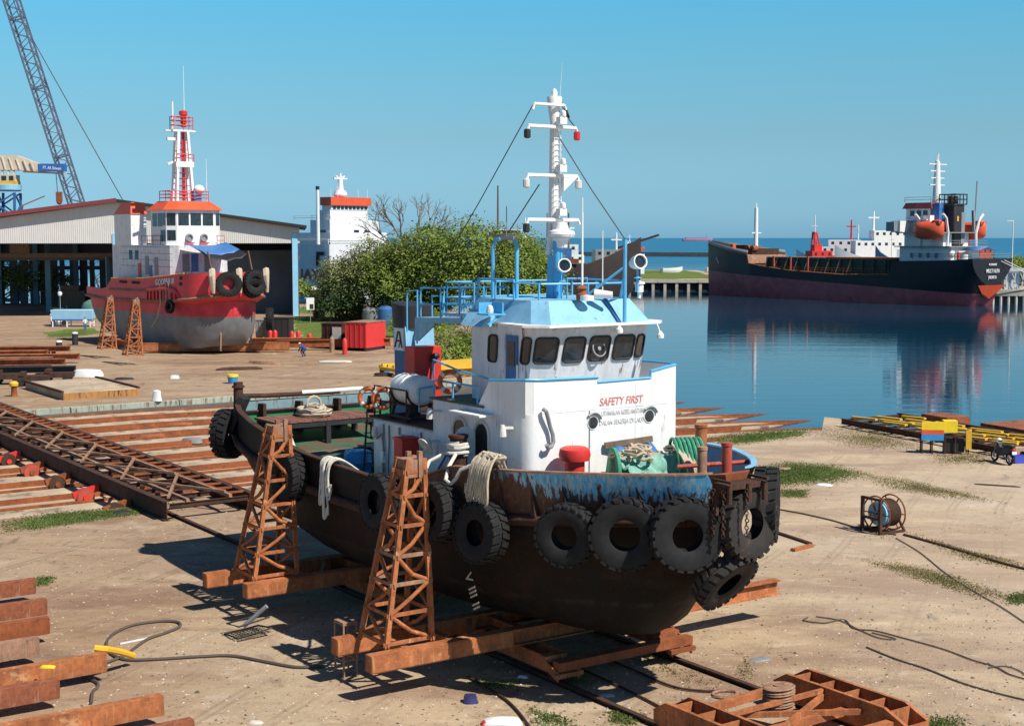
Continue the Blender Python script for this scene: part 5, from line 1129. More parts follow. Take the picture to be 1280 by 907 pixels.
mb = MB(); mb.box(2.6, 5, 4.2, 6, .2, .9); mb.box(Lp - 10, Lp, 5.2, 9, -.2, .75); mb.build('plate', M['rust_red'], o)
# painted cabinet
p = G(1172, 566, 0); o = empty('work_stand', p, R(-8), 'steel work stand with a yellow, red and blue painted panel by the shore platform', 'stand')
mb = MB()
for x in (-.9, -.35, .35, .9, 1.6):
    for y in (-.3, .3): mb.bar((x, y, 0), (x, y, 1.0), .07)
mb.bar((-.9, -.3, .98), (1.65, -.3, .98), .08); mb.bar((-.9, .3, .98), (1.65, .3, .98), .08); mb.bar((-.9, 0, 1.02), (1.65, 0, 1.02), .6, .05); mb.build('legs', M['rust_dark'], o)
for z0, z1, mt in ((.75, 1.1, 'drum_blue'), (1.1, 1.35, 'orange_red'), (1.35, 1.8, 'yellow_bright')):
    mb = MB(); mb.box(-.95, .25, -.42, -.34, z0 + .004, z1); mb.build('painted_panel', M[mt], o)
mb = MB(); mb.box(.254, 1.0, -.3, .4, 1.2, 1.85); mb.build('yellow_box', M['yellow_bright'], o)
mb = MB(); mb.box(1.45, 1.75, -.42, -.3, .3, 1.35); mb.build('rusty_yellow_plate', M['yellow'], o)
mb = MB(); mb.box(.3, 1.4, -.2, .3, .1, .8); mb.build('dark_bin', M['gasket'], o)
# motorbike seen from behind
p = G(1262, 581, 0); o = empty('motorbike', p, R(104), 'dark motorbike seen from behind, parked on the sand by the right edge', 'motorbike'); o.scale = (1.12, 1.12, 1.12)
for x, nm in ((0, 'rear_wheel'), (1.25, 'front_wheel')):
    T = Matrix.Translation((x, 0, .3)) @ Matrix.Rotation(R(90), 4, 'X'); mb = MB(); mb.ring([(.25 + .055 * math.cos(a), .055 * math.sin(a)) for a in [R(45 * i) for i in range(8)]], T, 24); w = mb.build(nm, M['rubber'], o)
    mb = MB(); mb.ring([(.19, -.02), (.21, -.02), (.21, .02), (.19, .02)], T, 20); mb.cyl((x, -.06, .3), (x, .06, .3), .05, n=8)
    for k in range(6): a = R(60 * k); mb.bar((x, 0, .3), (x + .2 * math.cos(a), 0, .3 + .2 * math.sin(a)), .015)
    mb.build('rim', M['steel_grey'], w)
mb = MB(); mb.loft([[(x, -w, z - h), (x, -w * .8, z + h), (x, w * .8, z + h), (x, w, z - h)] for x, w, z, h in ((-.25, .08, .78, .05), (.0, .13, .72, .14), (.3, .16, .62, .2), (.6, .14, .55, .16), (.85, .2, .68, .28), (1.0, .12, .85, .2))], True, True); mb.build('body', M['black'], o, bevel=.02)
mb = MB(); mb.loft([[(x, -w, z), (x, -w * .7, z + .09), (x, w * .7, z + .09), (x, w, z)] for x, w, z in ((-.3, .1, .86), (0, .15, .84), (.35, .15, .8), (.55, .1, .84))], True, True); mb.build('seat', M['gasket'], o)
mb = MB(); mb.bar((1.25, -.07, .3), (.98, -.07, 1.0), .04); mb.bar((1.25, .07, .3), (.98, .07, 1.0), .04); mb.bar((0, -.1, .3), (.5, -.1, .4), .05); mb.bar((0, .1, .3), (.5, .1, .4), .05); mb.tube([(.8, -.36, 1.05), (.95, -.15, 1.02), (.97, 0, 1.0), (.95, .15, 1.02), (.8, .36, 1.05)], .025, 6); mb.build('handlebar', M['steel_grey'], o)
mb = MB(); mb.sphere((-.3, 0, .76), (.06, .11, .07)); mb.build('tail_light', M['lamp_red'], o)
mb = MB(); mb.box(-.37, -.345, -.12, .12, .55, .69); mb.build('number_plate', M['white_clean'], o)
for s in (-1, 1): mb = MB(); mb.bar((.92, s * .3, 1.05), (.9, s * .38, 1.2), .015); mb.lathe([(0, 0), (.06, .01), (.06, .03), (0, .04)], Matrix.Translation((.9, s * .4, 1.25)) @ Matrix.Rotation(R(90), 4, 'Y'), 10); mb.build('mirror', M['gasket'], o)
hm = empty('helmet', p + Vector((-.35, .7, 1.12)), 0, 'white helmet resting on the motorbike handlebar', 'helmet'); mb = MB(); mb.sphere((0, 0, .1), (.15, .17, .15)); mb.build('shell', M['white_clean'], hm); mb = MB(); mb.box(-.1, .1, -.19, -.12, .06, .14); mb.build('visor', M['gasket'], hm)
p = G(1276, 578, 0); mb = MB(); mb.cbox((0, 0, .2), (1.0, .6, .4)); o = empty('crate', p, R(10), 'bright blue plastic crate beside the motorbike', 'crate')
mb = MB(); mb.box(-.5, .5, -.3, .3, 0, .05)
for a in ((-.5, .5, -.3, -.26), (-.5, .5, .26, .3), (-.5, -.46, -.26, .26), (.46, .5, -.26, .26)): mb.box(*a, .05, .4)
mb.build('box', paint('strong blue plastic', (.06, .08, .5), .4, .1), o)
o = empty('cardboard_box', p + Vector((.15, .9, 0)), R(15), 'tan cardboard box standing behind the blue crate', 'box'); mb = MB(); mb.box(-.35, .35, -.3, .3, 0, .7); mb.build('carton', paint('cardboard', (.42, .28, .16), .85, .1), o); mb = MB(); mb.box(-.36, .36, -.02, .02, .69, .71); mb.build('tape', M['offwhite'], o)

# litter
LIT = [(588, 877, (.2, .2, .2), 'plastic_navy', 'navy plastic tub lying on the dirt in front of the cradle', 'tub'), (628, 904, (.5, .25, .14), 'white_clean', 'white plastic sack lying at the bottom edge left of the ground rails', 'sack'), (610, 905, (.18, .14, .1), 'red', 'small red rag beside the white sack at the bottom edge', 'rag'),
       (654, 846, (.16, .1, .05), 'white_clean', 'white scrap beside the front bogie wheel', 'scrap'), (758, 869, (.22, .12, .03), 'offwhite', 'flat white scrap between the ground rails', 'scrap'), (950, 824, (.34, .2, .03), 'steel_grey', 'pale grey tin sheet lying on the dirt right of the rails', 'scrap'),
       (60, 834, (.2, .1, .06), 'yellow_bright', 'yellow scrap on the long rusty beam', 'scrap'), (320, 903, (.18, .1, .05), 'offwhite', 'pale scrap near the bottom edge left', 'scrap'), (1246, 607, (1.1, .1, .06), 'rust_dark', 'thin rusty bar lying on the sand left of the motorbike', 'bar'), (978, 586, (.5, .3, .08), 'rust_pale', 'pale brown scrap lying in the green grass patch', 'scrap'), (1030, 606, (.4, .3, .06), 'white_clean', 'white scrap near the grass patch', 'scrap'), (152, 641, (.4, .3, .1), 'gasket', 'black plastic scrap on the grass by the slip', 'scrap'),
       (240, 553, (.7, .4, .3), 'steel_grey', 'grey bundle between slip tracks beside the tug stern', 'bundle'), (225, 533, (1, .3, .25), 'rust_orange', 'short rusty bar on the slip floor behind the grey bundle', 'bar'), (186, 546, (1.2, .5, .2), 'rust_red', 'rusty plate scrap in the middle of the slip floor', 'scrap'), (196, 501, (.35, .25, .8), 'white_clean', 'white canister on the turquoise slip wall', 'canister'), (110, 470, (1.4, .8, .6), 'white_clean', 'white sack heap behind the loading platform', 'sack'), (155, 474, (.9, .5, .15), 'gasket', 'black scrap plate on the dirt in the left distance', 'scrap'), (218, 473, (.4, .3, .3), 'white_clean', 'small white bag behind the turquoise wall', 'bag'), (420, 452, (1.6, 1, .1), 'offwhite', 'pale sheet lying on the yard before the red container', 'sheet'), (480, 470, (1.0, .5, .3), 'rust_dark', 'dark scrap pile left of the funnel', 'scrap'), (300, 462, (2.2, .5, .25), 'rust_dark', 'dark pipe bundle lying in front of the red tug', 'pipes'), (330, 455, (2.0, .5, .3), 'rust_pale', 'rusty pipe bundle right in front of the red tug', 'pipes')]
for u, v, s, mt, lb, cat in LIT:
    p = G(u, v, .81 if 'on the long rusty beam' in lb else .17 if 'turquoise slip wall' in lb else -.5 if 'slip' in lb and 'grass' not in lb else 0.0); mb = MB(); n = 10; rr = []
    for z, k in ((0, 1), (.5, .92 + random.uniform(-.1, .1)), (.92, .8), (1, .4)):
        rr.append([(s[0] * k * (1 if abs(math.cos(a)) > .7 else .85) * math.copysign(abs(math.cos(a)) ** .5, math.cos(a)) * random.uniform(.9, 1.05), s[1] * k * math.copysign(abs(math.sin(a)) ** .5, math.sin(a)) * random.uniform(.9, 1.05), s[2] * z) for a in [2 * math.pi * (i + .5) / n for i in range(n)]])
    mb.loft(rr, True, True); o = mb.build(cat.replace(' ', '_'), M[mt]); o.location = p; o.rotation_euler = (0, 0, random.uniform(-.5, .5)); tag(o, lb, cat)
for u, v, w, h, lb in ((291, 479, .45, .75, 'blue tub with yellow rim standing behind the slip wall'), (481, 468, .5, .9, 'blue and yellow tub standing left of the funnel')):
    p = G(u, v, 0); o = empty('tub', p, 0, lb, 'tub'); mb = MB(); mb.lathe([(w * .8, 0), (w, h * .75), (w * .9, h * .74)], None, 16); mb.build('body', M['drum_blue'], o); mb = MB(); mb.lathe([(w * .95, h * .72), (w * 1.06, h * .74), (w * 1.06, h), (w * .9, h)], None, 16); mb.build('rim', M['yellow_bright'], o)

# ================================================================== GENERIC SHIP HULL
def ship_hull(st, name, mat, parent, pw=2.2, n=6):
    """st rows: x, half breadth at deck, deck z, half breadth at foot, foot z"""
    mb = MB(); rings = []
    for x, bd, zd, bk, zk in st:
        half = [(bk + (bd - bk) * (1 - (1 - t) ** pw), zk + (zd - zk) * t) for t in [i / n for i in range(n + 1)]]
        rings.append([(x, -y, z) for y, z in reversed(half)] + [(x, y, z) for y, z in half])
    mb.loft(rings); m = len(rings[0])
    for r in (rings[0], rings[-1]): mb.add(r, [tuple(range(m))])
    return mb.build(name, mat, parent, 45)
def deck_of(st, name, mat, parent, dz=-.05):
    mb = MB(); mb.loft([[(x, -bd + .1, zd + dz), (x, bd - .1, zd + dz)] for x, bd, zd, bk, zk in st]); return mb.build(name, mat, parent)

# ================================================================== RED TUG ON THE SECOND CRADLE
RT0 = G(279, 441, 0); RH = R(37); rfw = Vector((math.sin(RH), -math.cos(RH), 0)); RROT = math.atan2(rfw.y, rfw.x)
RTM = Matrix.Translation(RT0) @ Matrix.Rotation(RROT, 4, 'Z')
rt = empty('tugboat', RT0, RROT, 'red hulled tugboat with white wheelhouse and lattice mast standing on a cradle before the shed', 'tugboat')
M['red_hull'] = hull_paint('red tug hull paint', (.60, .045, .055), (.18, .18, .185), 3.9, .06, .5, .05)
st = [(-27.5, 4.0, 5.2, 2.8, 3.0), (-26, 4.35, 5.1, 3.2, 2.0), (-22, 4.5, 5.0, 3.6, 1.1), (-16, 4.5, 5.0, 4.0, .7), (-10, 4.5, 5.1, 4.0, .6), (-5, 4.5, 5.3, 3.9, .6), (-2, 4.4, 5.4, 3.5, .55), (0, 4.1, 5.6, 2.9, .6), (1.3, 3.4, 5.7, 2.0, .9), (2.2, 2.4, 5.9, 1.0, 1.6), (2.8, 1.3, 6.0, .4, 2.8), (3.1, .3, 6.1, .1, 4.2)]
ship_hull([(x, b * .93, z, k * 1.0, zz) for x, b, z, k, zz in st], 'hull', M['red_hull'], rt, 3.4, 9)
M['red_top'] = paint('red bulwark paint', (.64, .048, .055), .5, .12, .6, rust=.06)
mb = MB()
bw = [(-27.5, 4.2, 5.2, 6.3), (-22, 4.5, 5.0, 6.2), (-20.5, 4.52, 5.0, 6.4), (-19, 4.5, 5.0, 7.4), (-10, 4.45, 5.1, 7.6), (-5, 4.4, 5.3, 7.9), (-2, 4.42, 5.4, 8.15), (0, 4.35, 5.6, 8.3), (1.5, 4.0, 5.7, 8.4), (2.8, 3.1, 5.9, 8.45), (3.7, 1.8, 6.0, 8.5), (4.1, .02, 6.1, 8.5)]
for s in (-1, 1):
    mb.loft([[(x, s * y, z0), (x, s * (y + .0), (z0 + z1) / 2), (x, s * y, z1), (x, s * max(.01, y - .25), z1), (x, s * max(.01, y - .25), z0)] for x, y, z0, z1 in bw])
mb.build('bulwark', M['red_top'], rt, 45)
mb = MB()
for s in (-1, 1): mb.loft([[(x, s * (y + .02), z0 + .02), (x * 1.0 - (.6 if x > 2 else 0), s * max(.01, y - .75), z0 - .45)] for x, y, z0, z1 in bw])
mb.build('fender_shelf', M['red_top'], rt, 45)
mb = MB(); mb.loft([[(x, -max(.02, y - .1), z1 - .75 if x > -20 else 5.1), (x, max(.02, y - .1), z1 - .75 if x > -20 else 5.1)] for x, y, z0, z1 in bw]); mb.build('deck', M['red_old'], rt, 30)
for nm, dz, r, c in (('fender_strake', .0, .17, 'rust_pale'),):
    for s in (-1, 1):
        mb = MB(); mb.tube([(x, s * (y + .1), z) for x, y, z in [(b[0], b[1], b[2] + .1) for b in bw[:-1]]], .16, 6); mb.build(nm, M[c], rt)
        mb = MB(); mb.tube([(x, s * (y + .08), z) for x, y, z in ((-19.5, 4.5, 6.2), (-12, 4.5, 6.25), (-5, 4.42, 6.55), (-2, 4.36, 6.7))], .12, 6); mb.build(nm, M[c], rt)
mb = MB(); mb.tube([(-19, -4.5, 7.45), (-10, -4.45, 7.65), (-5, -4.4, 7.95), (0, -4.2, 8.35)], .07, 5); mb.build('top_rail', M['yellow'], rt)
mb = MB()
for k in range(9): x = -9 + k * .9; z = 6.5 - .0 * k; mb.prism([(x, -4.62), (x + .25, -4.62), (x + .2, -4.42), (x, -4.42)], 5.3, 6.45 - abs(k - 4) * .05)
mb.tube([(-8.5, -4.62, 6.5), (-4, -4.6, 6.75), (-1.8, -4.5, 6.7), (-.9, -4.4, 6.1), (-.6, -4.4, 5.7)], .16, 6); mb.build('side_frames', M['red_top'], rt)
text('name_lettering', 'GODPAR III', .85, M['white_clean'], rt, (-6.6, -4.5, 7.0), (1, .02, .06), (0, -.03, 1), .03, .15, width=4.6)
mb = MB()
for x, z in ((-.6, 7.7), (-.7, 7.1), (-7.6, 7.35)): mb.box(x, x + .55, -4.42, -4.28, z, z + .35)
for x in (-16.5, -13): mb.box(x, x + 2, -4.56, -4.5, 7.0, 7.25)
mb.build('freeing_port', M['opening_shade'], rt)
# stem skeg plank
mb = MB(); mb.bar((2.1, -1.3, .4), (2.5, -1.3, 6.2), .16); mb.build('draft_post', M['rust_pale'], rt)
# deckhouse
mb = MB(); mb.prism([(-21.5, -3.3), (-5.5, -3.3), (-4.8, -2.6), (-4.8, 2.6), (-5.5, 3.3), (-21.5, 3.3)], 5.1, 11.2); rh = mb.build('deckhouse', M['white_old'], rt, 20)
mb = MB(); mb.prism([(-10.8, -3.1), (-6.8, -3.1), (-6.0, -2.2), (-6.0, 2.2), (-6.8, 3.1), (-10.8, 3.1)], 11.2, 15.0); rw = mb.build('wheelhouse', M['white'], rt, 20)
mb = MB(); mb.loft([[(-11.2, -3.4, 14.95), (-6.6, -3.5, 14.95), (-5.6, -2.3, 14.95), (-5.6, 2.3, 14.95), (-6.6, 3.5, 14.95), (-11.2, 3.4, 14.95)], [(-10.6, -2.4, 15.9), (-7.6, -2.4, 15.9), (-7, -1.6, 15.9), (-7, 1.6, 15.9), (-7.6, 2.4, 15.9), (-10.6, 2.4, 15.9)]], True, True); mb.build('wheelhouse_roof', M['orange_red'], rt, 20)
def flatwin(parent, p, q, z0, z1, off=.03, nm='window', mat='glass'):
    p, q = Vector((*p, 0)), Vector((*q, 0)); d = (q - p).normalized(); nn = Vector((d.y, -d.x, 0)) * off
    mb = MB(); a = [p + nn, q + nn]; mb.add([(a[0].x, a[0].y, z0), (a[1].x, a[1].y, z0), (a[1].x, a[1].y, z1), (a[0].x, a[0].y, z1), (p.x, p.y, z0), (q.x, q.y, z0), (q.x, q.y, z1), (p.x, p.y, z1)], [(0, 1, 2, 3), (0, 4, 5, 1), (1, 5, 6, 2), (2, 6, 7, 3), (3, 7, 4, 0)]); return mb.build(nm, M[mat], parent, 0)
for k in range(3): y = -2.05 + k * 1.4; flatwin(rw, (-6.0, y), (-6.0, y + 1.2), 13.3, 14.6)
flatwin(rw, (-6.72, -3.01), (-6.1, -2.31), 13.3, 14.6); flatwin(rw, (-6.1, 2.31), (-6.72, 3.01), 13.3, 14.6)
for x in (-10.3, -8.9): flatwin(rw, (x, -3.1), (x + 1.1, -3.1), 13.2, 14.6)
flatwin(rw, (-7.65, -3.1), (-6.9, -3.1), 13.3, 14.6); flatwin(rw, (-8.2, -3.1), (-7.0, -3.1), 11.6, 12.8); flatwin(rw, (-6.72, -3.01), (-6.1, -2.31), 11.7, 12.8)
for y in (-.9, .8): mb = MB(); T = Matrix.Translation((-5.95, y, 12.0)) @ Matrix.Rotation(R(90), 4, 'Y'); mb.ring([(.28, 0), (.42, 0), (.42, .25), (.28, .25)], T, 16); mb.lathe([(0, .1), (.28, .1)], T, 16, False); mb.build('searchlight', M['steel_grey'], rw); mb = MB(); mb.box(-5.99, -5.6, y - .5, y + .5, 11.35, 11.5); mb.build('lamp_shelf', M['red'], rw)
for x, z, w, h, mt in ((-16.5, 9.6, .8, 1.0, 'glass'), (-14.8, 9.6, .8, 1.0, 'glass'), (-12, 8, .9, 2, 'steel_grey'), (-9.5, 8, .9, 1.9, 'steel_grey'), (-14, 7.5, .8, 1.7, 'red'), (-10.9, 7.6, .7, 1.4, 'tarp_blue')): mb = MB(); mb.box(x, x + w, -3.36, -3.3, z, z + h); mb.build('side_panel', M[mt], rh)
for (y, mt) in ((-2.2, 'steel_grey'), (-1.2, 'tarp_blue'), (.3, 'steel_grey'), (1.6, 'white_old')): mb = MB(); mb.box(-4.8, -4.76, y, y + .8, 8.4, 10.3); mb.build('front_door', M[mt], rh)
mb = MB()
for z in (8.9, 9.6, 10.3, 11.0): mb.box(-19.02, -4.7, -3.34, -3.3, z - .02, z + .02)
mb.build('panel_seams', M['steel_grey'], rh)
for y in (-2.6, 2.6):
    mb = MB(); mb.prism([(-20.2, y - .9), (-15.4, y - .9), (-15.4, y + .9), (-20.2, y + .9)], 11.2, 14.6); fu = mb.build('funnel', M['white'], rt)
    mb = MB(); mb.loft([[(-20.3, y - .95, 14.6), (-15.3, y - .95, 14.6), (-15.3, y + .95, 14.6), (-20.3, y + .95, 14.6)], [(-18.2, y - .8, 15.9), (-15.6, y - .8, 15.9), (-15.6, y + .8, 15.9), (-18.2, y + .8, 15.9)]], True, True); mb.build('funnel_top', M['orange_red'], fu)
for pts_ in ([(-13, -3.25), (-11.5, -3.25), (-10, -3.25), (-8, -3.25)], [(-5.2, 2.0), (-5.9, 3.2), (-8, 3.25)]):
    mb = MB(); rails(mb, pts_, 11.2, [.5, 1.0], .035); mb.build('deck_railing', M['red_old'], rt)
mb = MB(); rails(mb, [(-10.4, -2.2), (-8.8, -2.2), (-7.6, -2.2), (-7.2, 0), (-7.6, 2.2), (-10.4, 2.2), (-10.4, -2.2)], 15.9, [.4, .75, 1.1], .045); mb.build('roof_railing', M['red'], rt)
# lattice mast
mb = MB()
def mc(k, sx, sy): return Vector((-9.3 + sx * (.62 - .27 * k), sy * (.95 - .42 * k), 15.9 + 7.6 * k))
for sx, sy in ((-1, -1), (1, -1), (1, 1), (-1, 1)): mb.bar(mc(0, sx, sy), mc(1, sx, sy), .27)
mb.box(-9.8, -8.8, -1.2, 1.2, 23.4, 23.6); mb.box(-9.8, -8.7, -.95, 1.1, 19.6, 20.2); mb.bar((-9.3, -1.9, 23.5), (-9.3, 1.6, 23.5), .25, .12); mb.bar((-9.3, -1.7, 22.6), (-9.3, -.6, 22.6), .3); mb.cyl((-9.3, -1.0, 23.5), (-9.3, -1.0, 26.6), .11, n=6); mb.bar((-9.3, -1.7, 19.9), (-9.3, -.9, 20.2), .2)
m_ = mb.build('lattice_mast', M['white'], rt)
mb = MB()
for z in (16.8, 17.6, 18.4, 19.0, 20.8, 21.5, 22.2): k = (z - 15.9) / 7.6; mb.bar(mc(k, -1, -1), mc(k, -1, 1), .12); mb.bar(mc(k, 1, -1), mc(k, 1, 1), .07)
mb.bar((-9.7, .3, 16), (-9.5, .2, 23.4), .3, .2); mb.build('mast_ladder', M['lamp_red'], m_)
mb = MB(); rails(mb, [(-9.8, -1.1), (-8.8, -1.1), (-8.8, 0), (-8.8, 1.1), (-9.8, 1.1), (-9.8, -1.1)], 23.6, [.5, 1.0, 1.4], .05); mb.build('top_platform_rail', M['red'], m_); mb = MB(); rails(mb, [(-8.7, -.9), (-8.7, 0), (-8.7, 1.1)], 20.2, [.4, .8], .05); mb.build('lower_platform_rail', M['red'], m_); mb = MB(); mb.lathe([(.3, 0), (.2, .3), (.35, .4), (.3, 1.2), (.45, 1.3), (.45, 1.7), (.2, 1.8)], Matrix.Translation((-9.2, .2, 23.9)), 10); mb.build('fire_monitor', M['red'], m_)
MB().cyl((-9.2, .3, 25.4), (-9.2, .3, 30.5), .05, .02, 5).build('antenna', M['white_clean'], m_); MB().cyl((-8, 2.2, 15.9), (-8, 2.2, 20.5), .05, .02, 5).build('antenna', M['white_clean'], m_); mb = MB(); mb.sphere((-8.0, 1.3, 17.2), (.6, .6, .5), 12, 8); mb.build('satellite_dome', M['white_clean'], m_)
mb = MB(); mb.box(-8.6, -7.8, .6, 1.5, 15.9, 17.0); mb.build('blue_cover', M['tarp_blue'], m_)
# tarpaulin on foredeck
def rtthing(mb, name, mat, label, cat, group=None, loc=(0, 0, 0)):
    o_ = Vector(loc); mb.v = [p - o_ for p in mb.v]; o = mb.build(name, mat); o.location = RTM @ o_; o.rotation_euler = (0, 0, RROT); return tag(o, label, cat, group)
mb = MB(); rr = []
for i in range(9):
    rr.append([(-4.2 + i * .62, -2.3 + j * .7, 11.5 - .16 * i - .35 * math.sin(math.pi * j / 7) + (.35 if j in (0, 7) else 0) * (i / 8) - .25 * abs(math.sin(j * 1.2)) * i / 8) for j in range(8)])
mb.loft(rr[:6]); o = rtthing(mb, 'tarpaulin', M['tarp_blue'], 'blue tarpaulin stretched over the foredeck of the red tug', 'tarpaulin', loc=(-2, 0, 10)); o.modifiers.new('s', 'SOLIDIFY').thickness = .03
mb = MB(); mb.loft([[(x, y - .02, z - .06) for x, y, z in r] for r in rr[5:]]); o = rtthing(mb, 'tarpaulin', M['tarp_black'], 'black tarpaulin edge hanging below the blue one on the red tug', 'tarpaulin', loc=(0, 0, 10)); o.modifiers.new('s', 'SOLIDIFY').thickness = .03
for i, (x, y, lb) in enumerate(((1.4, -1.6, 'left of the two poles holding the tarpaulin on the red tug'), (.9, 3.2, 'right of the two poles holding the tarpaulin on the red tug'))): rtthing(MB().bar((x, y, 7.7), (x - .6, y - .3, 10.6), .12), 'pole', M['wood_old'], lb, 'pole', loc=(x, y, 7.7))
def rt_tyre(p, axis, label, k): put_tyre(RTM @ Vector(p), RTM.to_3x3() @ Vector(axis), label, False, k, True, 'tyre fenders hung on the red tug')
rt_tyre((4.1, -1.2, 7.3), (.92, -.38, .05), 'tyre fender on the red tug bow, left one of the upper pair', 1.4); rt_tyre((4.2, 1.6, 7.45), (.98, .1, .05), 'tyre fender on the red tug bow, right one of the upper pair', 1.4); rt_tyre((4.1, 1.5, 6.85), (.9, .1, -.4), 'tyre fender tucked under the right bow tyre of the red tug', 1.15)
rt_tyre((-2.4, -4.75, 4.9), (.1, -1, .1), 'small tyre fender hanging by rope on the red tug side', .75); rt_tyre((3.6, 3.6, 3.6), (.5, .8, 0), 'big tyre hanging low right of the red tug bow', 1.3)
for x, y, lb_ in ((3.75, -2.9, 'left of the left upper bow tyre'), (4.1, -.1, 'between the two upper bow tyres'), (4.15, 2.9, 'right of the right upper bow tyre')):
    mb = MB()
    rr = [(x - .4, y, 8.5), (x + .1, y, 8.65), (x + .3, y - .1, 8.1), (x + .2, y, 7.4), (x + .15, y + .1, 6.4)]
    mb.tube(rr, .3, 7, radii=[.2, .38, .36, .3, .16])
    rtthing(mb, 'canvas_lashing', M['rope'], 'pale canvas lashing on the red tug, ' + lb_, 'lashing', loc=(x, y, 8))
mb = MB(); mb.tube([(-5.2, -4.6, 7), (-4.8, -4.75, 5.2), (-5.6, -4.8, 3.6), (-7.4, -4.7, 2.5)], .07, 5); mb.tube([(-3.0, -4.6, 7.2), (-2.5, -4.75, 5.4)], .06, 5); mb.tube([(-3.9, -4.5, 7.4), (-3.7, -4.7, 5.2)], .05, 5); rtthing(mb, 'hanging_rope', M['rope'], 'ropes hanging in a bow along the red tug side', 'rope', loc=(-5, -4.6, 5))
# its cradle and towers
c = empty('slip_cradle', RT0 + Vector((-1.2, .8, 0)), R(4), 'rusty slip cradle carrying the red tug, one long beam facing the yard', 'cradle')
mb = MB(); mb.ibeam((-7.5, -.6, .62), (8.0, -.6, .62), .5, .9, .08); mb.box(-7.5, 8.0, -.84, -.8, .3, .95); mb.ibeam((-12, 7, .62), (14, 7, .62), .5, .8, .08); mb.build('cross_beam', M['rust_orange'], c)
mb = MB(); mb.ibeam((6.5, 1.5, .75), (18.5, 3.5, .75), .5, .8, .08); mb.ibeam((-8, .5, .6), (-12.5, 9, .6), .4, .7, .06); mb.ibeam((-5, .5, .5), (-10, 12, .5), .4, .7, .06); mb.ibeam((2, .5, .5), (-3, 12, .5), .4, .7, .06); mb.build('side_beam', M['rust'], c)
for x in (-2.5, .8, 3.6):
    mb = MB(); mb.loft([[(x - .7, -1, 1.0), (x + .7, -1, 1.0), (x + .7, 0, 1.0), (x - .7, 0, 1.0)], [(x - .25, -.8, 1.6), (x + .25, -.8, 1.6), (x + .25, -.1, 1.6), (x - .25, -.1, 1.6)]], True, True); mb.build('keel_block', M['rust_pale'], c)
for u, v, lb, ht, pl_ in ((163, 445, 'lattice support tower on the red tug side, nearer one', 5.3, 0), (131, 437, 'lattice support tower on the red tug side, farther one by the stern', 5.2, 1)):
    p = G(u, v, .9); t = tower(0, 0, 0, pl_, 0, ht, lb, .75, .75, .25, .22, .0, .4); t.location = (p.x, p.y + .8, .9); t.rotation_euler = (0, 0, R(-60))

# ================================================================== SHED
SH = Vector((-59.3, 215, 0)); sh = empty('boat_shed', SH, R(8.5), 'large open boat shed with a pale corrugated gable and dull red roof', 'shed')
hw, ez, rz_, cz, dp = 27.0, 13.55, 17.35, 11.15, 46
mb = MB()
for s in (-1, 1):
    n = 90
    for i in range(n):
        x0 = s * hw * i / n; x1 = s * hw * (i + 1) / n; z0 = rz_ - (rz_ - ez) * i / n; z1 = rz_ - (rz_ - ez) * (i + 1) / n; xm = (x0 + x1) / 2
        mb.add([(x0, 0, cz), (xm, -.035, cz), (xm, -.035, (z0 + z1) / 2), (x0, 0, z0)], [(0, 1, 2, 3)]); mb.add([(xm, -.035, cz), (x1, 0, cz), (x1, 0, z1), (xm, -.035, (z0 + z1) / 2)], [(0, 1, 2, 3)])
mb.build('gable_cladding', M['corrugated'], sh, 0)
mb = MB()
for s in (-1, 1): mb.add([(0, -1.0, rz_ + .35), (s * (hw + 1.0), -1.0, ez + .2), (s * (hw + 1.0), dp, ez + .2), (0, dp, rz_ + .35), (0, -1.0, rz_ - .05), (s * (hw + 1.0), -1.0, ez - .2), (s * (hw + 1.0), dp, ez - .2), (0, dp, rz_ - .05)], [(0, 1, 2, 3), (4, 7, 6, 5), (0, 4, 5, 1), (1, 5, 6, 2), (2, 6, 7, 3)])
mb.build('roof', M['roof_red'], sh, 0)
mb = MB(); mb.bar((-28.1, -1.12, ez + .35), (0, -1.12, rz_ + .25), .2, .6); mb.build('barge_board', M['roof_red'], sh)
mb = MB()
for s in (1,): mb.bar((0, -1.12, rz_ + .2), (28.1, -1.12, ez + .1), .2, .4)
mb.build('barge_board', M['gasket'], sh)
for x, y in ((-.4, .2), (26.3, .2), (-26.3, .2), (26.3, 14), (26.3, 28), (26.3, 42), (-.4, 16), (-.4, 32), (-13, 16), (-13, 45), (-20, 45), (-6, 45), (-26.3, 20), (-26.3, 45), (12, 45)):
    mb = MB(); mb.box(x - .42, x + .42, y - .4, y + .4, 0, cz + 1.5); mb.build('column', M['column_blue'] if y < 1 else M['shed_teal'], sh)
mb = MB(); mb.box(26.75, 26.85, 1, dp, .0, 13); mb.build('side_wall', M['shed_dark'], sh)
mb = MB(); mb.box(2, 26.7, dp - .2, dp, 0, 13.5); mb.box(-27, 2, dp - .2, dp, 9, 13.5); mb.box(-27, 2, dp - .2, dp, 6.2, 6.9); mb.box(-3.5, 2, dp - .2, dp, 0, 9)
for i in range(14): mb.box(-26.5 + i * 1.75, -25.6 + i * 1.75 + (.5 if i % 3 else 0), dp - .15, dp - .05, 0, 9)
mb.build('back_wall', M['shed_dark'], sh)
mb = MB(); mb.ibeam((-27, 12, 9.0), (27, 12, 9.0), .8, 1.1, .1); mb.ibeam((-27, 13.4, 9.0), (27, 13.4, 9.0), .8, 1.1, .1); mb.box(-18, -15, 11.6, 13.8, 9.6, 11); mb.build('bridge_crane', M['wood_old'], sh)
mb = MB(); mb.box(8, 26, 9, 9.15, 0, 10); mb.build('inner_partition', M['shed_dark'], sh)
mb = MB(); mb.box(-3, -2.85, 8, 20, 0, 9); mb.build('inner_partition', M['shed_teal'], sh)
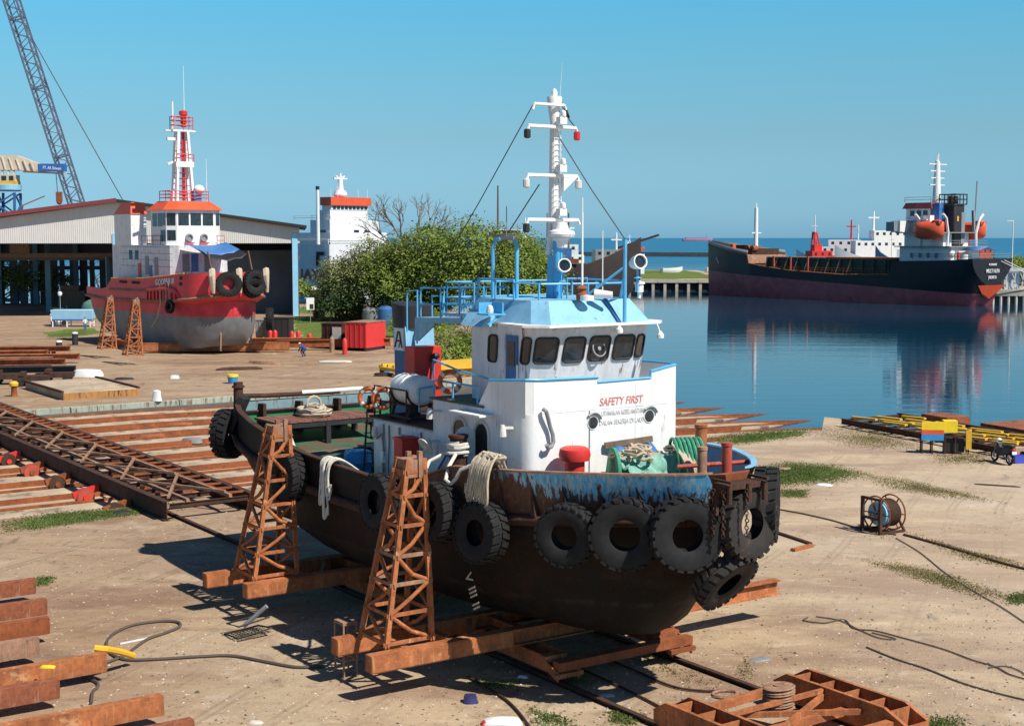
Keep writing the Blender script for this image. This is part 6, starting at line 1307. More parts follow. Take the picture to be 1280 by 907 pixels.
mb = MB(); mb.box(-.2, 6, 20, 20.2, 0, 8.5); mb.build('inner_partition', M['steel_grey'], sh)
for (x, y, w, d, h, mt, lb) in ((-13, 20, 4.5, 3, 4.2, 'wood_old', 'large dim machine block standing inside the boat shed'), (-4.5, 14, 6, 2.5, 2.6, 'shed_teal', 'teal workbench cabinet inside the boat shed by the partition')):
    o = empty('machine', SH + Vector((x, y, 0)), 0, lb, 'machine'); mb = MB(); mb.box(-w / 2, w / 2, -d / 2, d / 2, .3, h * .8); mb.box(-w / 2 + .4, w / 2 - 1, -d / 2 + .2, d / 2 - .2, h * .8, h); mb.build('housing', M[mt], o, bevel=.08); mb = MB(); mb.box(-w / 2 - .1, w / 2 + .1, -d / 2 - .1, d / 2 + .1, 0, .3); mb.build('plinth', M['gasket'], o)
# light blue trailer, white cab, green tank before the shed
p = G(92, 408, 0); o = empty('trailer', p, R(2), 'light blue steel trough trailer standing before the shed', 'trailer'); mb = MB()
mb.loft([[(-2.6, -.9, 1.0), (2.7, -.9, 1.0), (2.7, .9, 1.0), (-2.6, .9, 1.0)], [(-2.8, -1.1, 2.3), (2.9, -1.1, 2.3), (2.9, 1.1, 2.3), (-2.8, 1.1, 2.3)]], True, True); mb.build('trough', paint('light blue trough', (.34, .62, .80), .5, .08, 1, rust=.06), o, bevel=.05)
for x in (-2.5, -.6, 2.5): mb = MB(); mb.bar((x, -1, 0), (x, -1, 1.0), .14); mb.bar((x, 1, 0), (x, 1, 1.0), .14); mb.bar((x, -1, .5), (x, 1, .5), .1); mb.build('leg', M['white_clean'], o)
mb = MB(); mb.bar((-2.6, -1, .95), (2.7, -1, .95), .2); mb.build('sill', M['blue_dark'], o)
p = G(69, 407, 0) + Vector((0, 1.5, 0)); o = empty('forklift', p, R(20), 'small white and black forklift beside the light blue trailer', 'forklift'); mb = MB(); mb.box(-1.1, 1, -.6, .6, .35, 1.2); mb.box(-1.1, -.3, -.6, .6, 1.2, 1.6); mb.build('body', M['white_clean'], o, bevel=.1)
mb = MB()
for x in (-.7, .7):
    for y in (-.62, .62): mb.cyl((x, y - .1, .35), (x, y + .1, .35), .35, n=14)
mb.build('wheels', M['rubber'], o); mb = MB(); mb.bar((1.1, -.3, .1), (1.1, -.3, 2.6), .1); mb.bar((1.1, .3, .1), (1.1, .3, 2.6), .1); mb.bar((-.9, -.5, 1.6), (-.9, -.5, 2.3), .08); mb.bar((.6, -.5, 1.2), (.6, -.5, 2.3), .08); mb.box(-1, .7, -.6, .6, 2.3, 2.36); mb.build('mast_and_guard', M['gasket'], o)
p = G(105, 400, 0) + Vector((.8, 4, 0)); o = empty('storage_tank', p, 0, 'dull green domed storage tank behind the light blue trailer', 'tank'); mb = MB(); mb.lathe([(2.2, 0), (2.2, 1.8), (1.9, 2.4), (1.2, 2.8), (0, 2.95)], None, 20); mb.build('shell', paint('dull green tank', (.10, .22, .17), .6, .15, 1), o); mb = MB(); mb.cyl((0, 0, 2.9), (0, 0, 3.2), .3, n=10); mb.build('hatch', M['steel_grey'], o)
# drums and posts
for u, v, r, h, mt, lb in ((74, 439, .32, .95, 'gasket', 'black oil drum with a white lid by the rail stack'), (94, 431, .33, 1.25, 'gasket', 'tall black drum standing alone in the yard before the shed'), (497, 441, .22, 1.5, 'wood_old', 'short mooring post with a pale top standing on the yard left of the funnel')):
    p = G(u, v, 0); o = empty('drum' if r > .3 else 'mooring_post', p, 0, lb, 'drum' if r > .3 else 'post'); mb = MB(); mb.lathe([(r, 0), (r * 1.03, h * .33), (r, h * .36), (r * 1.03, h * .66), (r, h * .69), (r, h), (0, h)], None, 14); mb.build('shell', M[mt], o); mb = MB(); mb.lathe([(r * .8, h), (r * 1.05, h + .03), (r * .95, h + .18), (0, h + .22)], None, 14); mb.build('cap', M['white_clean'], o)
# lamp post
p = G(289 * .2647 + 0, 412, 0); o = empty('lamp_post', G(76, 408, 0), 0, 'thin lamp post with a white lantern before the shed opening', 'lamp post'); mb = MB(); mb.cyl((0, 0, 0), (0, 0, 4.1), .06, .05, 8); mb.build('post', M['steel_grey'], o); mb = MB(); mb.lathe([(.1, 4.1), (.28, 4.3), (.3, 4.6), (.1, 4.75)], None, 10); mb.build('lantern', M['white_clean'], o)
# rail stack on the left
SB = [(-2, 424, 82, 'rust_pale', 12), (88, 436, 9, 'rust_red', 13), (100, 447, 11, 'rust_orange', 14), (82, 455, 12, 'rust_red', 14), (66, 450, 10, 'rust_pale', 14), (95, 463, 10, 'gasket', 14), (60, 444, 10, 'rust_orange', 12), (45, 436, 9, 'rust', 9)]
ORD = ['farthest', 'second farthest, pale', 'orange', 'red', 'pale rust', 'black', 'bright orange', 'dark rust']
for i, (u, v, ln, mt, ll) in enumerate(SB[1:]):
    p = G(u, v, .5); lbs = ['red rusty steel beam at the back of the stack left of the red tug', 'orange rusted steel beam reaching farthest right in the left stack', 'oxide red steel beam lying in front in the left stack', 'pale rusted steel beam in the middle of the left stack', 'black steel beam lying lowest in front of the left stack', 'short orange steel beam lying on top of the left stack', 'dark rusty steel beam at the left rear of the stack']
    o = empty('steel_section', (p.x, p.y, 0), R(9), lbs[i], 'steel beam', 'steel beams stacked left of the red tug'); mb = MB(); mb.ibeam((-ll, 0, .55 + .1 * (i % 3)), (0, 0, .55 + .1 * (i % 3)), .7, .55, .06); mb.build('section', M[mt], o)
    mb = MB()
    for k in range(4): mb.box(-ll + 1 + k * 3.2, -ll + 1.3 + k * 3.2, -.5, .5, 0, .28)
    mb.build('bearer', M['rust_dark'], o)
for u, v, lb in ((10, 480, 'dark wheeled trolley under the left end of the beam stack'), (72, 478, 'dark wheeled trolley at the right end of the beam stack'), (40, 482, 'black frame lying between two dark trolleys')):
    o = empty('trolley', G(u, v, 0), R(9), lb, 'trolley'); mb = MB(); mb.box(-1.3, 1.3, -.7, .7, .45, .85); mb.box(-.9, -.5, -.75, .75, .85, 1.15); mb.build('frame', M['rust_dark'], o); mb = MB()
    for x in (-.8, .8):
        for y in (-.72, .72): mb.cyl((x, y - .08, .32), (x, y + .08, .32), .32, n=12)
    mb.build('wheels', M['gasket'], o)

# ================================================================== CONTAINERS AND CYLINDERS MID YARD
def skip(u, v, w, d, h, mt, lb, rz=R(26), top='rust_pale', side=None):
    p = G(u, v, 0); o = empty('steel_container', p, rz, lb, 'container'); mb = MB(); mb.box(-w / 2, w / 2, -d / 2, d / 2, .35, h)
    for i in range(5): x = -w / 2 + .1 + i * (w - .2) / 4; mb.box(x - .05, x + .05, -d / 2 - .05, d / 2 + .05, .36, h - .05)
    mb.build('shell', M[mt], o); mb = MB(); mb.box(-w / 2 - .06, w / 2 + .06, -d / 2 - .06, d / 2 + .06, h + .003, h + .09); mb.build('lid', M[top], o); mb = MB()
    for x in (-w / 2 + .2, w / 2 - .2): mb.bar((x, -d / 2, .18), (x, d / 2, .18), .25, .32)
    mb.build('skid', M['gasket'], o); return o
M['container_red'] = paint('bright red container', (.66, .035, .035), .5, .08, 1, rust=.03)
skip(457, 437, 2.6, 4.2, 3.0, 'container_red', 'bright red steel container on the yard by the bushes', R(-24))
o = skip(424, 435, 2.6, 3.0, 2.7, 'rust_dark', 'rusty brown container with white patches left of the bright red one', R(-24), 'rust_dark'); mb = MB(); mb.box(.1, 1.2, -1.60, -1.56, .9, 2.4); mb.build('white_patch', M['offwhite'], o)
skip(349, 425, 3.0, 2.2, 2.6, 'gasket', 'black steel skip right of the red tug', R(-5), 'gasket')
skip(331, 424, 1.6, 2.2, 2.3, 'steel_grey', 'grey steel tank box between the red tug and the black skip', R(-5), 'steel_grey')
for i, (u, v, mt, hh) in enumerate(((338, 429, 'red', 1.55), (344, 429, 'red', 1.55), (365, 431, 'red', 1.6), (373, 430, 'red', 1.6), (387, 432, 'red', 1.45), (415, 440, 'rust_pale', 1.7), (431, 443, 'red', 1.7))):
    lbs = ['leftmost of the red gas cylinders, before the black skip', 'red gas cylinder next to the leftmost one before the black skip', 'red gas cylinder just right of the black skip', 'red gas cylinder second right of the black skip', 'red gas cylinder behind the crouching worker', 'tan rusty gas cylinder before the brown container', 'red gas cylinder standing alone before the bright red container']
    o = empty('gas_cylinder', G(u, v, 0), 0, lbs[i], 'gas cylinder', 'gas cylinders in the yard'); r = .26; mb = MB(); mb.lathe([(r, 0), (r, hh * .8), (r * .8, hh * .9), (r * .35, hh * .96), (0, hh * .96)], None, 12); mb.build('body', M[mt], o); mb = MB(); mb.lathe([(.1, hh * .96), (.12, hh), (0, hh + .02)], None, 8); mb.build('valve', M['steel_grey'], o)
# workers
def person(p, rz, joints, label, parts):
    o = None
    me = bpy.data.meshes.new('person'); bm = bmesh.new(); sk = bm.verts.layers.skin.verify(); V = {}
    for k, (co, r) in joints['v'].items(): v = bm.verts.new(co); v[sk].radius = (r, r); V[k] = v
    for a, b in joints['e']: bm.edges.new((V[a], V[b]))
    V[joints['root']][sk].use_root = True; bm.to_mesh(me); bm.free()
    ob = bpy.data.objects.new('person', me); COL.objects.link(ob); ob.modifiers.new('skin', 'SKIN'); ob.modifiers.new('sub', 'SUBSURF').levels = 1
    bpy.context.view_layer.update(); m2 = bpy.data.meshes.new_from_object(ob.evaluated_get(bpy.context.evaluated_depsgraph_get())); ob.modifiers.clear(); ob.data = m2; m2.materials.clear(); m2.materials.append(M['skin'])
    m2.polygons.foreach_set('use_smooth', [True] * len(m2.polygons))
    ob.location = p; ob.rotation_euler = (0, 0, rz); tag(ob, label, 'person')
    for nm, segs, mt in parts:
        mb = MB()
        for pts, rad in segs: mb.tube(pts, 0, 10, radii=rad)
        mb.build(nm, M[mt], ob, 60)
    return ob
# crouching worker: bent forward facing -x local
J = {'root': 'hip', 'v': {'hip': ((0, 0, .72), .14), 'chest': ((.32, 0, 1.08), .15), 'neck': ((.44, 0, 1.20), .06), 'head': ((.55, 0, 1.30), .11), 'kl': ((.28, -.16, .48), .08), 'al': ((.0, -.18, .08), .05), 'tl': ((.2, -.18, .04), .04), 'kr': ((.3, .2, .5), .08), 'ar': ((.05, .22, .08), .05), 'tr': ((.25, .22, .04), .04), 'el': ((.45, -.28, .78), .05), 'hl': ((.62, -.2, .5), .04), 'er': ((.45, .28, .8), .05), 'hr': ((.65, .18, .52), .04), 'sl': ((.35, -.2, 1.05), .07), 'sr': ((.35, .2, 1.05), .07)},
     'e': [('hip', 'chest'), ('chest', 'neck'), ('neck', 'head'), ('hip', 'kl'), ('kl', 'al'), ('al', 'tl'), ('hip', 'kr'), ('kr', 'ar'), ('ar', 'tr'), ('chest', 'sl'), ('sl', 'el'), ('el', 'hl'), ('chest', 'sr'), ('sr', 'er'), ('er', 'hr')]}
person(G(381, 446, 0), R(160), J, 'crouching worker in a blue shirt and grey trousers bending over on the yard', [
    ('shirt', [([(-.06, 0, .72), (.15, 0, .92), (.34, 0, 1.1), (.42, 0, 1.17)], [.17, .19, .20, .10]), ([(.35, -.2, 1.05), (.45, -.28, .78), (.56, -.24, .6)], [.09, .075, .06]), ([(.35, .2, 1.05), (.45, .28, .8), (.57, .23, .62)], [.09, .075, .06])], 'shirt_blue'),
    ('trousers', [([(0, -.06, .72), (.28, -.16, .48), (0, -.18, .12)], [.14, .1, .08]), ([(0, .06, .72), (.3, .2, .5), (.05, .22, .12)], [.14, .1, .08])], 'trousers'),
    ('hard_hat', [([(.56, 0, 1.32), (.60, 0, 1.38), (.63, 0, 1.43)], [.15, .14, .05])], 'white_clean')])
J2 = {'root': 'hip', 'v': {'hip': ((0, 0, .92), .13), 'chest': ((0, 0, 1.32), .16), 'neck': ((0, 0, 1.47), .06), 'head': ((.02, 0, 1.62), .10), 'kl': ((.03, -.1, .5), .07), 'al': ((0, -.11, .08), .05), 'tl': ((.18, -.12, .04), .04), 'kr': ((-.06, .1, .5), .07), 'ar': ((-.12, .11, .08), .05), 'tr': ((.05, .12, .04), .04), 'sl': ((0, -.2, 1.38), .07), 'el': ((.02, -.26, 1.1), .05), 'hl': ((.15, -.24, .88), .04), 'sr': ((0, .2, 1.38), .07), 'er': ((-.02, .26, 1.1), .05), 'hr': ((.1, .27, .86), .04)}, 'e': J['e']}
person(G(106.5, 413, 0), R(-60), J2, 'standing worker in a pale shirt and blue trousers beside the light blue trailer', [
    ('shirt', [([(0, 0, .92), (0, 0, 1.2), (0, 0, 1.4), (0, 0, 1.46)], [.17, .18, .19, .09]), ([(0, -.2, 1.38), (.02, -.26, 1.12)], [.09, .07]), ([(0, .2, 1.38), (-.02, .26, 1.12)], [.09, .07])], 'white_clean'),
    ('trousers', [([(0, -.06, .95), (.03, -.1, .5), (0, -.11, .1)], [.13, .09, .08]), ([(0, .06, .95), (-.06, .1, .5), (-.12, .11, .1)], [.13, .09, .08])], 'tarp_blue'), ('hair', [([(.0, 0, 1.64), (0, 0, 1.70), (0, 0, 1.74)], [.13, .12, .05])], 'gasket')])

# ================================================================== CRANES
def lattice(mb, p, q, w, n, r, br):
    p, q = Vector(p), Vector(q); x = (q - p).normalized(); y = Vector((0, 1, 0)); z = x.cross(y).normalized(); y = z.cross(x)
    def c(k, a, b): return p + (q - p) * k + y * a * w / 2 + z * b * w / 2
    for a, b in ((-1, -1), (1, -1), (1, 1), (-1, 1)): mb.bar(c(0, a, b), c(1, a, b), r)
    for i in range(n):
        k0, k1 = i / n, (i + 1) / n; f = i % 2
        for (a, b), (a2, b2) in (((-1, -1), (-1, 1)), ((1, -1), (1, 1)), ((-1, -1), (1, -1)), ((-1, 1), (1, 1))):
            s, e = ((a, b), (a2, b2)) if f else ((a2, b2), (a, b)); mb.bar(c(k0, *s), c(k1, *e), br)
        if i % 10 == 0:
            for b in (-1, 1): mb.bar(c(k0, -1, b), c(k0, 1, b), br * 2)
            for a in (-1, 1): mb.bar(c(k0, a, -1), c(k0, a, 1), br * 2)
dC = 270; b0 = D(137, 365, dC); cr = empty('crawler_crane', (b0.x, b0.y, 0), 0, 'tall slate blue lattice boom crane leaning left behind the shed', 'crane')
def cl(u, v): return D(u, v, dC) - Vector((b0.x, b0.y, 0))
mb = MB(); lattice(mb, cl(131, 365), cl(-40, -170), 2.35, 62, .30, .12); mb.build('boom', M['boom'], cr)
mb = MB(); mb.tube([cl(-40, -170), cl(22, 16), cl(140, 226), cl(215, 360)], .09, 4); mb.build('pendant_cable', M['wire'], cr)
mb = MB(); mb.box(-1, 12, -2, 2, 1.2, 4.2); mb.build('house', M['boom'], cr, bevel=.1); mb = MB(); mb.box(-2, 11, -3, -2, 0, 1.2); mb.box(-2, 11, 2, 3, 0, 1.2); mb.build('tracks', M['gasket'], cr)
dG = 262
def gl(u, v, dy=0): p = D(u, v, dG + dy); return p
g0 = D(8, 380, dG); gc = empty('jib_crane', (g0.x, g0.y, 0), 0, 'beige jib crane with a blue sign box, at the left edge', 'crane')
def gg(u, v): return gl(u, v) - Vector((g0.x, g0.y, 0))
mb = MB(); lattice(mb, gg(11, 375), gg(11, 241), 3.2, 9, .4, .25); mb.build('pedestal', M['blue_dark'], gc)
mb = MB(); mb.lathe([(2.2, 0), (2.4, .2), (2.4, 1.1), (2.0, 1.2)], Matrix.Translation(gg(10, 239)), 16); mb.build('slew_ring', M['blue'], gc)
a = gg(13, 234); mb = MB(); mb.box(a.x - 1.4, a.x + 1.4, -1.4, 1.4, a.z, a.z + 1.1); mb.build('machinery_deck', M['yellow'], gc)
mb = MB(); mb.box(a.x - 1.1, a.x - .2, -1.45, -1.41, a.z + 1.2, a.z + 2); mb.box(a.x + .3, a.x + 1.1, -1.45, -1.41, a.z + 1.2, a.z + 2); mb.build('cab_window', M['glass'], gc)
mb = MB(); mb.box(a.x - 1.3, a.x + 1.3, -1.4, 1.4, a.z + 1.1, a.z + 2.2)
for x in (-1.1, .1, 1.1): mb.bar((a.x + x, -1, a.z + 2), (a.x + x * .8, -.6, a.z + 5.5), .3)
mb.build('cab', M['beige'], gc)
mb = MB(); p1, p2 = gg(-60, 192), gg(50, 205); mb.loft([[(p1.x, -1.2, p1.z - 3.0), (p1.x, 1.2, p1.z - 3), (p1.x, 1.2, p1.z), (p1.x, -1.2, p1.z)], [(gg(18, 0).x, -1.2, gg(0, 213).z), (gg(18, 0).x, 1.2, gg(0, 213).z), (gg(18, 0).x, 1.2, gg(0, 195).z), (gg(18, 0).x, -1.2, gg(0, 195).z)], [(p2.x, -.8, gg(0, 215).z), (p2.x, .8, gg(0, 215).z), (p2.x, .8, p2.z), (p2.x, -.8, p2.z)]], True, True)
q = gg(83, 217); mb.bar((p2.x - 3, 0, gg(0, 214.5).z), (q.x, 0, q.z), .9, .3); mb.box(p2.x - .9, p2.x - .2, -.9, .9, gg(0, 213).z, gg(0, 204).z); jb = mb.build('jib', M['beige'], gc)
mb = MB()
for u in range(-40, 46, 9): mb.bar(gg(u, 194 + (u + 10) * .15) + Vector((0, -1.25, 0)), gg(u + 5, 213) + Vector((0, -1.25, 0)), .2)
mb.build('jib_ribs', M['offwhite'], jb)
s0, s1 = gg(49, 205), gg(82, 215); mb = MB(); mb.box(s0.x, s1.x, -.85, .85, s1.z + .1, s0.z); sg = mb.build('sign_box', paint('royal blue sign', (.03, .13, .42), .5, .08), gc)
text('sign_lettering', 'PT. AK Shiwani', .75, M['white_clean'], sg, (s0.x + .9, -.87, (s0.z + s1.z) / 2 - .2), (1, 0, -.06), (0, 0, 1), .01, 0, width=3.3)
mb = MB(); mb.cyl(gg(70, 217), gg(72, 242), .07, n=5); mb.cyl(gg(70, 197), gg(70, 205), .06, n=5); mb.build('hoist_cable', M['wire'], gc); mb = MB(); hb = gg(74, 246); mb.box(hb.x - .5, hb.x + .5, -.4, .4, hb.z - .9, hb.z + .9); mb.lathe([(.2, -.4), (.5, -.2), (.5, .1), (.2, .3)], Matrix.Translation((hb.x, 0, hb.z - 1)), 10); mb.build('hook_block', M['rust_red'], gc)
mb = MB(); mb.bar(gl(28, 257, 6), gl(56, 245, 6), .18); mb.bar(gl(28, 257, 6), gl(24, 300, 6), .3); o = mb.build('small_boom', M['rust_red']); tag(o, 'small red derrick boom rising behind the shed roof', 'derrick')

# ================================================================== WHITE SHIP BEHIND THE SHED
wh0 = G(412, 374, -1.5); wfw = Vector((-.72, .69, 0)); WR = math.atan2(wfw.y, wfw.x)
ws = empty('ferry', wh0, WR, 'white ferry with an orange topped bridge behind the trees and shed', 'ship')
# local x runs away to the left along the shaded side; local y (port) faces the camera on the left; starboard corner to the right
st = [(0, 7.5, 12.0, 6.8, 0), (1.5, 7.8, 12.0, 7.2, -1), (30, 8.0, 12.0, 7.5, -1), (60, 5, 12.5, 4, -1), (72, .4, 13, .2, 0)]
st = [(x, b, z, k, zz) for x, b, z, k, zz in st]
hl = ship_hull(st, 'hull', M['hull_grey'], ws); hl.location = (0, -7.6, 0)
mb = MB(); mb.loft([[(x, 7.6 * 1.005 if x < 40 else 5, .9), (x, 7.9 if x < 40 else 5, 2.2)] for x in (0, 10, 20, 40)]); o = mb.build('boot_band', M['steel_grey'], ws); o.location = (0, -7.6, 0)
text('name_lettering', 'LINE JAYA', 3.4, M['red_old'], ws, (20, .42, 4.2), (-1, .0, 0), (0, -.08, 1), .03, width=19.5)
mb = MB(); mb.box(1.2, 3.9, .42, .5, 9.6, 10.4); mb.box(3.0, 4.0, .41, .52, 7.3, 9.6); mb.build('hull_mark', M['gasket'], ws)
mb = MB(); mb.prism([(0.3, -17), (12, -17), (12, -.6), (0.3, -.6)], 12, 14.6); mb.prism([(0.6, -15), (7.5, -15), (7.5, -.8), (0.6, -.8)], 14.6, 17.4); mb.prism([(1, -12), (5, -12), (5, -1.2), (1, -1.2)], 17.4, 19.6); sp = mb.build('superstructure', M['white'], ws)
mb = MB(); mb.prism([(.4, -12.6), (4.2, -12.6), (4.2, -1.0), (.4, -1.0)], 20.6, 22.4); mb.build('bridge_top', M['orange_red'], ws)
mb = MB(); mb.prism([(.9, -12), (4, -12), (4, -1.4), (.9, -1.4)], 19.6, 20.62); mb.build('bridge', M['white'], ws)
for i in range(9): mb = MB(); y = -11.8 + i * 1.13; mb.box(.84, .9, y, y + .8, 19.75, 20.45); mb.build('bridge_window', M['glass'], ws)
for x, y in ((4, -.78),): mb = MB(); mb.box(2, 5, -.8, -.72, 13.6, 15.2); mb.build('side_opening', M['glass'], ws)
for y in (-12, -9): mb = MB(); mb.box(.42, .5, y, y + 1.4, 13.6, 15.2); mb.build('stern_opening', M['glass'], ws)
mb = MB(); mb.cyl((3.2, -6, 22.4), (3.2, -6, 26.5), .9, .5, 10); mb.lathe([(1.4, 0), (1.6, .4), (1.2, 1.3), (.4, 1.5)], Matrix.Translation((3.2, -6, 22.6)), 12); mb.bar((3.2, -7.9, 26.6), (3.2, -4.1, 26.6), .4, .3); mb.cyl((3.2, -6, 26.4), (3.2, -6, 27.8), .35, .25, 8); mb.bar((3.2, -7.2, 27.2), (3.2, -6, 26.3), .3); mb.bar((3.2, -4.8, 27.2), (3.2, -6, 26.3), .3); mb.build('mast', M['white'], ws)
mb = MB(); mb.cyl((2, 1.4, 12), (2, 1.4, 24.0), .42, .34, 10); mb.build('foremast', M['white'], ws); mb = MB(); mb.cyl((2, 1.4, 24.0), (2, 1.4, 24.7), .42, .42, 10); mb.build('foremast_top', M['gasket'], ws)
mb = MB()
for x, y, h in ((1, -3.5, 25.5), (1.5, -1.9, 24.5), (3, -11, 24.2), (3, -5, 25), (1, -12, 24.3)): mb.cyl((x, y, 22), (x, y, h), .07, .04, 4)
mb.build('antenna', M['white_clean'], ws)
mb = MB(); rails(mb, [(.6, -14.8), (.6, -8), (.6, -1), (7, -.9), (13.5, -.9)], 17.4, [.5, 1], .05); rails(mb, [(0, -15), (0, -7), (0, .2), (8, .3), (16, .3)], 12, [.6, 1.1], .06); mb.build('railing', M['white_clean'], ws)

# ================================================================== CARGO SHIP
cfw = Vector((-.6, .8, 0)); CR = math.atan2(cfw.y, cfw.x); cg0 = Vector((93.8, 283.9, -1.5))
cs = empty('cargo_ship', cg0, CR, 'black and dark red coastal cargo ship moored stern on at the right', 'ship')
st = [(-2.2, 6.6, 9.4, 2.0, 4.2), (-1.2, 6.75, 9.3, 2.6, 2.6), (.3, 6.8, 9.2, 3.2, -.4), (4, 6.8, 9.0, 5.0, -1), (12, 6.8, 8.8, 6.4, -1), (17, 6.8, 8.7, 6.6, -1), (17.6, 6.8, 6.0, 6.6, -1), (30, 6.8, 5.7, 6.6, -1), (45, 6.8, 6.3, 6.3, -1), (54, 6.5, 7.2, 5.0, -1), (56, 6.4, 7.5, 5.0, -1), (57.5, 6.4, 7.7, 5.0, -1), (58, 6.3, 9.6, 4.8, -1), (65, 5.2, 10.3, 3.0, -1), (71, 3.2, 11.1, 1.2, -1), (76.5, .6, 11.9, .15, -.5)]
ship_hull(st, 'hull', M['ship_hull'], cs, n=8)
mb = MB(); mb.loft([[(-2.24, -3.6, 4.0), (-2.24, 0, 3.6), (-2.24, 3.6, 4.0)], [(-1.55, -2.5, 2.6), (-1.6, 0, 1.4), (-1.55, 2.5, 2.6)]]); mb.add([(-2.26, -4.6, 4.15), (-2.26, 4.6, 4.15), (-1.3, 1.6, 1.9), (-1.25, 0, 1.3), (-1.3, -1.6, 1.9)], [(0, 1, 2, 3, 4)]); mb.build('stern_patch', M['orange_red'], cs)
deck_of(st[:6], 'poop_deck', M['steel_grey'], cs); deck_of(st[6:11], 'main_deck', M['rust_dark'], cs); deck_of(st[11:], 'forecastle_deck', M['rust_pale'], cs)
for s in (-1, 1):
    mb = MB(); mb.tube([(x, s * (bd + .05), zd) for x, bd, zd, bk, zk in st[6:]], .14, 5); mb.build('sheer_strake', M['rust_orange'], cs)
text('name_lettering', 'MULTI ALFA', 1.05, M['white_clean'], cs, (-2.4, 2.35, 6.6), (0, -1, 0), (-.08, 0, 1), .03, width=3.8 * 1.15)
text('port_lettering', 'JAKARTA', .85, M['white_clean'], cs, (-2.36, 1.5, 5.4), (0, -1, 0), (-.08, 0, 1), .03, width=2.7)
text('small_lettering', 'M. MARINE', .6, M['white_clean'], cs, (-2.42, 1.5, 8.0), (0, -1, 0), (-.08, 0, 1), .03, width=2.5)
# hatch and rails
mb = MB(); mb.box(19, 53, -5.0, 5.0, 5.6, 8.9); hc = mb.build('hatch_coaming', paint('very dark green', (.022, .045, .035), .6, .3, .4, rust=.1), cs)
mb = MB(); mb.box(18.8, 36, -5.2, 5.2, 8.904, 9.3); mb.build('hatch_cover', M['rust_orange'], hc); mb = MB(); mb.box(36.2, 53.2, -5.2, 5.2, 8.904, 9.2); mb.build('hatch_cover', M['wood_old'], hc)
mb = MB()
for i in range(12): x = 20 + i * 3; mb.bar((x, 5.2, 5.7), (x, 5.2, 9.0), .35); mb.bar((x, 5.1, 8.9), (x, 6.6, 6.0), .12)
mb.build('coaming_stays', M['green_deck'], hc)
for i in range(3): x = 40 + i * 5; MB().bar((x, 6.3, 6), (x, 6.3, 9.4), .35).build('red_post', M['red_old'], cs)
mb = MB(); rails(mb, [(18 + i * 3, 6.6 if i < 11 else 6.3) for i in range(13)], 5.9, [.6, 1.1], .05); mb.build('deck_railing', M['rust_red'], cs)
mb = MB(); mb.box(58.4, 63, -4.5, 4.5, 9.6, 11.0); mb.box(63, 68, -1.8, 1.8, 10.2, 11.8); mb.build('forecastle_house', M['rust_dark'], cs)
mb = MB(); mb.cyl((62.5, -2, 11), (62.5, 2, 11), .8, n=12); mb.cyl((58.5, 3, 11), (58.5, 4.5, 11), .7, n=12); mb.build('windlass', M['rust_red'], cs)
mb = MB(); mb.cyl((61.5, 0, 9.6), (61.5, 0, 20.4), .55, .42, 12); mb.bar((61.5, -1.6, 14.6), (61.5, 1.6, 14.6), .3, .2); mb.cyl((61.5, 0, 20.4), (61.5, 0, 21.6), .2, .1, 6); mb.build('foremast', M['white_clean'], cs)
mb = MB(); mb.loft([[(x, s * 0 + bd * k, zd), (x, bd * k, zd + 1.0)] for x, bd, zd, k in ((58.1, 6.3, 9.6, 1), (65, 5.25, 10.3, 1), (71, 3.25, 11.1, 1), (76.5, .6, 11.9, 1))]); mb.loft([[(x, -bd, zd), (x, -bd, zd + 1.0)] for x, bd, zd in ((58.1, 6.3, 9.6), (65, 5.25, 10.3), (71, 3.25, 11.1), (76.5, .6, 11.9))]); o = mb.build('bow_bulwark', M['steel_grey'], cs); o.modifiers.new('s', 'SOLIDIFY').thickness = .12
mb = MB(); mb.bar((71, 3.0, 8.8), (70.2, 2.9, 7.2), .8, .3); mb.build('anchor', M['offwhite'], cs)
mb = MB(); mb.box(64, 64.8, 4.0, 5.0, 10.2, 12); mb.build('red_box', M['orange_red'], cs)
# accommodation
mb = MB(); mb.box(4, 16.5, -5.0, 5.0, 8.5, 11.6); acc = mb.build('accommodation', M['white_old'], cs)
mb = MB(); mb.box(3.4, 16.8, -6.4, 6.4, 11.6, 11.8); mb.box(5, 16.9, -6, 6, 14.4, 14.6); mb.build('boat_deck', M['steel_grey'], acc)
mb = MB(); mb.box(6.5, 16, -4.2, 4.2, 11.8, 14.4); mb.box(10, 16.2, -3.6, 3.6, 14.6, 17.0); mb.build('upper_house', M['white'], acc)
mb = MB(); mb.box(9.6, 16.6, -5.6, 5.6, 17.0, 17.2); mb.box(10.4, 16.3, -3.4, 3.4, 17.2, 19.4); br = mb.build('bridge', M['white_old'], acc)
mb = MB(); mb.loft([[(9.6, -4, 19.4), (16.9, -4, 19.4), (16.9, 4, 19.4), (9.6, 4, 19.4)], [(10.2, -3.5, 20.6), (16.4, -3.5, 20.6), (16.4, 3.5, 20.6), (10.2, 3.5, 20.6)]], True, True); mb.build('bridge_roof', M['roof_red'], acc)
mb = MB(); mb.box(14.5, 16.8, 4.5, 7.6, 14.6, 16.9); mb.build('wing_screen', M['white'], acc); mb = MB(); mb.box(15, 17, 7.65, 8.9, 14.8, 16.7); mb.build('wing_box', M['steel_grey'], acc)
for x in (7, 9, 11, 13):
    mb = MB(); mb.box(x, x + .8, 4.98, 5.03, 9.4, 10.4); mb.build('window', M['glass'], acc)
for x in (11, 12.6, 14.2): mb = MB(); mb.box(x, x + 1.1, 3.38, 3.44, 17.9, 19.0); mb.build('bridge_window', M['glass'], br)
for y, z in ((-3.6, 9.3), (-1.5, 9.3), (2.5, 9.3)): mb = MB(); mb.box(3.94, 4.0, y, y + 1.2, 8.8, 10.9); mb.build('stern_door', M['glass' if y < 2 else 'steel_grey'], acc)
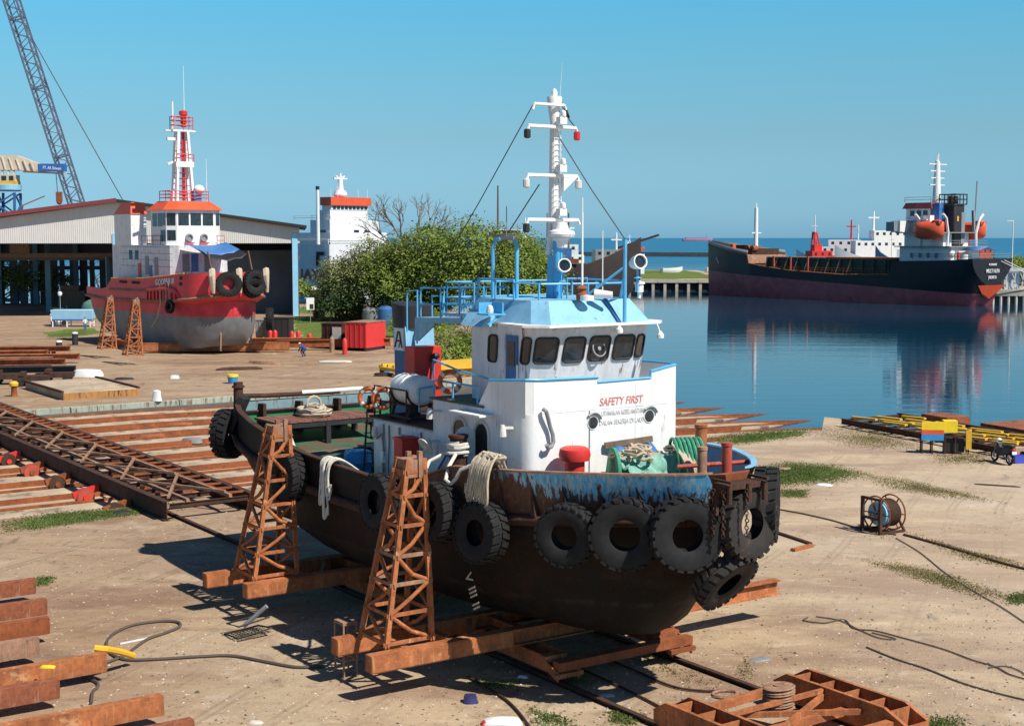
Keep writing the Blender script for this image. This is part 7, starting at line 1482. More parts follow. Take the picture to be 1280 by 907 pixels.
mb = MB(); mb.box(3.3, 4.2, -3.4, 0, 9.0, 11.4); mb.build('white_locker', M['white_clean'], acc)
mb = MB(); mb.box(3.6, 4.0, 2.2, 3.0, 9.2, 10.6); mb.box(3.7, 4.2, -4.6, -3.9, 9.2, 11.2); mb.build('red_locker', M['red'], acc)
mb = MB(); mb.box(6, 9.3, -2.0, 1.4, 11.8, 20.2); fu = mb.build('funnel', M['black'], cs, bevel=.3)
mb = MB(); mb.box(5.94, 6.0, -2.05, -.9, 12.2, 18.6); mb.build('funnel_side_plate', M['steel_grey'], fu)
mb = MB(); mb.box(5.9, 6.0, .1, .6, 16.8, 17.8); mb.build('funnel_emblem', M['yellow'], fu)
mb = MB()
for x in (5.8, 9.5):
    for y in (-2.3, -1.1, 0, 1.7): mb.bar((x, y, 20.2), (x, y, 22.3), .16)
for z in (20.2, 21.2, 22.2): mb.tube([(5.8, -2.3, z), (9.5, -2.3, z), (9.5, 1.7, z), (5.8, 1.7, z)], .12, 4, True)
for y in (-1, .6): mb.cyl((7.5, y, 20), (7.5, y, 21.9), .5, n=8)
mb.build('exhaust_cage', M['gasket'], fu)
mb = MB(); mb.box(8.2, 9.8, 1.9, 3.4, 14.6, 20.4); mb.build('vent_trunk', M['tarp_blue'], cs)
mb = MB(); mb.box(9.2, 10.8, 3.0, 5.0, 11.8, 18.0); mb.build('stair_tower', M['white'], acc)
mb = MB(); mb.cyl((11, .6, 20.4), (11, .6, 29), .9, .5, 12); mb.cyl((11, .4, 28.8), (11, .4, 30.6), .15, n=6); mb.cyl((11, .9, 28.8), (11, .9, 30.2), .12, n=6)
for z, w in ((21, .1), (24.2, 2.4), (25.6, 2.2), (27.0, 2.4), (28.4, 2.9)): mb.bar((11, .6 - w, z), (11, .6 + w, z), .26, .18)
mb.build('mast', M['white_clean'], cs)
for s in (1, -1):
    rows = []
    for t in range(11):
        k = t / 10; x = -3.6 + 7.2 * k; w = 1.75 * (1 - abs(2 * k - 1) ** 3.2) + .12
        rows.append([(x, w * math.cos(a), 1.75 * (math.sin(a)) * (1 if math.sin(a) > 0 else 1.05) * (.6 + .4 * (1 - abs(2 * k - 1) ** 4)) + (.5 if k < .3 and math.sin(a) > .5 else 0)) for a in [2 * math.pi * i / 12 for i in range(12)]])
    lb = empty('lifeboat', cg0 + Matrix.Rotation(CR, 3, 'Z') @ Vector((8.5 if s > 0 else 7.5, s * 6.2, 15.0 if s > 0 else 14.9)), CR, 'orange enclosed lifeboat hanging on the %s side of the cargo ship' % ('near left' if s > 0 else 'far right'), 'lifeboat', 'lifeboats of the cargo ship')
    mb = MB(); mb.loft(rows, True, True); mb.build('boat_hull', M['orange_red'], lb, 60)
    mb = MB(); mb.box(-3.2, -1.2, -.9, .9, .9, 2.0); mb.build('canopy', M['orange_red'], lb, bevel=.25)
    mb = MB(); mb.box(-3.24, -3.2, -.6, .6, 1.2, 1.8); mb.build('canopy_window', M['glass'], lb)
    mb = MB()
    for x in (-3.4, 3.2): mb.tube([(x + 8.5, s * 4.8, 11.8), (x + 8.5, s * 4.6, 14.5), (x + 8.3, s * 5.6, 17.4), (x + 8.3, s * 6.6, 18.2)], .28, 6)
    mb.build('davit', M['white_clean'], cs)
mb = MB(); mb.tube([(-1.9, -6.4, 9.3), (-1.9, -3, 9.3), (-1.9, 3, 9.3), (-1.9, 6.4, 9.3)], .05, 5); rails(mb, [(-1.9, -6.4), (-1.9, -3), (-1.9, 0), (-1.9, 3), (-1.9, 6.4), (2, 6.6), (6, 6.6), (12, 6.6)], 9.2, [.6, 1.1], .06); rails(mb, [(3.5, 6.3), (3.5, 3), (3.5, 0), (3.5, -3), (3.5, -6.3)], 11.8, [.6, 1.1], .05); rails(mb, [(16.4, 3.8), (10, 3.8), (10, -3.8)], 20.6, [.6, 1.1], .05); mb.build('railing', M['steel_grey'], cs)
mb = MB(); mb.loft([[(.2, -4.5, 11.0), (3.4, -4.5, 11.2)], [(0, -1.5, 11.6), (3.4, -1.5, 11.7)], [(.2, 2.0, 11.0), (3.4, 2.0, 11.2)]]); o = mb.build('awning', M['tarp_blue'], cs); o.modifiers.new('s', 'SOLIDIFY').thickness = .08
mb = MB(); mb.cyl((1.5, 4.2, 9.2), (1.5, 4.2, 10.3), .8, n=12); mb.sphere((4.2, 4.6, 10.2), (.7, .7, .8)); mb.build('stern_winch', M['offwhite'], cs)
mb = MB(); mb.bar((5.5, -4.5, 14.5), (6.5, -6.5, 25.0), .25); mb.bar((5.5, -4.5, 14.5), (6, -4.8, 19), .5); mb.build('derrick', M['steel_grey'], cs)
mb = MB()
for a, b in (((-2.0, -2.5, 9), (-9, -16, 4.2)), ((-2.0, -3.5, 9.2), (-8, -18, 4.5))): mb.tube([a, [(p + q) / 2 - (1.0 if i == 2 else 0) for i, (p, q) in enumerate(zip(a, b))], b], .09, 4)
mb.build('mooring_line', M['offwhite'], cs)

# ================================================================== QUAY, PIER, BREAKWATER
qp = G(1262, 381, -1.5); o = empty('quay', (qp.x, qp.y, 0), R(-8), 'low concrete quay with pale piles right of the cargo ship stern', 'quay'); mb = MB(); mb.box(-3.5, 40, 0, 14, .2, 1.6); mb.build('deck_slab', M['concrete'], o, bevel=.1)
mb = MB()
for i in range(18): mb.cyl((-3.2 + i * 1.5, .3, -3), (-3.2 + i * 1.5, .3, .3), .28, n=8)
mb.build('piles', M['offwhite'], o, ); mb = MB(); mb.box(-3.3, 40, 1.0, 13.5, -3, .2); mb.build('back_wall', M['concrete_dark'], o)
mb = MB()
for i in range(7): x = -2.5 + i * 1.6; mb.bar((x, .5, 1.6), (x + .5, .5, 5.8), .2); mb.bar((x + 1, .5, 1.6), (x - .4, .5, 5.2), .15)
mb.box(-3.0, 6, .3, .7, 5.2, 5.9); mb.box(-1, 2, 1, 3, 1.6, 5.0); mb.box(3, 3.8, .2, 1, 1.6, 4.4); mb.build('loading_frame', M['white_old'], o)
mb = MB(); mb.cyl((.8, 3, 1.6), (.8, 3, 15.5), .14, .1, 6); mb.bar((-.4, 3, 15.4), (.8, 3, 15.4), .3, .25); mb.build('lamp_post', M['white_clean'], o)
sp0 = Vector((-10, 362.5, 0)); o = empty('pier', sp0, 0, 'grassy topped concrete pier with dark pile front behind the cargo ship bow', 'pier'); mb = MB(); mb.box(0, 71, -1.2, .0, .6, 1.45); mb.box(0, 71, -.2, -.002, -3, .6); mb.build('front_beam', M['concrete'], o); mb = MB()
for i in range(24): mb.box(.5 + i * 3, 1.2 + i * 3, -1.0, -.25, -3, .6)
mb.build('piles', M['concrete'], o); mb = MB(); mb.box(0, 71, -.249, -.205, -3, .59); mb.build('pile_shade_sheet', M['opening_shade'], o)  # black sheet puts the shade between the piles into colour
for u, v, lb in ((838, 341, 'white beached skiff on the grassy pier'), (893, 340, 'white boat lying near the cargo ship bow on the pier')):
    p = G(u, v, 1.4); o = empty('skiff', p, R(20), lb, 'boat'); ship_hull([(-3, 1.1, 1.4, .8, .1), (0, 1.4, 1.4, 1.0, 0), (2.5, .9, 1.6, .5, .1), (4, .1, 1.9, .05, .6)], 'hull', M['white_clean'], o); mb = MB(); mb.box(-2.5, 1.5, -1.0, 1.0, .9, 1.0); mb.build('thwarts', M['gasket'], o)
p = G(890, 321, -1.5); q = G(640, 319.5, -1.5); o = empty('breakwater', ((p.x + q.x) / 2, (p.y + q.y) / 2, 0), math.atan2(p.y - q.y, p.x - q.x), 'long low dark breakwater lying across the sea behind the pier', 'breakwater'); mb = MB(); L2 = (p - q).length; mb.prism([(-L2 / 2, -3), (L2 / 2, -3), (L2 / 2, 3), (-L2 / 2, 3)], -3, 1.6); mb.build('wall', M['concrete_dark'], o)
mb = MB(); mb.cyl((-L2 * .3, 0, 1.6), (-L2 * .3, 0, 7), .6, .5, 8); mb.box(-L2 * .3 - 8, -L2 * .3, -3, 3, 1.6, 4.5); mb.build('marker', M['white_old'], o)

# ================================================================== DARK WOODEN SHIP AND OTHER VESSELS
d0 = D(697, 358, 262); o = empty('wooden_ship', (d0.x, d0.y, -1.5), R(-4), 'dark brown wooden ship with a long raked bow behind the tug mast', 'ship')
st = [(-16, 4.0, 9.2, 1.5, -1), (-14, 4.5, 8.6, 3, -1), (-8, 4.8, 7.2, 3.8, -1), (0, 4.8, 6.2, 3.8, -1), (6, 4.2, 6.2, 2.4, -1), (10, 2.6, 7.2, .8, -.5), (13, 1.2, 8.2, .3, 2), (16, .4, 9.6, .1, 6)]
st = [(x * .95, b, z * 1.42, k, zz) for x, b, z, k, zz in st]
ship_hull(st, 'hull', M['brown_hull'], o); deck_of(st, 'deck', M['wood_old'], o)
mb = MB(); mb.loft([[(x, -k - (b - k) * .0 - .08, -.5), (x, -(k + (b - k) * .86) - .12, 2.6)] for x, b, z, k, zz in st[1:6]]); mb.build('bottom_planking', paint('grey bottom paint', (.16, .17, .18), .7, .3, .5), o)
mb = MB(); mb.bar((11, 0, 11.6), (18.5, 0, 14.0), .4); mb.build('bowsprit', M['brown_hull'], o)
mb = MB(); mb.box(-13, -5, -3, 3, 9.5, 13.0); mb.box(-12, -7, -2.4, 2.4, 13, 14.8); dh = mb.build('deckhouse', M['wood_old'], o); mb = MB(); mb.box(-13.4, -4.6, -3.3, 3.3, 13.004, 13.2); mb.box(-12.3, -6.7, -2.7, 2.7, 14.804, 15); mb.build('roof', M['white_old'], dh)
for x in (-12, -10, -8, -6.4): mb = MB(); mb.box(x, x + 1, -3.04, -3.0, 11, 12.2); mb.build('window', M['glass'], dh)
mb = MB(); mb.cyl((-11, 0, 8), (-11, 0, 23), .28, .15, 8); mb.cyl((2, 0, 6), (2, 0, 18), .25, .15, 8); mb.cyl((-2, 1, 6), (-2, 1, 18), .18, .1, 8); mb.build('mast', M['wood_old'], o)
mb = MB(); mb.cyl((-6, 1, 7), (-6, 1, 17.2), .18, .1, 8); mb.cyl((-.5, -2, 6), (-.5, -2, 14.4), .14, .1, 6); mb.build('white_mast', M['white_clean'], o)
MB().box(-3.8, -1.6, -2.8, -.8, 8, 12.2).build('blue_cover', M['tarp_blue'], o); MB().box(.2, 2.6, -2.8, -1, 7.6, 11.6).build('blue_cover', M['tarp_blue'], o); mb = MB(); mb.box(-4.4, 4, -4.82, -4.7, 8.9, 9.7); mb.build('deck_rail', M['rust'], o)
# second vessel behind it: grey ship with white superstructure
def small_ship(u, v, d, L, rz, name, lbl, hullm, housem, hz=2.6, houses=(), masts=(), extra=None, cat='ship'):
    p = D(u, v, d); o = empty(name, (p.x, p.y, -1.5), rz, lbl, cat); B = L * .12
    st = [(-L / 2, B * .8, hz, B * .6, -1), (-L * .3, B, hz * .9, B * .9, -1), (L * .2, B, hz, B * .85, -1), (L * .4, B * .6, hz * 1.3, B * .25, -1), (L / 2, .1, hz * 1.6, .05, 0)]
    ship_hull(st, 'hull', hullm, o); deck_of(st, 'deck', M['steel_grey'], o)
    for (x0, x1, z0, z1, mt) in houses:
        mb = MB(); mb.box(x0 * L, x1 * L, -B * .7, B * .7, z0, z1); h = mb.build('deckhouse', M[mt], o)
        if z1 - z0 > 2:
            n = max(2, int((x1 - x0) * L / 2.2))
            for i in range(n): xx = x0 * L + (i + .3) * (x1 - x0) * L / n; MB().box(xx, xx + .9, -B * .7 - .03, B * .7 + .03, z1 - 1.5, z1 - .6).build('window', M['glass'], h)
    for (x, z0, z1, r, mt) in masts:
        mb = MB(); mb.cyl((x * L, 0, z0), (x * L, 0, z1), r, r * .6, 8); mb.bar((x * L - r * 4, 0, z0 + (z1 - z0) * .7), (x * L + r * 4, 0, z0 + (z1 - z0) * .7), r, r); mb.build('mast', M[mt], o)
    return o
small_ship(735, 318, 420, 34, R(8), 'ship', 'grey workboat with white deckhouses seen past the tug mast', M['hull_grey'], None, 5.5, ((-.4, -.05, 5, 8.5, 'white'), (-.35, -.1, 8.5, 11.5, 'white_old'), (.05, .35, 5, 10, 'steel_grey')), ((-.18, 10, 19, .5, 'white_clean'), (.25, 8, 15, .4, 'white_clean')))
small_ship(790, 309, 1500, 26, R(-5), 'ship', 'distant red and white tanker on the sea left of the pier', M['orange_red'], None, 2.5, ((-.35, .1, 2, 7, 'white'), (-.25, -.05, 7, 10, 'white')), ((-.1, 9, 17, .5, 'white_clean'),))
small_ship(872, 298.5, 5200, 110, R(3), 'barge', 'mauve barge with painted haze far on the horizon behind the cargo ship bow', M['purple'], None, 9, ((-.4, .3, 8, 14, 'purple'),), ((.3, 8, 26, 1.5, 'purple'),), cat='barge')
# vessels beyond the hatch of the cargo ship
o = small_ship(1026, 322, 470, 22, R(205), 'tugboat', 'red workboat with a sloping red mast tower beyond the cargo ship hatch', M['black'], None, 4, ((-.15, .22, 3, 9.2, 'red'), (-.3, -.1, 3, 7.6, 'red')), (), cat='tugboat')
mb = MB(); lattice_red = [((.6, -1), (2.2, -.5)), ((3.2, -1), (3, -.5)), ((.6, 1), (2.2, .5)), ((3.2, 1), (3, .5))]
for (x0, y0), (x1, y1) in lattice_red: mb.bar((x0, y0, 9), (x1, y1, 15), .45)
mb.box(2.0, 3.2, -.7, .7, 14.4, 15.4); mb.box(.4, 3.4, -1.1, 1.1, 9.0, 11.2); mb.build('mast_tower', M['red'], o)
small_ship(1052, 323, 480, 30, R(170), 'ship', 'white low yacht like ship right of the red workboat', M['white_old'], None, 6, ((-.3, .3, 5, 10.5, 'white'), (-.2, .15, 10.5, 12.8, 'white')), ((.3, 9, 21, .25, 'white_clean'), (-.1, 12, 19.5, .4, 'lamp_red')))
small_ship(1100, 325, 460, 30, R(185), 'ship', 'white passenger ship with tiered decks beyond the cargo ship hatch', M['white'], None, 7, ((-.45, .3, 6, 12.5, 'white'), (-.42, .1, 12.5, 15.8, 'white')), ((.08, 15, 22, .45, 'white_clean'), (-.44, 12, 15, .5, 'lamp_red')))
small_ship(1074, 324, 500, 20, R(90), 'boat', 'white fishing boat end on between the two white ships', M['white_old'], None, 6, ((-.3, .1, 5, 12, 'white_old'),), ((.1, 11, 18, .25, 'white_clean'),), cat='boat')
small_ship(1128, 322, 430, 16, R(160), 'boat', 'dark blue workboat with white masts left of the cargo ship bridge', M['blue_dark'], None, 7, ((-.3, .1, 6, 10, 'white_old'),), ((-.1, 10, 17, .22, 'white_clean'), (.2, 8, 15, .2, 'white_clean')), cat='boat')
small_ship(1218, 303, 600, 26, R(200), 'boat', 'small red and white boat right of the cargo ship stern', M['red'], None, 4, ((-.3, .1, 4, 9, 'red_old'),), ((.1, 8, 20, .4, 'lamp_red'),), cat='boat')

# ================================================================== VEGETATION
def leaves(mb, blobs, n, size, rnd, shell=.55):
    tot = sum(b[3] * b[4] + b[4] * b[5] + b[3] * b[5] for b in blobs)
    for cx, cy, cz, rx, ry, rz in blobs:
        m = int(2.6 * n * (rx * ry + ry * rz + rx * rz) / tot); per = 42; ncl = max(6, m // per)
        for c in range(ncl):
            a = rnd.uniform(0, 2 * math.pi); z = rnd.uniform(-.75, 1); q = math.sqrt(max(0, 1 - z * z)); k = rnd.uniform(shell, 1.02) * (1.16 if rnd.random() < .16 else 1)
            px, py, pz = cx + rx * k * q * math.cos(a), cy + ry * k * q * math.sin(a), cz + rz * k * z
            cr_ = min(rx, ry, rz) * rnd.uniform(.18, .36); nx, ny = q * math.cos(a) * .7, q * math.sin(a) * .7
            for i in range(per):
                x = px + rnd.gauss(0, cr_); y = py + rnd.gauss(0, cr_); w = pz + rnd.gauss(0, cr_ * .42) - .25 * ((x - px) ** 2 + (y - py) ** 2) / max(cr_, .1)
                s = size * .74 * rnd.uniform(.6, 1.25); nn = Vector((nx + rnd.gauss(0, .38), ny + rnd.gauss(0, .38), .75 + rnd.gauss(0, .25))).normalized()
                ux = nn.cross(Vector((rnd.gauss(0, 1), rnd.gauss(0, 1), rnd.gauss(0, 1)))).normalized(); vx = nn.cross(ux) * s * .6; ux = ux * s
                p = Vector((x, y, w)); mb.add([p - ux, p + vx * .9, p + ux, p - vx], [(0, 1, 2, 3)])
def branchy(mb, p, d, L, r, depth, rnd, spread=.55, up=.12):
    q = p + d * L; mid = (p + q) / 2 + Vector((rnd.uniform(-1, 1), rnd.uniform(-1, 1), rnd.uniform(-.5, .5))) * L * .08
    mb.tube([p, mid, q], r, 6 if r > .08 else 4, radii=[r, r * .85, r * .68])
    if depth <= 0: return
    for k in range(rnd.choice([2, 3, 3])):
        nd = (d + Vector((rnd.gauss(0, spread), rnd.gauss(0, spread), rnd.gauss(up, spread * .6)))).normalized()
        branchy(mb, mid if k == 0 and rnd.random() < .3 else q, nd, L * rnd.uniform(.62, .85), r * .62, depth - 1, rnd, spread, up)
def tree(u, v, d, h, blobs, n, size, mat, label, name='tree', seed=1, trunk_r=.35, group=None, depth=3):
    rnd = random.Random(seed); p = D(u, v, d); blobs = [(a, b, c * 1.1, d_ * 1.04, e * 1.04, f_ * 1.08) for a, b, c, d_, e, f_ in blobs]; t = empty(name, (p.x, p.y, 0), 0, label, 'tree' if 'bush' not in name else 'bush', group)
    mb = MB(); leaves(mb, blobs, n, size, rnd); raw(mb, 'crown', M[mat], t)
    mb = MB(); ln = h * .32
    mb.tube([(0, 0, -.1), (.1, 0, ln * .5), (0, .1, ln)], trunk_r, 9, radii=[trunk_r * 1.3, trunk_r, trunk_r * .85])
    for k in range(4): a = R(90 * k + 30); branchy(mb, Vector((0, .1, ln)), Vector((math.cos(a) * .6, math.sin(a) * .6, .75)).normalized(), h * .24, trunk_r * .6, depth, rnd)
    mb.build('trunk', M['trunk'], t); return t
# main green trees (metres at about 8.5 px per metre)
tree(600, 395, 200, 14, [(-1, 0, 8.9, 5.2, 5, 4.9), (-5, 1, 7.5, 5, 4, 4), (5, 0, 7.8, 5.2, 4.5, 4.4), (1, -2, 5.2, 7, 4, 3.2), (7.5, 1, 5, 3.5, 3, 3)], 13000, .30, 'leaf', 'largest bright green spreading tree behind the tug wheelhouse', seed=3)
tree(530, 395, 204, 14, [(0, 0, 8.5, 5, 4.5, 4.2), (-4.5, 0, 6.5, 4.5, 4, 3.6), (3.5, -1, 6.5, 4, 4, 3.6), (-2, -2, 4, 6, 3.5, 2.8)], 10000, .30, 'leaf', 'bright green rounded tree in the middle of the grove', seed=4)
tree(466, 390, 208, 12, [(0, 0, 7.2, 4.4, 4, 3.5), (-4.6, 0, 5.6, 3.4, 3.5, 3.0), (3.5, 0, 7.4, 3.8, 3.5, 3.0), (-1, -1.5, 4.5, 5.2, 3, 2.8)], 8500, .28, 'leaf_dry', 'olive tinted tree at the left end of the grove by the white ferry', seed=5)
tree(660, 390, 206, 10, [(0, 0, 6.5, 4.5, 4, 4.4), (-2.5, 0, 8.8, 3, 3, 2.6), (1.5, -1, 3.8, 4, 3, 2.8)], 6000, .29, 'leaf', 'green tree at the right end of the grove by the tug mast', seed=6)
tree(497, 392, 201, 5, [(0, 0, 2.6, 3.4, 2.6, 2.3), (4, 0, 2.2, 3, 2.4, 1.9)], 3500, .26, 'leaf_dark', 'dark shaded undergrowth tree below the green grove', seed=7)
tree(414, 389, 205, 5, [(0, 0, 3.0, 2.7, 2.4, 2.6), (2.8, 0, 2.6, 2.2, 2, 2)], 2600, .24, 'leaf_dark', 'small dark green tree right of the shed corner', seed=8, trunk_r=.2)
t = empty('bare_tree', D(512, 395, 226) * Vector((1, 1, 0)) if False else (D(512, 395, 226).x, 226, 0), 0, 'leafless grey brown tree standing above the green grove', 'tree'); rnd = random.Random(12); mb = MB(); mb.tube([(0, 0, 0), (.2, 0, 4), (0, 0, 9.5)], .4, 8, radii=[.55, .45, .36])
for k in range(6): a = R(60 * k + 10); branchy(mb, Vector((0, 0, 8.5 + (k % 3) * .8)), Vector((math.cos(a) * .75, math.sin(a) * .4, .65)).normalized(), 3.5, .22, 4, rnd, .5, .14)
mb.build('trunk', paint('pale bare bark', (.20, .17, .14), .9, .25, 2), t); mb = MB(); leaves(mb, [(-2, 0, 9, 3.5, 2.5, 2.5), (3, 0, 9, 3, 2.5, 2.2)], 700, .2, rnd, .3); raw(mb, 'crown', M['leaf_dry'], t)
for i, (u, v, d, bl, n, mt, lb) in enumerate(((556, 440, 138, [(0, 0, 1.3, 2.0, 1.8, 1.5), (2.2, .3, 1.1, 1.8, 1.6, 1.3), (-1.6, 0, 1, 1.4, 1.4, 1.1)], 2600, 'leaf', 'green bush between the funnel and the wheelhouse'), (588, 425, 150, [(0, 0, 1.5, 2.2, 1.8, 1.7), (2, 0, 1.2, 1.8, 1.8, 1.4)], 1800, 'leaf_dry', 'yellowish bush just left of the wheelhouse wall'), (535, 412, 172, [(0, 0, 1.6, 2.6, 2, 1.9), (-3, 0, 1.3, 2, 2, 1.5)], 2200, 'leaf', 'green bush above the black funnel cap'))):
    tree(u, v, d, 2, bl, n, .17, mt, lb, 'bush', 20 + i, .06, depth=1)
for i, (u, d, h, w, mt, lb) in enumerate(((-12, 262, 9, 5, 'leaf', 'green tree showing through the far left of the shed'), (22, 268, 10, 5.5, 'leaf', 'green tree showing through the middle gap of the shed back'), (48, 264, 8, 5, 'leaf_dry', 'olive tree showing through the right gap of the shed back'), (355, 268, 5, 4, 'leaf', 'low green bush tree seen beneath the white ferry hull'))):
    p = D(u, 380, d - 4); tree(u, 380, min(d - 4, 259), h, [(0, 0, h * .6, w, 3, h * .4), (w * .8, 0, h * .45, w * .7, 3, h * .32)], 1500, .34, mt, lb, 'tree', 40 + i, .25, depth=1)
for i, (u, d, h, w, lb) in enumerate(((1243, 345, 6.5, 6, 'green tree on the bank just right of the cargo ship stern'), (1262, 340, 7.2, 6, 'green tree behind the quay lamp post'), (1282, 335, 7.0, 6, 'green tree on the bank cut by the right edge'), (1225, 380, 6.5, 7, 'farther low green tree behind the cargo ship stern'))):
    tree(u, 340, d, h, [(0, 0, h * .62, w, 4, h * .38), (w * .7, 0, h * .5, w * .7, 3.5, h * .32), (-w * .7, 0, h * .5, w * .6, 3.5, h * .3)], 2000, .42, 'leaf', lb, 'tree', 60 + i, .25, depth=1)
# roadside junk under the grove: blue drums, red huts, signboard
for u, v, d, w, h, mt, lb in ((482, 393, 196, 2.2, 2.6, 'blue_dark', 'dark blue water tank under the green grove'), (465, 386, 200, 2.6, 2.2, 'steel_grey', 'pale grey blue tank under the green grove')):
    o = empty('water_tank', (D(u, v, d).x, d, 0), 0, lb, 'tank'); mb = MB(); mb.lathe([(w * .5, 0), (w * .52, h * .5), (w * .5, h * .85), (w * .3, h), (0, h * 1.02)], None, 16); mb.build('shell', M[mt], o); mb = MB(); mb.cyl((0, 0, h), (0, 0, h + .2), .3, n=10); mb.build('lid', M['gasket'], o)
for u, d, w, h, mt, lb in ((399, 214, 1.6, 4.2, 'red', 'narrow red kiosk beside the dark small tree'), (436, 212, 4, 2.6, 'rust_red', 'low rust red hut with a pale roof under the grove')):
    o = empty('hut', (D(u, 390, d).x, d, 0), 0, lb, 'hut'); mb = MB(); mb.box(-w / 2, w / 2, -1, 1, 0, h); mb.build('wall', M[mt], o); mb = MB(); mb.add([(-w / 2 - .3, -1.3, h), (w / 2 + .3, -1.3, h), (w / 2 + .3, 1.3, h + .4), (-w / 2 - .3, 1.3, h + .4), (-w / 2 - .3, -1.3, h + .1), (w / 2 + .3, -1.3, h + .1), (w / 2 + .3, 1.3, h + .5), (-w / 2 - .3, 1.3, h + .5)], [(3, 2, 1, 0), (4, 5, 6, 7), (0, 1, 5, 4), (1, 2, 6, 5), (2, 3, 7, 6), (3, 0, 4, 7)]); mb.build('roof', M['offwhite'], o); mb = MB(); mb.box(-.4, .4, -1.03, -1.0, 0, 1.9); mb.build('door', M['gasket'], o)
o = empty('signboard', (D(388, 398, 200).x, 200, 0), R(12), 'small white notice board on a thin post right of the shed column', 'sign'); mb = MB(); mb.cyl((0, 0, 0), (0, 0, 2.4), .06, n=6); mb.build('post', M['steel_grey'], o); mb = MB(); mb.box(-.55, .55, -.06, .02, 1.9, 3.6); mb.build('board', M['white_clean'], o); mb = MB(); mb.box(-.1, .45, -.075, -.063, 2.0, 2.7); mb.build('dark_panel', M['gasket'], o)
p = G(600, 475, 0); o = empty('yellow_frame', (p.x - 3.4, p.y + 2, 0), YARD, 'yellow slatted steel frame lying on the ground between funnel and wheelhouse', 'frame'); mb = MB()
for i in range(7): mb.bar((-3, i * 1.0 - 1, .9), (7, i * 1.0 - 1, .9), .3, .2)
for x in (-3, 0, 3, 7): mb.bar((x, -1.2, .6), (x, 5.2, .6), .3, .3)
mb.build('slats', M['yellow'], o); mb = MB()
for x in (-3, 7):
    for y in (-1, 5): mb.bar((x, y, 0), (x, y, .5), .3)
mb.build('feet', M['rust'], o)

# worn lawn sheets lying on the dirt, ragged at their edges
def lawn_mat():
    m, nt, b = newmat('worn lawn'); v = coord(nt); n1 = noise(nt, v, .35, 6, .65); n2 = noise(nt, v, 5, 6, .7)
    c = ramp(nt, n1, [(.32, (.16, .15, .06)), (.48, (.12, .17, .035)), (.65, (.17, .24, .05))]); c = mix(nt, ramp(nt, n2, [(.42, 0.0), (.7, .7)]), c, (.06, .09, .02)); c = mix(nt, ramp(nt, n2, [(.28, .7), (.40, 0.0)]), c, (.30, .25, .14))
    nt.links.new(c, b.inputs['Base Color']); b.inputs['Roughness'].default_value = .95; b.inputs['Specular IOR Level'].default_value = .1; bump(nt, b, n2, .6, .08); return m
mb = MB(); rnd = random.Random(31)
for px in ([(366, 396), (420, 394), (500, 396), (562, 402), (575, 412), (500, 420), (430, 426), (380, 424), (365, 412)], [(368, 384), (420, 383), (520, 389), (560, 396), (480, 394), (400, 392), (366, 392)], [(55, 416), (85, 411), (118, 410), (126, 416), (90, 421), (60, 421)], [(950, 590), (985, 581), (1035, 583), (1062, 590), (1030, 598), (985, 603), (952, 598)], [(900, 549), (955, 541), (1015, 538), (1000, 545), (940, 552), (902, 554)], [(10, 655), (70, 643), (140, 639), (196, 632), (205, 636), (130, 648), (50, 658)], [(575, 450), (640, 445), (640, 470), (560, 462)]):
    P = [G(u, v) for u, v in px]; pts = []
    for a, b in zip(P, P[1:] + P[:1]):
        for k in range(9): q = a + (b - a) * (k / 9); L_ = (b - a).length; pts.append(Vector((q.x + rnd.gauss(0, min(.5, L_ * .025)), q.y + rnd.gauss(0, min(.9, L_ * .04)), .006)))
    c0 = sum(pts, Vector()) / len(pts); n0 = len(pts)
    mb.add(pts + [c0], [(i, (i + 1) % n0, n0) for i in range(n0)])
tag(mb.build('lawn', lawn_mat(), smooth=0), kind='stuff')
mb = MB(); pts = []
for k in range(60): a = 2 * math.pi * k / 60; pts.append((28 + 30 * math.copysign(abs(math.cos(a)) ** .35, math.cos(a)) + rnd.gauss(0, .4), 420 + 50 * math.copysign(abs(math.sin(a)) ** .35, math.sin(a)) + rnd.gauss(0, 2.5), 1.31))
mb.add(pts, [tuple(range(60))]); tag(mb.build('pier_grass', bpy.data.materials['worn lawn'], smooth=0), kind='stuff')
# grass patches as blades
def blades(regions, name, mat, seed, hgt=(.05, .16), w=.022):
    rnd = random.Random(seed); mb = MB()
    for px, n in regions:
        P = [G(u, v) for u, v in px]; c = sum(P, Vector()) / len(P)
        for i in range(n):
            k = rnd.randrange(len(P)); a, b = P[k], P[(k + 1) % len(P)]; s = rnd.random(); t = math.sqrt(rnd.random()); e = a + (b - a) * s
            q = c + (e - c) * (t ** 1.3) * rnd.uniform(.7, 1.25)
            # clumping
            q += Vector((rnd.gauss(0, .12), rnd.gauss(0, .12), 0)); h = rnd.uniform(*hgt) * (1.25 - t * .6); an = rnd.uniform(0, 6.28); d = Vector((math.cos(an), math.sin(an), 0)) * w * rnd.uniform(.6, 1.5); ln = Vector((rnd.gauss(0, .5), rnd.gauss(0, .5), 1)) * h
            mb.add([q - d, q + d, q + ln], [(0, 1, 2)])
    o = raw(mb, name, M[mat]); tag(o, kind='stuff'); return o
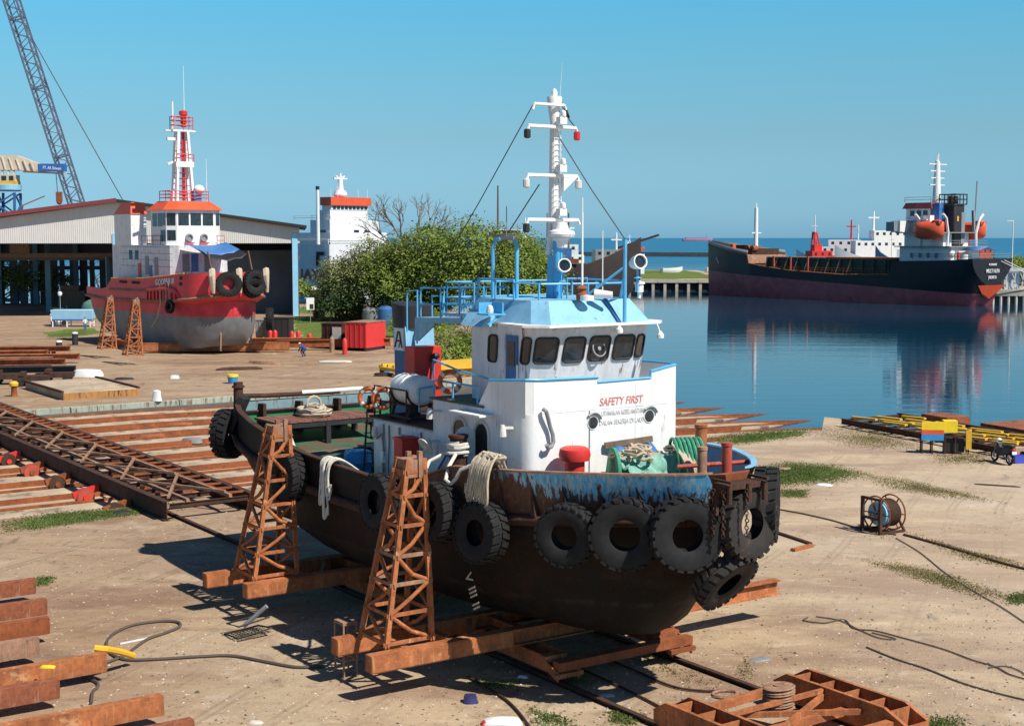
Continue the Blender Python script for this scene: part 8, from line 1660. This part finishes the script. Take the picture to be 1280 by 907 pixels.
blades([([(0, 652), (70, 640), (150, 636), (205, 628), (215, 638), (120, 650), (40, 662), (0, 664)], 9000), ([(45, 722), (64, 720), (60, 730), (48, 732)], 700), ([(945, 584), (985, 578), (1040, 582), (1080, 592), (1040, 603), (975, 607), (945, 600)], 14000), ([(975, 612), (1010, 612), (1006, 622), (978, 621)], 1600),
        ([(890, 545), (960, 537), (1025, 535), (1000, 546), (930, 555), (885, 556)], 6000), ([(690, 815), (720, 838), (740, 856), (718, 862), (690, 848)], 500), ([(765, 888), (800, 893), (790, 905), (768, 903)], 900), ([(660, 885), (700, 895), (720, 907), (670, 907)], 500), ([(370, 400), (430, 398), (560, 402), (570, 412), (430, 425), (365, 415)], 9000), ([(365, 424), (396, 420), (400, 430), (380, 436)], 1500), ([(55, 418), (110, 412), (120, 418), (60, 424)], 2500), ([(364, 388), (400, 385), (520, 392), (540, 404), (372, 404)], 7000), ([(580, 850), (650, 850), (640, 862), (600, 858)], 400), ([(1255, 745), (1290, 738), (1290, 752), (1262, 756)], 900), ([(1135, 898), (1200, 896), (1215, 915), (1130, 915)], 900)], 'grass', 'grass', 5, (.025, .09), .03)
blades([([(1020, 540), (1080, 528), (1120, 545), (1150, 560), (1100, 562), (1050, 556)], 6000), ([(1160, 566), (1240, 566), (1240, 580), (1170, 580)], 2500), ([(1060, 590), (1130, 598), (1200, 615), (1240, 626), (1180, 622), (1100, 608)], 4500), ([(1080, 700), (1130, 705), (1200, 722), (1270, 748), (1230, 748), (1140, 722)], 4200), ([(1130, 664), (1200, 686), (1280, 704), (1280, 714), (1200, 698)], 2200), ([(780, 800), (930, 870), (900, 875), (770, 815)], 500), ([(930, 815), (945, 850), (925, 850)], 200), ([(1070, 655), (1120, 664), (1100, 672)], 600)], 'dry_grass', 'grass_dry', 6, (.02, .08), .024)
# stones and rubble crumbs
rnd = random.Random(9); mb = MB()
for i in range(7500):
    v = 500 + 410 * rnd.random() ** .8; u = rnd.uniform(-20, 1300); q = G(u, v)
    a_ = -(q.x * FW.x + q.y * FW.y)
    if (a_ > 61 and u < 900) or (v < 560 and u > 800): continue
    s = rnd.uniform(.012, .05) * (1.7 if rnd.random() < .03 else 1); pts = [(q.x + s * rnd.uniform(.7, 1.3) * math.cos(k * 1.257), q.y + s * rnd.uniform(.7, 1.3) * math.sin(k * 1.257), 0) for k in range(5)]
    mb.add(pts + [(q.x, q.y, s * rnd.uniform(.5, .9))], [(0, 1, 5), (1, 2, 5), (2, 3, 5), (3, 4, 5), (4, 0, 5)])
gm, nt, b = newmat('mixed stones and crumbs'); g_ = N(nt, 'ShaderNodeNewGeometry'); nt.links.new(ramp(nt, g_.outputs['Random Per Island'], [(0, (.08, .06, .045)), (.35, (.22, .16, .11)), (.6, (.38, .30, .21)), (.85, (.55, .50, .44)), (1, (.20, .08, .04))]), b.inputs['Base Color']); b.inputs['Roughness'].default_value = .95
tag(raw(mb, 'gravel', gm), kind='stuff')

# ================================================================== LIGHT, SKY, CAMERA
SUN_EL = R(50.5); sd = Vector((.785, -.62, 0)).normalized()
sv = Vector((sd.x * math.cos(SUN_EL), sd.y * math.cos(SUN_EL), math.sin(SUN_EL)))
w = bpy.data.worlds.new('World'); scene.world = w; w.use_nodes = True; nt = w.node_tree; bg = nt.nodes['Background']
sky = nt.nodes.new('ShaderNodeTexSky'); sky.sky_type = 'NISHITA'; sky.sun_disc = False; sky.sun_elevation = SUN_EL; sky.sun_rotation = math.atan2(sv.x, sv.y)
sky.air_density = 1.0; sky.dust_density = .6; sky.ozone_density = 1.2; sky.altitude = 0
tcw = nt.nodes.new('ShaderNodeTexCoord'); sxw = nt.nodes.new('ShaderNodeSeparateXYZ'); nt.links.new(tcw.outputs['Generated'], sxw.inputs[0])
tint = ramp(nt, sxw.outputs['Z'], [(0.0, (.174, .37, .67)), (.03, (.170, .322, .515)), (.07, (.186, .312, .40)), (.12, (.182, .37, .425)), (.165, (.158, .425, .49)), (.40, (.13, .19, .27)), (1.0, (.105, .125, .175))])
v1 = nt.nodes.new('ShaderNodeVectorMath'); v1.operation = 'MULTIPLY'; nt.links.new(sky.outputs[0], v1.inputs[0]); nt.links.new(tint, v1.inputs[1])
v2 = nt.nodes.new('ShaderNodeVectorMath'); v2.operation = 'SCALE'; v2.inputs['Scale'].default_value = 3.0; nt.links.new(v1.outputs[0], v2.inputs[0])
nt.links.new(v2.outputs[0], bg.inputs['Color']); bg.inputs['Strength'].default_value = .076
sl = bpy.data.lights.new('sun', 'SUN'); sl.energy = 4.9; sl.angle = R(.5); sl.color = (1, .94, .85); so = bpy.data.objects.new('sun', sl); COL.objects.link(so); so.rotation_euler = sv.to_track_quat('Z', 'Y').to_euler(); so.location = (40, -40, 60)
cam = bpy.data.cameras.new('camera'); co = bpy.data.objects.new('camera', cam); COL.objects.link(co); co.location = (0, 0, CAMH); co.rotation_euler = (R(90) - PITCH, 0, 0); cam.sensor_width = 36; cam.lens = FPX / 1280 * 36; cam.clip_start = .5; cam.clip_end = 80000; scene.camera = co
vs = scene.view_settings; vs.view_transform = 'Standard'; vs.look = 'None'; vs.gamma = 1; vs.exposure = .27; vs.use_curve_mapping = False
